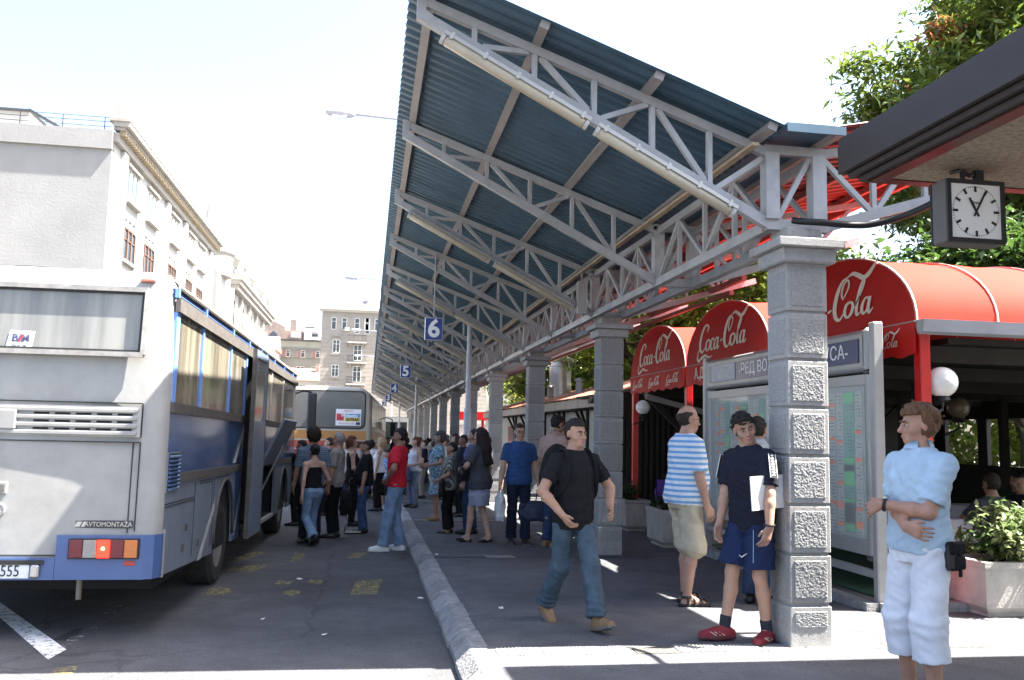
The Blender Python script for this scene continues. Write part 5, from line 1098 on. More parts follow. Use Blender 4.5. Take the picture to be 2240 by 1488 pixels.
hl = MB(); hl.raw([(-120, 130, -4), (40, 150, -4), (60, 420, -6), (-160, 420, -6), (-60, 185, 8), (-5, 200, 6), (0, 300, 14), (-80, 300, 16)], [(0, 1, 5, 4), (4, 5, 6, 7), (1, 2, 6, 5), (2, 3, 7, 6), (3, 0, 4, 7)]); struct('hill', hl, dirt)
# ================================================================== TREES
bark = M('tree_bark', (.10, .08, .06), rough=.95, var=.25, scale=6, bump=.6, bscale=20)
def tree(x, y, z0, h, rx, ry, zc, rz_, nclu, nleaf, size, mat, lab, seed, accent=None, ratio=2.4):
    r = np.random.default_rng(seed); o = empty('broadleaf_tree', (x, y, z0), lab, 'tree', 'trees behind the cafe')
    tr = MB(); tr.tube(cat([(x, y, z0), (x+.1, y, z0+h*.25), (x-.1, y+.1, z0+h*.5), (x+.05, y, z0+h*.8)], 4), list(np.linspace(.30, .06, 13)) if True else 0, 9)
    C = []
    ang = r.uniform(0, 6.28, nclu); cosb = r.uniform(-1, 1, nclu); rad = r.uniform(.45, 1.0, nclu)**.5
    sb = np.sqrt(1-cosb**2); cc = np.stack([rx*rad*sb*np.cos(ang), ry*rad*sb*np.sin(ang), rz_*rad*cosb], 1)
    cc += r.normal(0, .12, cc.shape)*np.array([rx, ry, rz_]); cc += np.array([x, y, zc])
    br = MB()
    for k in range(0, nclu, 3):
        p = Vector(cc[k]); b0 = Vector((x, y, z0+h*r.uniform(.3, .75))); br.tube([b0, b0.lerp(p, .55)+Vector((0, 0, .3)), p], [.09, .05, .015], 6)
    tr.build('trunk', bark, o, smooth=True); br.build('limbs', bark, o, smooth=True)
    cs = r.uniform(.55, 1.1, nclu)
    pos = np.repeat(cc, nleaf, 0)+r.normal(0, 1, (nclu*nleaf, 3))*np.repeat(cs, nleaf)[:, None]*np.array([.55, .55, .34])*min(rx, 4)/4.0
    V_, F = leaf_arrays(pos, None, size, ratio, .5, .15, seed); mi = None; mats = [mat]
    if accent is not None:
        mats = [mat, accent]; m1 = np.repeat(r.uniform(size=nclu) < .09, nleaf) & (r.uniform(size=nclu*nleaf) < .7); mi = np.tile(m1.astype(np.int32), 4)
    fo = link('crown', tri_mesh('crown', V_-np.array([x, y, z0]), F, mats, mi), o); tag(fo, kind='stuff')
lfA = leafmat('ailanthus_leaf', (.045, .09, .014), (.17, .21, .035)); lfB = leafmat('plane_leaf', (.085, .14, .018), (.27, .31, .045)); lfC = leafmat('dark_leaf', (.03, .07, .015), (.09, .15, .03)); seedm = leafmat('rusty_seed_cluster', (.28, .10, .04), (.40, .20, .07))
tree(21.5, 24.5, -.3, 13, 5.6, 5.0, 12.6, 5.2, 210, 330, .40, lfA, 'big feathery tree with rusty seed clusters at the top right', 21, seedm, 3.4)
tree(17, 20.5, -.3, 7, 4.6, 3.6, 5.2, 1.9, 110, 260, .30, lfC, 'dark leafy tree behind the clock, over the nearest awning', 22)
for k, (x, y, h, rx, zc, rz_, mt, lab) in enumerate(((14.5, 30, 7.5, 3.4, 6.2, 2.3, lfB, 'sunlit yellow green tree above the middle awning'), (12.5, 36, 7.5, 3.4, 6.0, 2.6, lfB, 'sunlit green tree above the farthest awning'), (11.5, 44, 7.5, 3.6, 5.8, 3.0, lfC, 'darker tree beyond the second pillar and kiosk roof'), (11, 53, 8, 4, 6.0, 3.2, lfB, 'green tree between the third and fourth pillars'), (18.5, 36, 9, 4, 6.5, 3, lfB, 'tree filling the gap right of nearest pillar'), (13, 63, 8, 4, 6.0, 3.4, lfC, 'far dark tree seen through the middle pillars'), (10, 31, 8, 3.6, 6.2, 2.8, lfB, 'sunlit yellow green tree just left of the farthest awning'), (9.2, 41, 8, 3.4, 6.0, 3.0, lfB, 'yellow green tree rising over the kiosk roof chimneys'), (12.2, 25.5, 8, 3.0, 6.0, 2.2, lfB, 'leafy tree above the gap between two farther awnings'), (18.5, 24, 6, 4.2, 2.9, 2.6, lfB, 'sunlit tree glimpsed through the dark cafe back'))):
    tree(x, y, gz(y), h, rx, rx, zc, rz_, 70, 230, .26 if k < 4 else .34, mt, lab, 40+k)
# ================================================================== PEOPLE
import openvdb as vdb
class Field:
    def __init__(s, lo, hi, h):
        s.h = h; s.lo = np.array(lo, float); n = np.ceil((np.array(hi)-s.lo)/h).astype(int)+1; s.n = n; s.D = np.full(n, .12, np.float32)
        s.ax = [s.lo[i]+h*np.arange(n[i]) for i in range(3)]
    def sub(s, lo, hi, pad):
        a = np.clip(np.floor((np.minimum(lo, hi)-pad-s.lo)/s.h).astype(int), 0, s.n); b = np.clip(np.ceil((np.maximum(lo, hi)+pad-s.lo)/s.h).astype(int)+1, 0, s.n)
        sl_ = tuple(slice(a[i], b[i]) for i in range(3))
        X = s.ax[0][sl_[0]][:, None, None]; Y = s.ax[1][sl_[1]][None, :, None]; Z = s.ax[2][sl_[2]][None, None, :]
        return sl_, X, Y, Z
    def mix(s, sl_, d, k, op='u'):
        if any(q.start >= q.stop for q in sl_): return
        A = s.D[sl_]; d = d.astype(np.float32)
        if op == 'u':
            if k > 0: h = np.clip(.5+.5*(A-d)/k, 0, 1); s.D[sl_] = A*(1-h)+d*h-k*h*(1-h)
            else: s.D[sl_] = np.minimum(A, d)
        else:   # subtract
            d = -d
            if k > 0: h = np.clip(.5-.5*(A-d)/k, 0, 1); s.D[sl_] = A*(1-h)+d*h+k*h*(1-h)
            else: s.D[sl_] = np.maximum(A, d)
    def cap(s, a, b, ra, rb, k=.02, op='u', cut=None):
        a, b = np.array(a, float), np.array(b, float); m = max(ra, rb)
        sl_, X, Y, Z = s.sub(a-m, b+m, k+3*s.h) if False else s.sub(np.minimum(a, b)-m, np.maximum(a, b)+m, k+3*s.h)
        ba = b-a; L = max(ba@ba, 1e-9); t = np.clip(((X-a[0])*ba[0]+(Y-a[1])*ba[1]+(Z-a[2])*ba[2])/L, 0, 1)
        d = np.sqrt((X-a[0]-ba[0]*t)**2+(Y-a[1]-ba[1]*t)**2+(Z-a[2]-ba[2]*t)**2)-(ra+(rb-ra)*t)
        if cut is not None:
            for p, n in cut: d = np.maximum(d, (X-p[0])*n[0]+(Y-p[1])*n[1]+(Z-p[2])*n[2])
        s.mix(sl_, d, k, op)
    def ell(s, c, r, Rm=None, k=.02, op='u', cut=None):
        c = np.array(c, float); r = np.array(r, float); m = r.max()
        sl_, X, Y, Z = s.sub(c-m, c+m, k+3*s.h); x, y, z = X-c[0], Y-c[1], Z-c[2]
        if Rm is not None: x, y, z = [Rm[0][i]*x+Rm[1][i]*y+Rm[2][i]*z for i in range(3)]
        q = np.sqrt((x/r[0])**2+(y/r[1])**2+(z/r[2])**2); q2 = np.sqrt((x/r[0]**2)**2+(y/r[1]**2)**2+(z/r[2]**2)**2)+1e-6
        d = q*(q-1)/q2
        if cut is not None: d = np.maximum(d, cut(x, y, z))
        s.mix(sl_, d, k, op)
    def loft(s, o, Rm, zs_, rx, ry, yo, k=.02, zlo=None, zhi=None, wr=0, seed=0):
        """stack of ellipses along the local z of frame (o, Rm)"""
        o = np.array(o, float); m = max(max(rx), max(ry)); c0 = o+np.array(Rm) @ np.array([0, 0, zs_[0]]); c1 = o+np.array(Rm) @ np.array([0, 0, zs_[-1]])
        sl_, X, Y, Z = s.sub(np.minimum(c0, c1)-m, np.maximum(c0, c1)+m, k+3*s.h); x, y, z = X-o[0], Y-o[1], Z-o[2]
        Rm = np.array(Rm); x, y, z = [Rm[0][i]*x+Rm[1][i]*y+Rm[2][i]*z for i in range(3)]
        a = np.interp(z, zs_, rx); b = np.interp(z, zs_, ry); yy = y-np.interp(z, zs_, yo)
        q = (np.abs(x/a)**2.3+np.abs(yy/b)**2.3)**(1/2.3); d = (q-1)*np.minimum(a, b)
        lo_ = zs_[0] if zlo is None else zlo; hi_ = zs_[-1] if zhi is None else zhi
        d = np.maximum(d, np.maximum(lo_-z, z-hi_)); s.mix(sl_, d, k)
    def noise(s, amp, freq, seed, dirn=None):
        r = np.random.default_rng(seed); X, Y, Z = s.ax[0][:, None, None], s.ax[1][None, :, None], s.ax[2][None, None, :]
        w1 = np.sin(X*9+Z*6+seed+1.5*np.sin(Z*8+Y*5))+np.sin(Y*11-Z*8+X*6+seed*2); acc = 0
        for i in range(5):
            d = r.normal(size=3)
            if dirn is not None: d = d*np.array(dirn)
            d /= np.linalg.norm(d); f = freq*r.uniform(.6, 1.6); acc = acc+np.sin((X*d[0]+Y*d[1]+Z*d[2])*f+w1*2.4+r.uniform(0, 6))
        s.D += (amp*.45*acc).astype(np.float32)
    def folds(s, c, axis, amp, freq, width, seed=0, skew=2.2):
        c = np.array(c, float); a = np.array(axis, float); a /= np.linalg.norm(a); m = width*2.2+.16
        sl_, X, Y, Z = s.sub(c-m, c+m, 0); x, y, z = X-c[0], Y-c[1], Z-c[2]; t = x*a[0]+y*a[1]+z*a[2]; r2 = x*x+y*y+z*z-t*t
        ph = np.sin(x*17+seed)*skew+np.sin(y*15+z*6+seed*1.7)*skew*.7
        s.D[sl_] += (amp*np.sin(freq*t+ph)*np.exp(-(t/width)**2)*np.exp(-r2/.02)).astype(np.float32)
    def mesh(s, name, mats, sc, off=(0, 0, 0)):
        h = s.h; D = np.clip(s.D, -3*h, 3*h).astype(np.float32); D[0] = D[-1] = 3*h; D[:, 0] = D[:, -1] = 3*h; D[:, :, 0] = D[:, :, -1] = 3*h
        g = vdb.FloatGrid(3*h); g.copyFromArray(D, tolerance=0.0); P, Q = g.convertToPolygons(isovalue=0.0) if False else g.convertToQuads(isovalue=0.0)
        P = (P*h+s.lo)*sc; me = bpy.data.meshes.new(name); me.vertices.add(len(P)); me.vertices.foreach_set('co', P.astype(np.float32).ravel())
        Q = Q[:, ::-1]; me.loops.add(len(Q)*4); me.loops.foreach_set('vertex_index', Q.astype(np.int32).ravel()); me.polygons.add(len(Q)); me.polygons.foreach_set('loop_start', np.arange(0, len(Q)*4, 4, dtype=np.int32))
        for m in mats: me.materials.append(m)
        me.polygons.foreach_set('use_smooth', [True]*len(Q)); me.update(calc_edges=True); return me
def rotm(yaw=0, pitch=0, roll=0):
    """local frame facing +y: yaw CCW about z, pitch>0 nods down/forward, roll>0 tilts to own right"""
    return np.array(Matrix.Rotation(R(yaw), 3, 'Z') @ Matrix.Rotation(R(-pitch), 3, 'X') @ Matrix.Rotation(R(roll), 3, 'Y'))
def ik(a, b, l1, l2, pole):
    a, b = np.array(a, float), np.array(b, float); d = b-a; L = np.linalg.norm(d); mx = (l1+l2)*.999
    if L > mx: b = a+d/L*mx; d = b-a; L = mx
    u = d/L; x = (l1*l1-l2*l2+L*L)/(2*L); hgt = math.sqrt(max(0, l1*l1-x*x)); p = np.array(pole, float); p = p-u*(p@u); p /= np.linalg.norm(p)+1e-9
    return a+u*x+p*hgt, b
SKIN = {}
def skin(c):
    k = f'skin_{len(SKIN)}'
    if c not in SKIN:
        m = M('skin_tone_'+'abcdefghij'[len(SKIN)], c, rough=.5, var=.16, scale=9, bump=.12, bscale=90, spec=.35); m.node_tree.nodes['Principled BSDF'].inputs['Subsurface Weight'].default_value = .08; m.node_tree.nodes['Principled BSDF'].inputs['Subsurface Radius'].default_value = (.01, .004, .002); SKIN[c] = m
    return SKIN[c]
def cloth(name, c, bump=.25): return M(name, c, rough=.85, var=.1, scale=9, bump=bump, bscale=260, spec=.15)
def denim(name, c): return M(name, c, rough=.85, var=.32, scale=7, bump=.35, bscale=240, spec=.15)
def striped(name, c1, c2, period, duty=.5, axis='Z', off=0):
    m = cloth(name, c1); t = m.node_tree; b = t.nodes['Principled BSDF']; tc = t.nodes.new('ShaderNodeTexCoord'); sp = t.nodes.new('ShaderNodeSeparateXYZ'); t.links.new(tc.outputs['Object'], sp.inputs[0])
    a = t.nodes.new('ShaderNodeMath'); a.operation = 'DIVIDE'; t.links.new(sp.outputs[axis], a.inputs[0]); a.inputs[1].default_value = period
    f = t.nodes.new('ShaderNodeMath'); f.operation = 'FRACT'; t.links.new(a.outputs[0], f.inputs[0]); g = t.nodes.new('ShaderNodeMath'); g.operation = 'GREATER_THAN'; t.links.new(f.outputs[0], g.inputs[0]); g.inputs[1].default_value = duty
    mx = t.nodes.new('ShaderNodeMix'); mx.data_type = 'RGBA'; t.links.new(g.outputs[0], mx.inputs[0]); mx.inputs[6].default_value = (*c1, 1); mx.inputs[7].default_value = (*c2, 1); t.links.new(mx.outputs[2], b.inputs['Base Color']); return m
def printed(name, c1, c2, scale=16):
    m = cloth(name, c1); t = m.node_tree; b = t.nodes['Principled BSDF']; tc = t.nodes.new('ShaderNodeTexCoord'); v = t.nodes.new('ShaderNodeTexVoronoi'); v.inputs['Scale'].default_value = scale; t.links.new(tc.outputs['Object'], v.inputs['Vector'])
    r = t.nodes.new('ShaderNodeMapRange'); r.inputs[1].default_value = .35; r.inputs[2].default_value = .45; t.links.new(v.outputs[0], r.inputs[0]); mx = t.nodes.new('ShaderNodeMix'); mx.data_type = 'RGBA'; t.links.new(r.outputs[0], mx.inputs[0]); mx.inputs[6].default_value = (*c1, 1); mx.inputs[7].default_value = (*c2, 1); t.links.new(mx.outputs[2], b.inputs['Base Color']); return m
HAIRM = lambda n, c: M(n, c, rough=.55, var=.35, scale=30, bump=.6, bscale=120, spec=.3)
hblack = HAIRM('black_hair', (.012, .010, .009)); hdark = HAIRM('dark_brown_hair', (.028, .018, .012)); hbrown = HAIRM('light_brown_hair', (.13, .065, .032)); hgrey = HAIRM('grey_hair', (.25, .24, .23)); haub = HAIRM('auburn_hair', (.11, .04, .02)); hblond = HAIRM('blond_hair', (.38, .27, .13))
eyew = M('eye_white', (.62, .60, .57), rough=.2, var=0); eyed = M('eye_iris', (.03, .02, .015), rough=.15, var=0); lipm = M('lip', (.38, .15, .12), rough=.45, var=0)
def person(loc, heading, Ht, label, sk=(.50, .29, .20), female=False, fat=0.0, vox=.011, pose=None, top=None, bottom=None, shoe=None, hair=('short', hdark), extra=None, face=False, group=None, rk=0, glasses=None, socks=None):
    """top = (kind, material, opts)  bottom = (kind, material, opts)  shoe = (kind, material)"""
    p = dict(lean=0, side=0, twist=0, pelvis=(0, 0, 0), fl=(-.10, .02, .085, 12), fr=(.10, .0, .085, -12), wl=(-.27, .05, .83), wr=(.27, .05, .83), el=(-.6, -1, 0), er=(.6, -1, 0), head=(0, 0, 0), kl=(-.15, 1, 0), kr=(.15, 1, 0), hl=None, hr=None, curl=35, toe=(0, 0))
    p.update(pose or {}); s = Ht/1.762
    root = empty('person', loc, label, 'person', group, (0, 0, R(heading-90)))
    P = np.array([0, 0, .962])+np.array(p['pelvis']); Rt = rotm(p['twist'], p['lean'], p['side']); Rp = rotm(0, p['lean']*.3, 0)
    T = lambda v: P+Rt @ np.array(v, float)
    sw = .155 if female else .176
    N = T((0, -.015, .545)); Sh = {-1: T((-sw, -.012, .436)), 1: T((sw, -.012, .436))}; Hip = {-1: P+Rp @ np.array([-.086, 0, -.03]), 1: P+Rp @ np.array([.086, 0, -.03])}
    Rh = Rt @ rotm(*p['head']); Hd = lambda v: N+Rh @ np.array(v, float)
    leg = {}; arm = {}
    for sd, f, k in ((-1, p['fl'], p['kl']), (1, p['fr'], p['kr'])): leg[sd] = ik(Hip[sd], f[:3], .43, .425, k)
    for sd, w, e in ((-1, p['wl'], p['el']), (1, p['wr'], p['er'])): arm[sd] = ik(Sh[sd], w, .285, .255, e)
    ap = np.array([q for d in (leg, arm) for pr_ in d.values() for q in pr_]+[N, Hd((0, 0, .26))]); lo = ap.min(0)-.26; hi = ap.max(0)+.26; lo[2] = max(lo[2], -.06); hi[2] = Hd((0, 0, .26))[2]+.1
    if female: zt_ = [-.13, -.03, .05, .14, .25, .36, .45, .52, .56]; rx = [.145, .170, .155, .122, .130, .142, .120, .070, .045]; ry = [.09, .112, .10, .085, .10, .108, .088, .06, .045]; yo = [0, -.012, 0, .008, .012, .008, -.005, -.012, -.012]
    else: zt_ = [-.13, -.03, .05, .14, .25, .36, .45, .52, .56]; rx = [.135, .160, .157, .148, .156, .168, .140, .080, .05]; ry = [.09, .112, .108, .102, .110, .118, .098, .065, .045]; yo = [0, -.005, .0, .005, .008, .006, -.004, -.012, -.012]
    fz = np.exp(-((np.array(zt_)-.12)/.16)**2)*fat; rx = list(np.array(rx)+fz*.5); ry = list(np.array(ry)+fz); yo = list(np.array(yo)+fz*.6)
    def hand(F, sd, w, e):
        d = (w-e)/np.linalg.norm(w-e); hs = p['hl'] if sd < 0 else p['hr']; inn = np.array([-sd, .25, 0.])
        if hs is not None: d = np.array(hs[0], float); d /= np.linalg.norm(d); inn = np.array(hs[1], float)
        n = inn-d*(inn@d); n /= np.linalg.norm(n)+1e-9; sx = np.cross(d, n)*(1 if sd > 0 else -1)   # sx: thumb side
        if hs is None and sx[1] < 0: sx = -sx
        for q, r_ in ((-.028, .0135), (-.009, .015), (.011, .015), (.03, .014)): F.cap(w+sx*q*.6, w+d*.085+sx*q, r_+.003, r_, .012)
        c = R(p['curl'])
        for q, l in ((.031, .068), (.0105, .076), (-.010, .070), (-.030, .055)):
            k0 = w+d*.088+sx*q; d1 = d*math.cos(c*.5)+n*math.sin(c*.5); d2 = d*math.cos(c*1.3)+n*math.sin(c*1.3); k1 = k0+d1*l*.55+sx*q*.22; k2 = k1+d2*l*.5
            F.cap(k0, k1, .0088, .0080, .002); F.cap(k1, k2, .0080, .0066, .002)
        t0 = w+d*.02+sx*.026; t1 = t0+d*.032+sx*.024+n*.012; t2 = t1+d*.034+sx*.006+n*.012; F.cap(t0, t1, .014, .0115, .008); F.cap(t1, t2, .0105, .0085, .004)
    # ---- body
    F = Field(lo, hi, vox)
    F.loft(P, Rt, zt_, rx, ry, yo, .03)
    if female:
        for sd in (-1, 1): F.ell(T((sd*.068, .092, .31)), (.06, .055, .06), Rt, .03)
    for sd in (-1, 1):
        kn, an = leg[sd]; h = Hip[sd]
        F.cap(h, h+(kn-h)*.5, .079, .066, .04); F.cap(h+(kn-h)*.5, kn, .066, .050, .03); F.cap(kn, kn+(an-kn)*.32+np.array([0, -.012, 0]), .05, .053, .03); F.cap(kn+(an-kn)*.32+np.array([0, -.012, 0]), an, .052, .036, .02)
        e, w = arm[sd]; F.ell(Sh[sd], (.056,)*3, None, .04); F.cap(T((sd*.035, -.02, .50)), Sh[sd], .036, .042, .04); F.cap(Sh[sd], e, .047 if female else .054, .036 if female else .042, .03); F.cap(e, e+(w-e)*.3, .038 if female else .043, .036 if female else .043, .02); F.cap(e+(w-e)*.3, w, .036 if female else .042, .024 if female else .028, .02); hand(F, sd, w, e)
        f = p['fl'] if sd < 0 else p['fr']; ty = R(f[3]); tp = R(p['toe'][0 if sd < 0 else 1]); fd = np.array([math.cos(tp)*-math.sin(ty), math.cos(tp)*math.cos(ty), math.sin(tp)])
        F.cap(an+np.array([0, -.025, -.05]), an+fd*.15+np.array([0, 0, -.062]), .03, .026, .02); F.cap(an, an+fd*.12+np.array([0, 0, -.055]), .034, .024, .02)
    F.cap(N+Rt @ np.array([0, -.01, -.06]), Hd((0, .004, .09)), .058 if not female else .048, .052 if not female else .044, .035)
    F.ell(Hd((0, -.008, .150)), (.073, .093, .098), Rh, .0); F.ell(Hd((0, .030, .085)), (.057, .066, .080), Rh, .02); F.ell(Hd((0, .062, .032)), (.03, .030, .024), Rh, .025)
    for sd in (-1, 1):
        F.ell(Hd((sd*.046, .05, .095)), (.024, .03, .024), Rh, .02); F.ell(Hd((sd*.075, -.008, .118)), (.011, .021, .031), Rh, .006); F.ell(Hd((sd*.031, .104, .124)), (.020, .013, .012), Rh, .016, 's')
    F.cap(Hd((-.036, .080, .143)), Hd((.036, .080, .143)), .012, .012, .012); F.cap(Hd((0, .092, .130)), Hd((0, .113, .093)), .008, .0135, .010); F.cap(Hd((-.011, .102, .088)), Hd((.011, .102, .088)), .009, .009, .006)
    F.ell(Hd((0, .093, .063)), (.024, .012, .0065), Rh, .005); F.ell(Hd((0, .092, .053)), (.021, .012, .007), Rh, .005)
    sm = skin(sk); me = F.mesh('body', [sm, lipm], s)
    if face:
        n_ = len(me.polygons); ctr = np.empty(n_*3, np.float32); me.polygons.foreach_get('center', ctr); L = (ctr.reshape(-1, 3)/s-N) @ Rh; mi = ((np.abs(L[:, 0]) < .024) & (L[:, 1] > .09) & (L[:, 2] > .047) & (L[:, 2] < .069)).astype(np.int32); me.polygons.foreach_set('material_index', mi)
    body = link('body', me, root)
    loc3 = lambda v: tuple(Hd(v)*s)
    if face:
        for sd in (-1, 1):
            e_ = MB(); e_.lathe((0, 0, 0), [(.0125*math.sin(k*math.pi/8)+1e-4, -.0125*math.cos(k*math.pi/8)) for k in range(9)], 12, 'y'); e_.v = [loc3(np.array(v)*np.array([1.15, .88, .48])+np.array([sd*.031, .0835, .124])) for v in e_.v]; eo = e_.build('eye', eyew, root, local=True, smooth=True)
            i_ = MB(); i_.lathe((0, 0, 0), [(.0066*math.sin(k*math.pi/8)+1e-4, -.0066*math.cos(k*math.pi/8)) for k in range(9)], 10, 'y'); i_.v = [loc3(np.array(v)+np.array([sd*.031, .0905, .1245])) for v in i_.v]; i_.build('iris', eyed, eo, local=True, smooth=True)
            MB().tube([loc3((sd*.012, .098, .143)), loc3((sd*.030, .0985, .149)), loc3((sd*.050, .086, .143))], [.0042*s, .005*s, .003*s], 6).build('eyebrow', hair[1], root, local=True, smooth=True)
            MB().tube([loc3((sd*.016, .0945, .128)), loc3((sd*.031, .098, .1315)), loc3((sd*.046, .090, .126))], .0022*s, 5).build('eyelid', sm, root, local=True, smooth=True)
    # ---- hair
    kind, hm = hair
    if kind != 'none':
        F = Field(np.minimum(N, Hd((0, 0, .2)))-.36 if kind == 'long' else np.minimum(N, Hd((0, 0, .2)))-.20, Hd((0, 0, .2))+.20, max(.006, vox*.8))
        inf = {'short': .008, 'crop': .0065, 'tuft': .012, 'curly': .03, 'bob': .018, 'long': .016, 'bun': .009, 'bald': .005, 'mop': .016}[kind]
        fl_ = {'bald': .20}.get(kind, .188); low = {'bald': .06, 'bob': .0, 'long': -.1, 'mop': .035, 'curly': .03}.get(kind, .065)
        def cut(x, y, z):
            face_ = np.maximum(.018-y+.16*np.maximum(0, z-.0), z-(fl_-.15)-.25*np.maximum(0, .08-y)) ; face_ = np.minimum(.03+.0*z-y, 99) if False else np.maximum(.022-y, z-(fl_-.15))
            d = np.maximum(-face_, (low-.15)+.3*np.maximum(0, y)-z)
            d = np.maximum(d, np.maximum(np.maximum(-.012-y, np.abs(z+.032)-.036), np.abs(np.abs(x)-.09)-.03)*-1) if kind in ('short', 'crop', 'bald', 'tuft') else d
            if kind == 'bald': d = np.maximum(d, z-.035+.4*np.maximum(0, -y-.03))
            return d
        F.ell(Hd((0, -.012, .150)), (.075+inf, .095+inf, .099+inf), Rh, 0, cut=cut)
        if kind == 'mop':
            F.ell(Hd((0, .05, .205)), (.066, .045, .030), Rh, .02)
        if kind == 'tuft':
            for q in range(9): F.cap(Hd((-.045+.011*q, .07, .215)), Hd((-.05+.0125*q, .094, .180+.006*(q % 3))), .013, .006, .01)
        if kind == 'bun': F.ell(Hd((0, -.12, .17)), (.05, .045, .05), Rh, .02)
        if kind == 'long':
            F.cap(Hd((0, -.06, .13)), T((0, -.10, .46)), .085, .10, .04); F.cap(T((0, -.10, .46)), T((0, -.13, .27)), .10, .075, .04)
            for sd in (-1, 1): F.cap(Hd((sd*.065, 0, .13)), T((sd*.085, -.04, .42)), .035, .045, .03)
        if kind == 'bob':
            for sd in (-1, 1): F.cap(Hd((sd*.07, -.01, .14)), Hd((sd*.075, -.01, .05)), .03, .022, .03)
            F.cap(Hd((0, -.07, .14)), Hd((0, -.075, .04)), .07, .05, .03)
        if face and kind not in ('bald', 'long'):
            g_ = np.random.default_rng(70+rk); nT = 150
            for q in range(nT):
                th = g_.uniform(0, 6.283); ph = g_.uniform(-.1, 1.0); cz_ = math.sqrt(max(0, 1-ph*ph)); v0 = np.array([math.cos(th)*cz_, math.sin(th)*cz_, ph])
                if v0[1] > .30 and v0[2] < .42: continue
                if v0[2] < .15 and v0[1] > -.1: continue
                pp = np.array([0, -.012, .150])+v0*np.array([.075+inf*.8, .095+inf*.8, .099+inf*.8]); fl2 = np.array([v0[0]*.5, (.9 if v0[1] > .1 else -.5), -.55 if v0[2] < .7 else -.1])+g_.normal(0, .35, 3); fl2 -= v0*(fl2@v0)*.8; fl2 /= np.linalg.norm(fl2); ln = {'crop': .012, 'short': .022, 'tuft': .032, 'mop': .042, 'bob': .04, 'bun': .02, 'curly': .03}[kind]*g_.uniform(.6, 1.2)
                F.cap(Hd(pp), Hd(pp+fl2*ln+v0*.003), .0075, .003, .004)
        F.noise({'curly': .014, 'tuft': .006}.get(kind, .0035), 150 if kind == 'curly' else 130, 5+rk); link('hair', F.mesh('hair', [hm], s), root)
    # ---- top
    def sleeves(F, frac, inf, r0=.053, r1=.050):
        for sd in (-1, 1):
            e, w = arm[sd]; a = Sh[sd]; d = (e-a)/np.linalg.norm(e-a)
            if frac <= .95:
                q = a+(e-a)*frac; F.cap(a, q+d*.05, r0+inf, r1+inf+.004, .03, cut=[(q, d)])
            else:
                d2 = (w-e)/np.linalg.norm(w-e); q = e+(w-e)*(frac-1.0) if frac > 1 else e; F.cap(a, e, r0+inf, .052+inf, .03)
                if frac > 1: F.cap(e, q+d2*.04, .05+inf, .042+inf, .03, cut=[(q, d2)])
    if top:
        kind, tm_, o = top; inf = o.get('loose', .014); hem = o.get('hem', -.08)
        F = Field(lo, hi, vox); za = np.array(zt_); r1 = np.array(rx)+inf+o.get('flare', .014)*np.clip((.35-za)/.45, 0, 1); r2 = np.array(ry)+inf+o.get('flare', .014)*np.clip((.35-za)/.45, 0, 1)
        za2 = za.copy(); za2[0] = min(za2[0], hem); F.loft(P, Rt, list(za2), list(r1), list(r2), yo, .01, zlo=hem, zhi=.535 if kind != 'tank' else o.get('topz', .40))
        if female:
            for sd in (-1, 1): F.ell(T((sd*.068, .092, .31)), (.06+inf, .055+inf, .06+inf), Rt, .03)
        if kind != 'tank':
            for sd in (-1, 1): F.cap(T((sd*.03, -.02, .482)), Sh[sd], .044+inf*.5, .048+inf*.5, .03)
            sleeves(F, o.get('sleeve', .62), inf*.8)
        F.ell(N+Rt @ np.array([0, .03, .045]), (.07, .085, .075), Rt, .006, 's')
        if o.get('vneck'): F.ell(N+Rt @ np.array([0, .09, -.02]), (.035, .05, .07), Rt, .006, 's')
        F.noise(o.get('wr', .0045)*.5, 40, 11+rk, (1.4, 1, .7)); F.noise(.002, 95, 31+rk)
        if face:
            F.folds(T((0, .05, .03)), (.25, .1, 1), .0042, 75, .12, rk); F.folds(T((.12, .05, .33)), (.7, .1, .6), .004, 80, .11, rk+2); F.folds(T((-.12, .05, .33)), (-.7, .1, .6), .004, 80, .11, rk+3); F.folds(T((0, -.1, .2)), (.3, 0, 1), .0042, 62, .2, rk+4)
            for sd in (-1, 1): e_, w_ = arm[sd]; F.folds(Sh[sd]+(e_-Sh[sd])*.35, (e_-Sh[sd])+np.array([0, 0, .1]), .0032, 110, .10, rk+sd)
        to = link('shirt', F.mesh('shirt', [tm_], s), root)
        if o.get('collar'):
            c = MB(); n = 18; pr_ = []
            for k in range(n+1):
                a = R(65+ (410-65-0)*0)+R(-250+320*k/n)*0+R(115+310*k/n); ca, sa = math.cos(a), math.sin(a)
                pr_.append([tuple((N+Rt @ np.array([ca*.066, .012+sa*.072, -.012+.0*sa]))*s), tuple((N+Rt @ np.array([ca*.064, .008+sa*.068, .040-.012*max(0, sa)]))*s), tuple((N+Rt @ np.array([ca*.084, .010+sa*.088, -.006-.012*max(0, sa)]))*s)])
            c.raw([q for r_ in pr_ for q in r_], [f for k in range(n) for f in ((k*3, k*3+3, k*3+4, k*3+1), (k*3+1, k*3+4, k*3+5, k*3+2))]); c.build('collar', o['collar'], to, local=True, smooth=True)
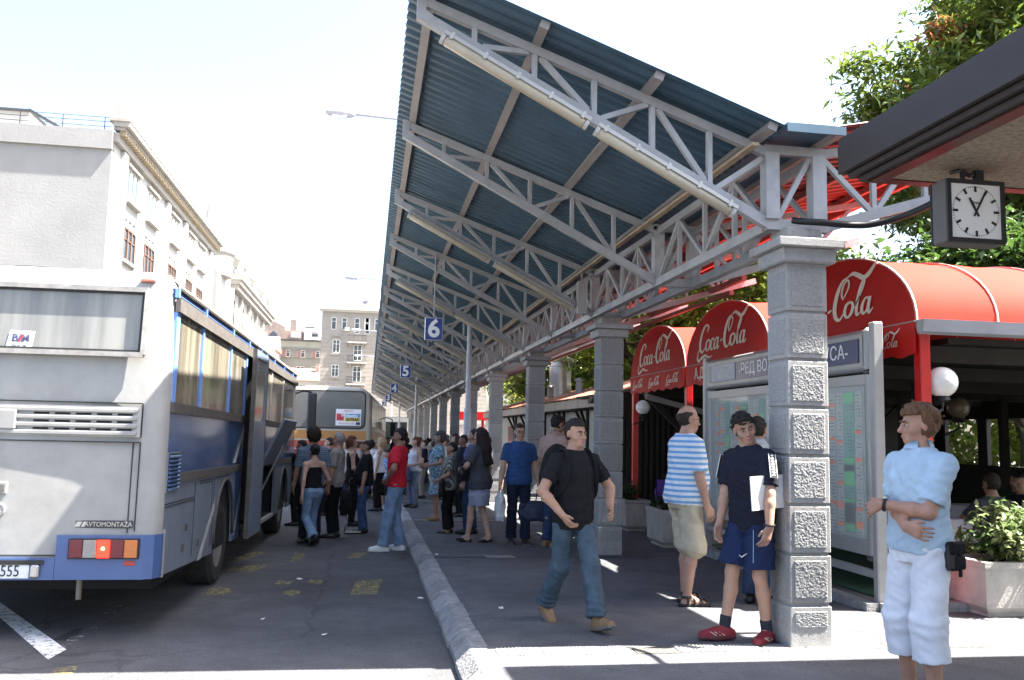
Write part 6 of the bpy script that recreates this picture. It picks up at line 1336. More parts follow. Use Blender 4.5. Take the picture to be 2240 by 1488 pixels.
        if o.get('stripe'):
            for sd in (-1, 1):
                e, w = arm[sd]; a = Sh[sd]; d = (e-a)/np.linalg.norm(e-a); out = np.array([sd*.8, .25, .35]); out = out-d*(out@d); out /= np.linalg.norm(out); sx = np.cross(d, out); rr_ = .062+inf*.8+.006
                b_ = MB(); pts = [a+d*t_*.185+out*(rr_+.004) for t_ in (-.02, .2, .4, .6, .8, 1.0)]
                b_.raw([tuple((q+sx*w_)*s) for q in pts for w_ in (-.026, .026)], [(2*k, 2*k+1, 2*k+3, 2*k+2) for k in range(5)]); bo = b_.build('sleeve_band', M('band_black', (.015, .015, .02), rough=.7, var=0), to, local=True)
                for k in range(8):
                    q = a+d*(.0+.022*k)+out*(rr_+.006); MB().raw([tuple((q+sx*-.016+d*.014)*s), tuple((q+sx*.016+d*.014)*s), tuple((q+sx*.0-d*.004)*s), tuple((q+sx*.0+d*.006+out*.003)*s)], [(0, 1, 3), (1, 2, 3), (2, 0, 3)]).build('triangle_motif', wh, bo, local=True)
                for w_ in (-.028, .028): MB().tube([tuple((q+sx*w_+out*.001)*s) for q in pts], .003*s, 5).build('piping', wh, bo, local=True)
    # ---- bottom
    if bottom:
        kind, bm_, o = bottom; inf = o.get('loose', .012); F = Field(lo, hi, vox); wz = o.get('waist', min(.07, (top[2].get('hem', -.08)+.05) if top else .07))
        za = np.array(zt_[:5]); F.loft(P, Rt, list(za), list(np.array(rx[:5])+inf), list(np.array(ry[:5])+inf), yo[:5], .02, zhi=wz)
        if kind == 'skirt':
            L = o.get('len', .48); F2 = [-L, -.25, -.1, .0, .06]; fx = [.165+o.get('flare', .02), .19, .185, .175, .15]; F.loft(P, np.eye(3), F2, fx, [.135+o.get('flare', .02), .15, .135, .122, .10], [0]*5, .02)
        else:
            for sd in (-1, 1):
                kn, an = leg[sd]; h = Hip[sd]; f = o.get('len', 1.0)  # 1 = ankle, .5 = knee
                ra, rk_, rh = .087+inf*.7, .061+inf*.8+o.get('wide', 0), .050+inf*.8+o.get('hemw', .008)
                d1 = (kn-h)/np.linalg.norm(kn-h); d2 = (an-kn)/np.linalg.norm(an-kn)
                if f <= .5: q = h+(kn-h)*(f/.5); F.cap(h, q+d1*.05, ra, rk_+o.get('hemw', .02), .012, cut=[(q, d1)])
                else:
                    F.cap(h, kn, ra, rk_, .018); q = kn+(an-kn)*((f-.5)/.5); F.cap(kn, q+d2*.05, rk_, rh, .04, cut=[(q, d2)])
        F.noise(o.get('wr', .0055)*.55, 42, 17+rk, (1, 1, .9)); F.noise(.0011, 95, 37+rk, (.9, .9, 1.1))
        if face and kind != 'skirt':
            for sd in (-1, 1):
                kn, an = leg[sd]; h = Hip[sd]; lim = o.get('len', 1.0)
                F.folds(h+np.array([0, .05, -.05]), (sd*.7, .2, -.7), .0045, 95, .10, rk+sd); F.folds(kn-(kn-h)*.45, (sd*.4, .1, -1), .003, 60, .14, rk+3*sd)
                if lim > .6: F.folds(kn, an-kn, .0045, 85, .09, rk+5*sd)
                if lim > .9: F.folds(an+(kn-an)*.12, an-kn, .0065, 105, .10, rk+7*sd)
        X, Y, Z = F.ax[0][:, None, None], F.ax[1][None, :, None], F.ax[2][None, None, :]
        nz = Rt[:, 2]; F.D = np.maximum(F.D, ((X-P[0])*nz[0]+(Y-P[1])*nz[1]+(Z-P[2])*nz[2]-wz).astype(np.float32))
        bo = link('skirt' if kind == 'skirt' else 'shorts' if o.get('len', 1) <= .7 else 'trousers', F.mesh('trousers', [bm_], s), root)
        if o.get('belt'):
            F = Field(lo, hi, vox); F.loft(P, Rt, list(za), list(np.array(rx[:5])+inf+.006), list(np.array(ry[:5])+inf+.006), yo[:5], 0, zlo=wz-.045, zhi=wz-.01); link('belt', F.mesh('belt', [o['belt']], s), bo)
    # ---- shoes
    for sd in (-1, 1):
        kn, an = leg[sd]; f = p['fl'] if sd < 0 else p['fr']; ty = R(f[3]); tp = R(p['toe'][0 if sd < 0 else 1]); fd = np.array([math.cos(tp)*-math.sin(ty), math.cos(tp)*math.cos(ty), math.sin(tp)]); upv = np.array([math.sin(tp)*math.sin(ty), -math.sin(tp)*math.cos(ty), math.cos(tp)])
        if socks:
            d2 = (kn-an)/np.linalg.norm(kn-an); F = Field(an-.13, an+.2, vox*.8); F.cap(an-d2*.03, an+d2*.16, .043, .046, .01, cut=[(an+d2*socks[1], d2)]); link('sock', F.mesh('sock', [socks[0]], s), root)
        if shoe is None: continue
        kind, m_ = shoe[:2]; F = Field(an+np.minimum(fd*.3, -fd*.1)-.13, an+np.maximum(fd*.3, -fd*.1)+.14, vox*.7 if face else vox*.8); b0 = an-upv*.0; bot = an-upv*.083; cutp = [(bot, -upv)]
        sidev = np.cross(fd, upv)
        if kind == 'sandal':
            F.cap(bot-fd*.045+upv*.012, bot+fd*.17+upv*.012, .036, .046, .01, cut=[(bot, -upv), (bot+upv*.026, upv)])
            link('sandal_sole', F.mesh('sandal', [m_], s), root)
            for q, rr_ in ((.0, .045), (.06, .049), (.125, .05)):
                pts = [(bot+fd*q+sidev*math.cos(a)*rr_+upv*(.02+math.sin(a)*(.085 if q == 0 else .075-.2*q))) for a in np.linspace(0, math.pi, 9)]; MB().tube([tuple(v*s) for v in pts], .011*s, 6).build('strap', m_, root, local=True)
            MB().tube([tuple((an+(-fd*math.cos(a)*.05+sidev*math.sin(a)*.046))*s) for a in np.linspace(-2.2, 2.2, 12)], .012*s, 6).build('strap', m_, root, local=True)
        elif kind == 'mule':
            F.cap(bot+fd*.07+upv*.025, bot+fd*.175+upv*.02, .042, .03, .02, cut=cutp); F.cap(bot-fd*.04+upv*.03, bot+fd*.1+upv*.012, .026, .03, .01, cut=[(bot+upv*.035, upv)]); F.cap(bot-fd*.045+upv*.0, bot-fd*.04+upv*.03, .014, .02, .01)
            link('shoe', F.mesh('shoe', [m_], s), root)
        else:
            F.cap(bot-fd*.05+upv*.035, bot+fd*.08+upv*.035, .041, .045, .02, cut=cutp); F.cap(bot+fd*.06+upv*.035, bot+fd*.175+upv*.026, .047, .038, .03, cut=cutp); F.cap(b0-upv*.05, b0+upv*(.02 if kind == 'boot' else -.0), .044, .043, .03)
            F.ell(b0+upv*.05, (.036, .036, .05), None, .006, 's'); sh = link('shoe', F.mesh('shoe', [m_], s), root)
            if face or len(shoe) > 2:
                F = Field(an+np.minimum(fd*.3, -fd*.1)-.13, an+np.maximum(fd*.3, -fd*.1)+.1, vox*.8); F.cap(bot-fd*.05+upv*.014, bot+fd*.08+upv*.014, .045, .049, .02, cut=[(bot-upv*.001, -upv), (bot+upv*.022, upv)]); F.cap(bot+fd*.06+upv*.014, bot+fd*.178+upv*.014, .05, .041, .03, cut=[(bot-upv*.001, -upv), (bot+upv*.022, upv)])
                link('sole', F.mesh('sole', [shoe[2] if len(shoe) > 2 else M('rubber_sole', (.12, .11, .10), rough=.8)], s), sh)
                if len(shoe) > 3:
                    for q in (.02, .055, .088):
                        for s2 in (-1, 1): MB().beam(tuple((bot+fd*q+sidev*s2*.0485+upv*.030)*s), tuple((bot+fd*(q+.045)+sidev*s2*.042+upv*.058)*s), .012*s, .005*s).build('shoe_stripe', shoe[3], sh, local=True)
    if glasses:
        for sd in (-1, 1):
            MB().tube([loc3((sd*.031+.021*math.cos(a), .108, .122+.016*math.sin(a))) for a in np.linspace(0, 6.283, 15)], .0022*s, 5).build('glasses_rim', glasses, root, local=True)
            MB().tube([loc3((sd*.052, .106, .126)), loc3((sd*.078, .05, .128)), loc3((sd*.080, -.01, .128))], .0022*s, 5).build('glasses_arm', glasses, root, local=True)
            if glasses.name.startswith('dark'): MB().poly([loc3((sd*.031+.021*math.cos(a), .109, .122+.017*math.sin(a))) for a in np.linspace(0, 6.0, 14)]).build('dark_lens', glasses, root, local=True)
        MB().tube([loc3((-.011, .109, .126)), loc3((.011, .109, .126))], .0022*s, 5).build('glasses_bridge', glasses, root, local=True)
    W2 = lambda v: root.matrix_basis @ Vector(tuple(np.array(v)*s))
    Mw = Matrix.Translation(loc) @ Matrix.Rotation(R(heading-90), 4, 'Z')
    return dict(root=root, s=s, T=T, Hd=Hd, N=N, arm=arm, leg=leg, Sh=Sh, Rt=Rt, P=P, Rh=Rh, W=lambda v: Mw @ Vector(tuple(np.array(v)*s)))
def rayY(px, py, Y):
    a, b = (px-1120)/1912.0, (py-744)/1912.0; cr, sr = math.cos(ROLL), math.sin(ROLL); u, v = a*cr+b*sr, -a*sr+b*cr
    d = fwd + rt0*u - up0*v; t = Y/d.y; return Vector((d.x*t, Y, CAMZ+d.z*t))
def spot(px, py, road=False, headpy=None, headpx=None):
    x, y = gp(px, py, RD if road else 0); z = gz(y)+(RD if road else 0); Ht = rayY(headpx or px, headpy, y).z-z if headpy else 1.75
    return (x, y, z), Ht
black_t = cloth('black_tee', (.012, .012, .014)); jeans1 = denim('faded_jeans', (.055, .082, .11)); jeanl = denim('light_jeans', (.17, .25, .37)); jeand = denim('dark_jeans', (.03, .05, .10)); navyc = cloth('navy_cloth', (.015, .016, .028)); navys = cloth('navy_shorts', (.016, .026, .072)); blackc = cloth('black_cloth', (.010, .010, .011)); cream_c = cloth('cream_cotton', (.46, .41, .31)); whitec = cloth('white_cotton', (.66, .66, .70)); polo = cloth('pale_blue_pique', (.40, .51, .61), .3); redc = cloth('red_cloth', (.50, .02, .035)); bluec = cloth('blue_cloth', (.03, .072, .19)); beigec = cloth('beige_check', (.40, .27, .22)); greyc = cloth('grey_cloth', (.06, .065, .08)); purp = cloth('dusty_purple', (.12, .12, .23)); skirtc = cloth('pale_blue_grey', (.26, .29, .38)); khaki = cloth('khaki', (.24, .22, .20)); darkl = M('black_leather', (.014, .013, .013), rough=.35, var=.1); brl = M('tan_leather', (.20, .12, .06), rough=.6, var=.2); whs = M('white_shoe', (.6, .6, .6), rough=.5, var=.1); rds = M('red_suede', (.22, .02, .03), rough=.7, var=.15); gld = M('thin_metal_frame', (.05, .045, .04), rough=.3, metal=.6, var=0); sung = M('dark_sunglass', (.01, .01, .012), rough=.1, var=0)
VF = .0068
# A: walking man in black
loc, Ht = spot(1248, 1367, headpy=906, headpx=1250)
A = person(loc, -72, Ht, 'man in black t-shirt and faded jeans striding towards the viewer', (.36, .205, .14), vox=VF, face=True, rk=1, hair=('crop', hblack),
    pose=dict(lean=3, pelvis=(0, .02, -.035), fl=(-.05, .33, .098, 2), fr=(.07, -.30, .125, -8), toe=(16, -22), kl=(0, 1, 0), kr=(0, 1, 0), wr=(.20, .17, .93), er=(1, -.6, 0), wl=(-.24, .22, .98), el=(-1, -.7, 0), hr=((-.45, .5, -.75), (-1, .1, .2)), hl=((.3, .75, -.45), (.8, -.1, -.2)), head=(10, 0, 0), curl=40),
    top=('tee', black_t, dict(loose=.018, sleeve=.66, hem=-.13, wr=.004, flare=.010)), bottom=('trousers', jeans1, dict(loose=.012, hemw=.02, wide=.008, len=.98, wr=.007, belt=darkl)), shoe=('shoe', brl, M('rubber_sole', (.12, .11, .10))))
# backpack
def blob(name, label, cat_, base, fn, lo_, hi_, h, mat, heading=0, group=None, parts=None):
    o = empty(name, base, label, cat_, group, (0, 0, R(heading-90))); F = Field(lo_, hi_, h); fn(F); link('bag_body' if 'bag' in name or 'pack' in name else 'body', F.mesh(name, [mat], 1.0), o); return o
b0 = A['W'](A['T']((.03, -.235, .13)))
def f_(F): F.ell((0, 0, .16), (.17, .105, .27), None, 0); F.ell((0, -.07, .08), (.12, .06, .12), None, .02); F.noise(.004, 40, 3)
bp_ = blob('backpack', 'black backpack on the back of the man in black t-shirt', 'backpack', b0, f_, (-.3, -.25, -.2), (.3, .25, .5), .012, blackc, -72)
Mi_ = (Matrix.Translation(b0) @ Matrix.Rotation(R(-72-90), 4, 'Z')).inverted()
for sd in (1, -1):
    pts = [A['W'](A['T'](v)) for v in ((sd*.11, -.15, .40), (sd*.115, -.07, .515), (sd*.115, .02, .525), (sd*.125, .118, .42), (sd*.155, .11, .25), (sd*.19, .0, .12), (sd*.15, -.14, .08))]
    MB().tube([Mi_ @ q for q in cat(pts, 5)], .015, 6).build('strap', blackc, bp_, local=True)
# B: striped shirt man
loc, Ht = spot(1497, 1322, headpy=886, headpx=1525)
B = person(loc, 8, Ht, 'balding man in blue and white striped t-shirt and cream shorts reading the board', (.40, .235, .17), vox=VF, face=True, rk=2, fat=.035, hair=('bald', hdark), glasses=gld,
    pose=dict(lean=4, fl=(-.10, .06, .085, 8), fr=(.10, -.03, .085, -10), wr=(.225, .10, .87), er=(.5, -1, 0), wl=(-.225, .10, .87), hr=((-.05, .35, -.9), (-1, 0, 0)), hl=((.05, .35, -.9), (1, 0, 0)), head=(-4, 2, 0)),
    top=('tee', striped('blue_white_stripes', (.68, .70, .74), (.16, .36, .62), .052, .55), dict(loose=.03, sleeve=.80, hem=-.09, flare=.02, wr=.007)), bottom=('shorts', cream_c, dict(loose=.026, len=.53, hemw=.03, wide=.02, wr=.008)), shoe=('sandal', darkl))
# C: boy leaning on the pillar
loc, Ht = spot(1634, 1402, headpy=899, headpx=1606)
C = person(loc, -158, Ht, 'boy in navy t-shirt, navy shorts and red shoes leaning against nearest pillar', (.38, .22, .155), vox=VF, face=True, rk=3, hair=('tuft', hblack), socks=(M('dark_sock', (.02, .022, .03), rough=.9), .09),
    pose=dict(lean=4, side=1, pelvis=(-.02, -.04, 0), fl=(-.11, -.10, .085, 20), fr=(.10, .14, .085, -20), wl=(-.33, .10, .86), el=(-1, -.3, 0), wr=(.17, .12, .87), er=(.9, -1, 0), hl=((.12, .3, -.95), (1, 0, 0)), hr=((-.12, .3, -.95), (-1, 0, 0)), head=(56, 8, 12)),
    top=('tee', navyc, dict(loose=.024, sleeve=.80, hem=-.11, flare=.012, stripe=1, wr=.006)), bottom=('shorts', navys, dict(loose=.028, len=.44, hemw=.024, wide=.014, wr=.009)), shoe=('shoe', rds, M('dark_red_sole', (.10, .03, .03)), M('cream_shoe_stripe', (.6, .55, .45), var=0)))
pc3 = C['T']((-.235, .05, .20)); pb = C['W'](pc3); bo = empty('white_board', pb, 'blank white board clamped under the arm of the boy', 'board')
W3 = lambda y, z, x=0: C['W'](pc3+np.array([x, y, z]))
bxd = MB(); q4 = [W3(y, z) for y, z in ((-.21, -.13), (.18, -.15), (.20, .10), (-.19, .12))]; bxd.prism(q4, W3(0, 0, -.01)-W3(0, 0)); bxd.build('sheet', wh, bo)
o = empty('wristband', C['W'](C['arm'][-1][1]), 'black band on the pocketed wrist of the leaning boy', 'wristband')
MB().tube([C['W'](np.array(C['arm'][-1][1])+np.array([.036*math.cos(a), .036*math.sin(a), .02])) for a in np.linspace(0, 6.283, 14)], .009, 6).build('band', blk, o)
from mathutils.bvhtree import BVHTree
def on_surface(ob, pts_px):
    me = ob.data; mw = Matrix.Translation(ob.parent.location) @ Matrix.Rotation(ob.parent.rotation_euler.z, 4, 'Z'); bv = BVHTree.FromPolygons([mw @ v.co for v in me.vertices], [list(p.vertices) for p in me.polygons]); out = []
    for px, py in pts_px:
        d = (rayY(px, py, 5)-Vector((0, 0, CAMZ))).normalized(); h = bv.ray_cast(Vector((0, 0, CAMZ)), d); out.append((h[0]-d*.004) if h[0] else None)
    return [q for q in out if q is not None]
sh_ = [c for c in C['root'].children if c.name.startswith('shorts')][0]; Mi_ = (Matrix.Translation(C['root'].location) @ Matrix.Rotation(C['root'].rotation_euler.z, 4, 'Z')).inverted()
q_ = on_surface(sh_, [(1617, 1214), (1622, 1219), (1634, 1211)])
if len(q_) == 3: MB().tube([Mi_ @ v for v in q_], [.003, .005, .0015], 5).build('swoosh_print', wh, sh_, local=True)
q_ = on_surface(sh_, [(1648, y_) for y_ in range(1160, 1235, 8)])
if len(q_) > 3: MB().tube([Mi_ @ v for v in q_], .0035, 5).build('side_piping', M('pale_blue_piping', (.25, .35, .5), var=0), sh_, local=True)
# D: man behind the boy
loc, Ht = spot(1662, 1322, headpy=910, headpx=1655)
person(loc, 50, Ht, 'dark haired man in pale collared shirt hidden between boy and pillar', (.45, .26, .18), vox=.009, rk=4, hair=('short', hblack), top=('shirt', cloth('pale_grey_shirt', (.42, .45, .47)), dict(loose=.02, sleeve=.8, collar=cloth('pale_grey_shirt', (.42, .45, .47)))), bottom=('trousers', jeand, dict()), shoe=('shoe', darkl))
# E: polo man, right foreground
def solveY(px, py, Ht):
    for Y in np.arange(3.5, 8, .01):
        if rayY(px, py, Y).z-gz(Y) > Ht: return Y
Ye = solveY(2020, 882, 1.775); xe = rayY(2020, 1480, Ye).x
E = person((xe, Ye, gz(Ye)), 192, 1.775, 'man in pale blue polo and white three quarter trousers with crossed arms at right', (.38, .205, .14), vox=VF, face=True, rk=6, hair=('mop', hbrown),
    pose=dict(lean=-1, fl=(-.13, .05, .085, 14), fr=(.12, -.02, .085, -14), wl=(.06, .225, 1.165), el=(-1, -.35, -1.2), wr=(-.10, .20, 1.05), er=(1, -.3, -1.2), hl=((.85, .1, -.35), (-.1, -.9, -.1)), hr=((-.92, -.1, -.25), (0, -1, 0)), head=(-26, 3, 0), curl=50),
    top=('polo', polo, dict(loose=.024, sleeve=.80, hem=-.07, flare=.014, wr=.006, collar=polo)), bottom=('trousers', whitec, dict(loose=.026, len=.74, hemw=.03, wide=.014, wr=.004)), shoe=('shoe', darkl))
Wp = lambda v: E['W'](v)
pc_ = Wp(E['P']+np.array([-.19, -.035, -.05])); po = empty('belt_pouch', pc_, 'black zipped belt pouch hanging on the hip of the polo man', 'pouch', None, (0, 0, R(196-90)))
for nm, bx, m_, c_ in (('pouch_body', (-.05, .03, -.055, .055, -.10, .06), darkl, .018), ('flap', (-.058, -.02, -.058, .058, -.01, .066), blackc, .012), ('front_pocket', (-.068, -.045, -.042, .042, -.09, -.015), blackc, .01), ('belt_loop', (.02, .035, -.02, .02, .05, .10), blackc, .004), ('strap', (-.062, -.05, -.012, .012, -.13, .02), blackc, .003)): MB().cbox(*bx, c_).build(nm, m_, po, local=True)
wa = E['arm'][-1]; d_ = (wa[1]-wa[0])/np.linalg.norm(wa[1]-wa[0]); n1 = np.cross(d_, [0, 0, 1]); n1 /= np.linalg.norm(n1); n2 = np.cross(d_, n1); q = wa[1]-d_*.02
wo = empty('wristwatch', Wp(q), 'black strapped wristwatch on the upper crossed arm of polo man', 'watch')
MB().tube([Wp(q+n1*.034*math.cos(a)+n2*.034*math.sin(a)) for a in np.linspace(0, 6.283, 16)], .010, 6).build('strap', blk, wo); MB().tube([Wp(q-n2*.036), Wp(q-n2*.046)], .018, 14).build('dial', chrome, wo)
# ------------------------------------------------------------------ crowd
def crowd(px, py, hpy, hd, label, road=False, hpx=None, **k):
    loc, Ht = spot(px, py, road, hpy, hpx); k.setdefault('vox', .0115 if loc[1] < 17 else .014 if loc[1] < 24 else .018); return person(loc, hd, Ht, label, rk=int(px), **k)
tee = lambda m, **k: ('tee', m, dict(dict(loose=.02, sleeve=.65), **k)); trs = lambda m, **k: ('trousers', m, dict(k)); TAN = (.33, .19, .13); PALE = (.43, .27, .20); DARK = (.26, .145, .10)
walk = dict(lean=3, pelvis=(0, 0, -.03), fl=(-.08, .26, .10, 5), fr=(.08, -.26, .13, -5), toe=(10, -25), wl=(-.26, -.12, .86), wr=(.26, .18, .88))
hip_ = dict(wl=(-.20, .10, 1.02), el=(-1, -.4, 0)); hold = dict(wl=(-.12, .22, 1.05), wr=(.12, .22, 1.05))
G1 = crowd(680, 1192, 968, 118, 'woman in black camisole and light jeans walking away beside the coach', True, 704, sk=PALE, female=True, hair=('bun', hblack), pose=dict(walk, fl=(-.07, -.24, .16, 4), fr=(.08, .18, .09, -4), toe=(-35, 0), wr=(.22, .2, .98)), top=('tank', blackc, dict(loose=.008, hem=.03, topz=.40)), bottom=trs(jeanl, hemw=.03, waist=.045), shoe=('shoe', darkl))
crowd(676, 1188, 936, 100, 'curly haired man in blue striped shirt by the open luggage hold', True, 690, sk=TAN, hair=('curly', hdark), pose=dict(wl=(-.27, .05, .83)), top=tee(striped('dusty_blue_stripes', (.085, .115, .17), (.15, .19, .25), .035), sleeve=.85, hem=-.12), bottom=trs(navyc), shoe=('shoe', darkl))
crowd(730, 1176, 945, 165, 'grey haired man in pale shirt facing the coach, with black bag', True, 724, sk=TAN, hair=('short', hgrey), glasses=gld, top=tee(khaki, sleeve=.8, hem=-.12), bottom=trs(blackc), shoe=('shoe', darkl))
crowd(650, 1150, 962, 165, 'man in dark clothes reaching up to hold the luggage flap', True, 664, sk=DARK, hair=('short', hblack), pose=dict(wl=(-.25, .35, 1.62), el=(-1, 0, -.5)), top=tee(blackc), bottom=trs(blackc), shoe=('shoe', darkl))
G5 = crowd(764, 1150, 953, 10, 'auburn haired woman in sunglasses and black dress with white bag', True, 762, sk=PALE, female=True, hair=('bob', haub), glasses=sung, pose=hold, top=('tank', blackc, dict(loose=.012, hem=-.12, topz=.46)), bottom=trs(blackc, loose=.02), shoe=('shoe', darkl))
G6 = crowd(795, 1166, 963, 178, 'stout man in black t-shirt and blue jeans talking on the road', True, 788, sk=TAN, fat=.07, hair=('short', hdark), pose=dict(head=(10, 8, 0)), top=tee(black_t, sleeve=.8, hem=-.06), bottom=trs(denim('mid_jeans', (.045, .085, .18)), hemw=.02), shoe=('shoe', darkl))
crowd(827, 1118, 957, 165, 'blonde woman in white vest and sunglasses holding a white bag', True, 820, sk=PALE, female=True, hair=('bob', hblond), glasses=sung, top=('tank', whitec, dict(loose=.01, hem=-.04, topz=.45)), bottom=trs(blackc), shoe=('shoe', darkl))
crowd(842, 1113, 984, 225, 'small child in white and blue patterned t-shirt behind red shirt man', True, 845, sk=PALE, hair=('mop', hdark), top=tee(printed('blue_print', (.6, .62, .66), (.10, .25, .5), 14), sleeve=.7, hem=-.1), bottom=('shorts', blackc, dict(len=.62, loose=.02)), shoe=('shoe', whs))
G9 = crowd(862, 1206, 935, 168, 'man in red t-shirt and light jeans with hand on hip at the kerb', True, 872, sk=DARK, hair=('short', hblack), pose=dict(hip_, lean=-2, fl=(-.10, .14, .085, 10), fr=(.10, -.06, .085, -14), head=(4, 4, 0)), top=tee(redc, sleeve=.75, hem=-.05, loose=.024), bottom=trs(jeanl, hemw=.02, loose=.02, wr=.008), shoe=('shoe', whs, M('white_sole', (.6, .6, .58))), vox=.0105)
crowd(738, 1128, 958, -70, 'man with short hair glimpsed behind the auburn haired woman', True, 740, sk=TAN, hair=('short', hdark), top=tee(whitec), bottom=trs(jeand), shoe=('shoe', darkl))
# pavement
G11 = crowd(904, 1110, 956, 215, 'red haired woman in white sleeveless top carrying a blue bag', False, 903, sk=PALE, female=True, fat=.03, hair=('bob', haub), pose=hold, top=('tank', cloth('off_white', (.50, .52, .56)), dict(loose=.016, hem=-.06, topz=.46)), bottom=trs(denim('grey_jeans', (.13, .16, .22))), shoe=('shoe', darkl))
crowd(955, 1138, 944, 190, 'grey haired woman in blue floral dress at the pavement edge', False, 955, sk=TAN, female=True, fat=.04, hair=('curly', M('dark_grey_hair', (.07, .07, .07), rough=.7)), pose=dict(wl=(-.2, .25, 1.08), wr=(.2, .25, 1.08)), top=tee(printed('blue_floral', (.42, .50, .52), (.10, .20, .28), 26), hem=-.1), bottom=('skirt', printed('blue_floral_skirt', (.42, .50, .52), (.10, .20, .28), 26), dict(len=.45, flare=.05)), shoe=('mule', brl))
G13 = crowd(982, 1166, 967, 165, 'woman in grey and cream striped blouse seen from behind, black trousers', False, 978, sk=TAN, female=True, fat=.04, hair=('short', hblack), pose=dict(wl=(-.22, .2, 1.02), head=(15, 0, 0)), top=tee(striped('grey_cream_stripes', (.30, .29, .25), (.06, .065, .07), .036, .55, 'X'), hem=-.13, sleeve=.8, loose=.028, flare=.02), bottom=trs(blackc, loose=.025, hemw=.02), shoe=('mule', darkl))
G14 = crowd(1046, 1187, 936, 140, 'woman with very long dark hair, grey tunic and pale skirt', False, 1058, sk=PALE, female=True, hair=('long', HAIRM('dark_auburn_hair', (.018, .009, .008))), pose=dict(lean=2, fl=(-.06, .16, .09, 6), fr=(.07, -.14, .10, -6), toe=(0, -12), wl=(-.17, .20, 1.10), el=(-1, -.3, -.6), wr=(.24, .08, .9)), top=tee(greyc, sleeve=.8, hem=-.15, loose=.03, flare=.035, wr=.007), bottom=('skirt', skirtc, dict(len=.40, flare=.0)), shoe=('mule', darkl), vox=.0105)
crowd(1030, 1168, 938, 150, 'man in dusty purple shirt partly hidden by the long haired woman', False, 1036, sk=TAN, hair=('short', hblack), top=tee(purp, sleeve=.75, hem=-.12), bottom=trs(jeand), shoe=('shoe', darkl))
crowd(1008, 1130, 951, 200, 'dark skinned man in navy shirt in the middle of the crowd', False, 1012, sk=(.22, .11, .07), hair=('short', hblack), top=tee(navyc, hem=-.12), bottom=trs(blackc), shoe=('shoe', darkl))
crowd(990, 1106, 949, 190, 'woman with pale face and brown hair deep in the crowd', False, 990, sk=PALE, female=True, hair=('bob', hdark), top=tee(printed('white_print', (.5, .5, .5), (.15, .15, .18), 20)), bottom=trs(blackc), shoe=('shoe', darkl))
crowd(1022, 1104, 944, 95, 'man in pale checked shirt seen from behind in crowd', False, 1022, sk=TAN, hair=('short', hblack), top=tee(cloth('pale_check', (.42, .44, .47)), sleeve=.75), bottom=trs(jeand), shoe=('shoe', darkl))
G19 = crowd(1132, 1190, 926, -86, 'man in blue t-shirt and glasses carrying plastic bag and dark duffel', False, 1130, sk=PALE, hair=('short', hdark), glasses=gld, pose=dict(fl=(-.08, .12, .085, 6), fr=(.09, -.06, .085, -8), wl=(-.30, .08, .82), wr=(.30, .06, .84), head=(0, 2, 0)), top=tee(bluec, sleeve=.68, hem=-.1, loose=.024), bottom=trs(cloth('dark_navy', (.014, .018, .035)), hemw=.02), shoe=('shoe', darkl), vox=.0095, face=True)
crowd(1204, 1198, 906, 30, 'man in beige shirt looking down beside the second pillar', False, 1222, sk=TAN, hair=('short', hblack), pose=dict(lean=6, head=(0, 18, 0), wl=(-.2, .25, 1.0), wr=(.2, .25, 1.0)), top=tee(beigec, sleeve=.8, hem=-.13, collar=beigec), bottom=trs(jeand), shoe=('shoe', brl), vox=.0095, face=True)
crowd(1232, 1150, 935, -60, 'small person in white top behind the walking man in black', False, 1233, sk=TAN, hair=('short', hblack), top=tee(whitec), bottom=trs(jeand), shoe=('shoe', darkl))
crowd(868, 1072, 946, -95, 'far man in dark top near the bay sign line', False, 868, sk=TAN, hair=('short', hblack), top=tee(blackc), bottom=trs(blackc), shoe=('shoe', darkl))
crowd(916, 1066, 957, -80, 'far older woman in pale cardigan behind the red haired woman', False, 914, sk=PALE, female=True, hair=('bob', hdark), top=tee(cloth('pale_cardigan', (.4, .4, .42))), bottom=trs(khaki), shoe=('shoe', darkl))
crowd(932, 1058, 958, 160, 'far woman in white top with dark pinned hair', False, 934, sk=PALE, female=True, hair=('bun', hblack), top=tee(whitec), bottom=trs(jeand), shoe=('shoe', darkl))
crowd(975, 1066, 950, 80, 'far grey haired man seen over the crowd', False, 976, sk=TAN, hair=('short', hgrey), top=tee(khaki), bottom=trs(khaki), shoe=('shoe', darkl))
crowd(846, 1060, 955, -100, 'far person in a pale shirt beside the cream bus', True, 806, sk=TAN, hair=('short', hdark), top=tee(whitec), bottom=trs(khaki), shoe=('shoe', darkl))
crowd(888, 1050, 957, 95, 'farthest woman in dark top by the white pole', False, 888, sk=TAN, female=True, hair=('bob', hdark), top=tee(navyc), bottom=trs(blackc), shoe=('shoe', darkl))
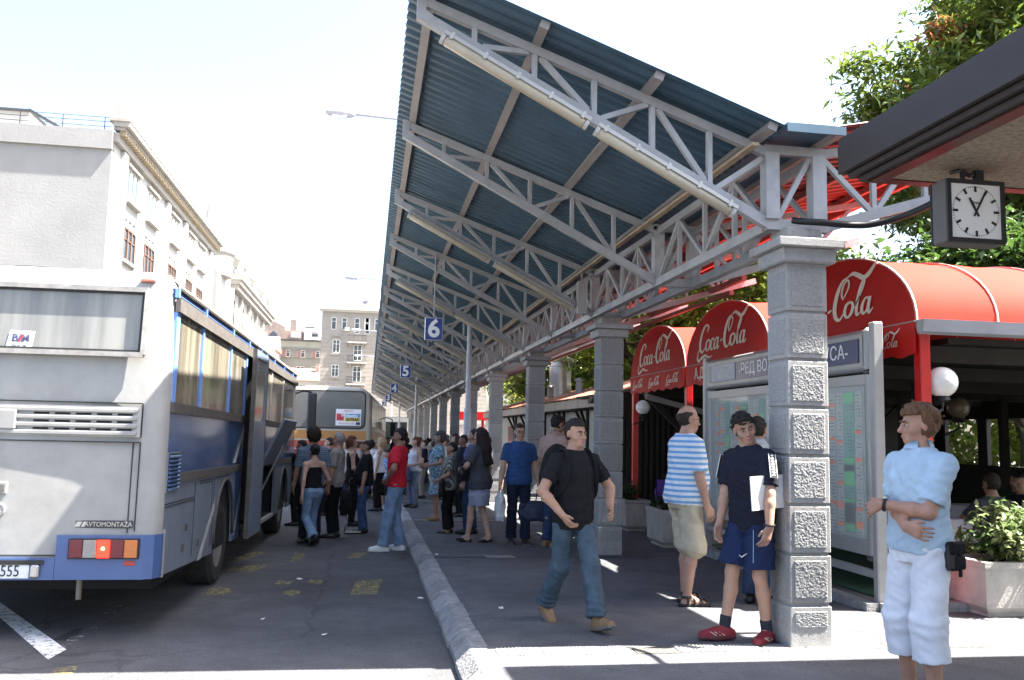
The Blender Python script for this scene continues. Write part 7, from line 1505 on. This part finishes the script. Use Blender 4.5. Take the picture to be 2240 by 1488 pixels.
for px_, fy, hy, hd_, fem, top_, bt_, hr_, rd_, lab in ((712, 1128, 956, 175, 0, greyc, blackc, 'short', True, 'man in dark grey top just behind the grey haired man'), (752, 1112, 962, 200, 1, bluec, jeand, 'bun', True, 'woman in blue top glimpsed between two groups by the bus'), (783, 1098, 966, 10, 0, khaki, jeand, 'short', True, 'man in khaki top behind the stout man in black'), (808, 1092, 962, 90, 1, whitec, skirtc, 'bob', True, 'woman in white top farther along the road by cream bus'), (880, 1082, 960, 200, 1, redc, blackc, 'bob', False, 'woman in red top far behind the red shirt man'), (924, 1090, 962, 170, 0, navyc, khaki, 'short', False, 'man in navy top behind the big blue shopping bag'), (948, 1084, 965, 30, 0, bluec, jeand, 'short', False, 'man in blue top behind the floral dress woman'), (968, 1092, 958, 210, 1, cream_c, blackc, 'bun', False, 'woman in cream top deep behind the striped blouse'), (1000, 1088, 960, 80, 0, blackc, jeand, 'short', False, 'man in black top deep in the crowd under sign six'), (1044, 1092, 958, 150, 1, purp, blackc, 'bob', False, 'woman in purple top behind the long haired woman'), (1062, 1106, 955, 200, 0, whitec, jeand, 'short', False, 'man in white top between long haired woman and pillar'), (1090, 1078, 960, -80, 1, greyc, skirtc, 'bob', False, 'woman in grey top left of the man in blue t-shirt'), (858, 1050, 958, 90, 0, khaki, blackc, 'short', False, 'farthest man in khaki near the kerb line'), (902, 1046, 961, 250, 1, whitec, jeand, 'bun', False, 'farthest woman in white near the distant poles')):
    crowd(px_, fy, hy, hd_, lab, rd_, sk=TAN if px_ % 2 else PALE, female=bool(fem), hair=(hr_, (hdark, hblack, haub)[px_ % 3]), top=tee(top_), bottom=('skirt', bt_, dict(len=.45)) if bt_ is skirtc else trs(bt_), shoe=('shoe', darkl))
# cafe guests
sit = dict(pelvis=(0, 0, -.48), fl=(-.12, .42, .085, 8), fr=(.12, .40, .085, -8), wl=(-.16, .34, .74), wr=(.16, .34, .74), lean=4)
for x, y, hd, lab, tp_, bt_, hr_ in ((5.95, 16.62, 35, 'seated cafe guest in dark top and grey trousers on purple chair', blackc, cloth('grey_flannel', (.09, .09, .10)), hblack), (7.6, 16.6, 120, 'cafe guest in dark green top at a far red table', cloth('dark_green', (.02, .07, .03)), blackc, hdark), (6.9, 8.85, 90, 'cafe guest in white shirt toned grey for shade, behind the polo man', greyc, blackc, hdark), (7.9, 9.6, 180, 'cafe guest in dark top with back lit head at right', navyc, blackc, hblack), (8.4, 10.3, 200, 'cafe guest in green top beside the dim globe lamp', cloth('dark_green', (.02, .07, .03)), blackc, hdark)):  # grey cloth on the white shirted guest carries the interior shade
    person((x, y, gz(y)+.012), hd, 1.74, lab, TAN, vox=.014, rk=int(y*10), pose=sit, hair=('short', hr_), top=tee(tp_, hem=-.05), bottom=trs(bt_), shoe=('shoe', darkl))
# ------------------------------------------------------------------ bags
def bag(label, base, hd, w, d, h, mat, strap=None, soft=.25, name='bag'):
    z0 = base
    o = empty(name, base, label, 'bag', None, (0, 0, R(hd-90))); F = Field((-w, -d-.05, -.06), (w, d+.05, h+.08), .012)
    F.loft((0, 0, 0), np.eye(3), [0, h*.15, h*.5, h*.85, h], [w*.44, w*.5, w*.5, w*.46, w*(.5-soft)], [d*.44, d*.5, d*.5, d*.42, d*.2], [0]*5, 0); F.noise(.006, 42, int(w*1000)); link('bag_body', F.mesh('bag_body', [mat], 1), o)
    if strap:
        pts = [o.matrix_basis @ Vector(v) if False else Vector(v) for v in strap]; Mi = (Matrix.Translation(base) @ Matrix.Rotation(R(hd-90), 4, 'Z')).inverted()
        MB().tube([Mi @ v for v in cat(pts, 5)], .009, 6).build('strap', mat, o, local=True)
    return o
def at_hand(G, sd, drop, lab, w, d, h, mat, hd, name='bag'):
    e, wq = G['arm'][sd]; hp = G['W'](np.array(wq)+np.array([0, 0.02, -.09])); base = Vector((hp.x, hp.y, hp.z-drop))
    return bag(lab, base, hd, w, d, h, mat, [hp+Vector((-.05, 0, -(drop-h)-.01)), hp+Vector((-.015, 0, 0)), hp+Vector((.015, 0, 0)), hp+Vector((.05, 0, -(drop-h)-.01))], name=name)
plast = M('thin_white_plastic', (.55, .58, .57), rough=.35, var=.1, spec=.5); pvc = M('navy_bag', (.022, .028, .06), rough=.6, var=.1)
at_hand(G19, 1, .46, 'white plastic carrier bag held by the man in blue t-shirt', .24, .16, .42, plast, 0, 'plastic_bag')
at_hand(G19, -1, .46, 'dark navy duffel bag held low by man in blue t-shirt', .62, .26, .30, pvc, 90, 'duffel_bag')
q = G14['W'](G14['T']((-.20, .14, .10))); bag('black leather shoulder bag under the arm of long haired woman', q-Vector((0, 0, .12)), 140, .34, .13, .24, darkl, [q+Vector((-.1, 0, .1)), G14['W'](G14['Sh'][-1]+np.array([0, 0, .075])), q+Vector((.1, .05, .1))], name='shoulder_bag')
q = G13['W'](G13['T']((-.25, .12, -.05))); bag('black shoulder bag hanging beside the striped blouse woman', q-Vector((0, 0, .15)), 165, .26, .10, .28, darkl, [q+Vector((-.06, 0, .12)), G13['W'](G13['Sh'][-1]+np.array([0, 0, .08])), q+Vector((.06, .03, .12))], name='shoulder_bag')
q = G11['W']((0, .30, .82)); bag('big dark blue shopping bag held by the red haired woman', q-Vector((0, 0, .16)), 215, .40, .14, .36, M('blue_shopper', (.03, .04, .10), rough=.6), [q+Vector((-.08, 0, .2)), q+Vector((0, 0, .33)), q+Vector((.08, 0, .2))], name='shopping_bag')
q = G5['W']((-.05, .30, .98)); bag('white handbag of the auburn haired woman', q-Vector((0, 0, .14)), 10, .26, .12, .26, whs, [q+Vector((-.06, 0, .11)), q+Vector((0, 0, .24)), q+Vector((.06, 0, .11))], name='handbag')
x, y = gp(832, 1110, RD); bag('white handbag of the blonde woman', Vector((x-.05, y-.25, rz(y)+.82)), 165, .28, .12, .26, whs, [Vector((x-.12, y-.25, rz(y)+1.06)), Vector((x-.02, y-.2, rz(y)+1.25)), Vector((x+.02, y-.25, rz(y)+1.06))], name='handbag')
x, y = gp(733, 1176, RD); bag('black travel bag hanging beside the grey haired man', Vector((x+.16, y-.24, rz(y)+.42)), 165, .34, .18, .40, blackc, [Vector((x+.08, y-.24, rz(y)+.8)), Vector((x+.16, y-.2, rz(y)+1.0)), Vector((x+.24, y-.24, rz(y)+.8))], name='travel_bag')
x, y = gp(772, 1166, RD); o = empty('luggage_trolley', (x, y, rz(y)), 'folding luggage trolley standing beside the stout man in black', 'trolley')
z = rz(y)
for dx in (-.11, .11): MB().tube([(x+dx, y, z+.08), (x+dx*.9, y-.02, z+.95)], .011, 6).build('upright', chrome, o); MB().tube([(x+dx*1.3-.015, y+.02, z+.07), (x+dx*1.3+.015, y+.02, z+.07)], .065, 14).build('wheel', blk, o)
MB().tube([(x-.1, y-.02, z+.95), (x, y-.02, z+.99), (x+.1, y-.02, z+.95)], .012, 6).build('handle', blk, o); MB().box(x-.14, x+.14, y-.24, y, z+.03, z+.05).build('foot_plate', chrome, o)
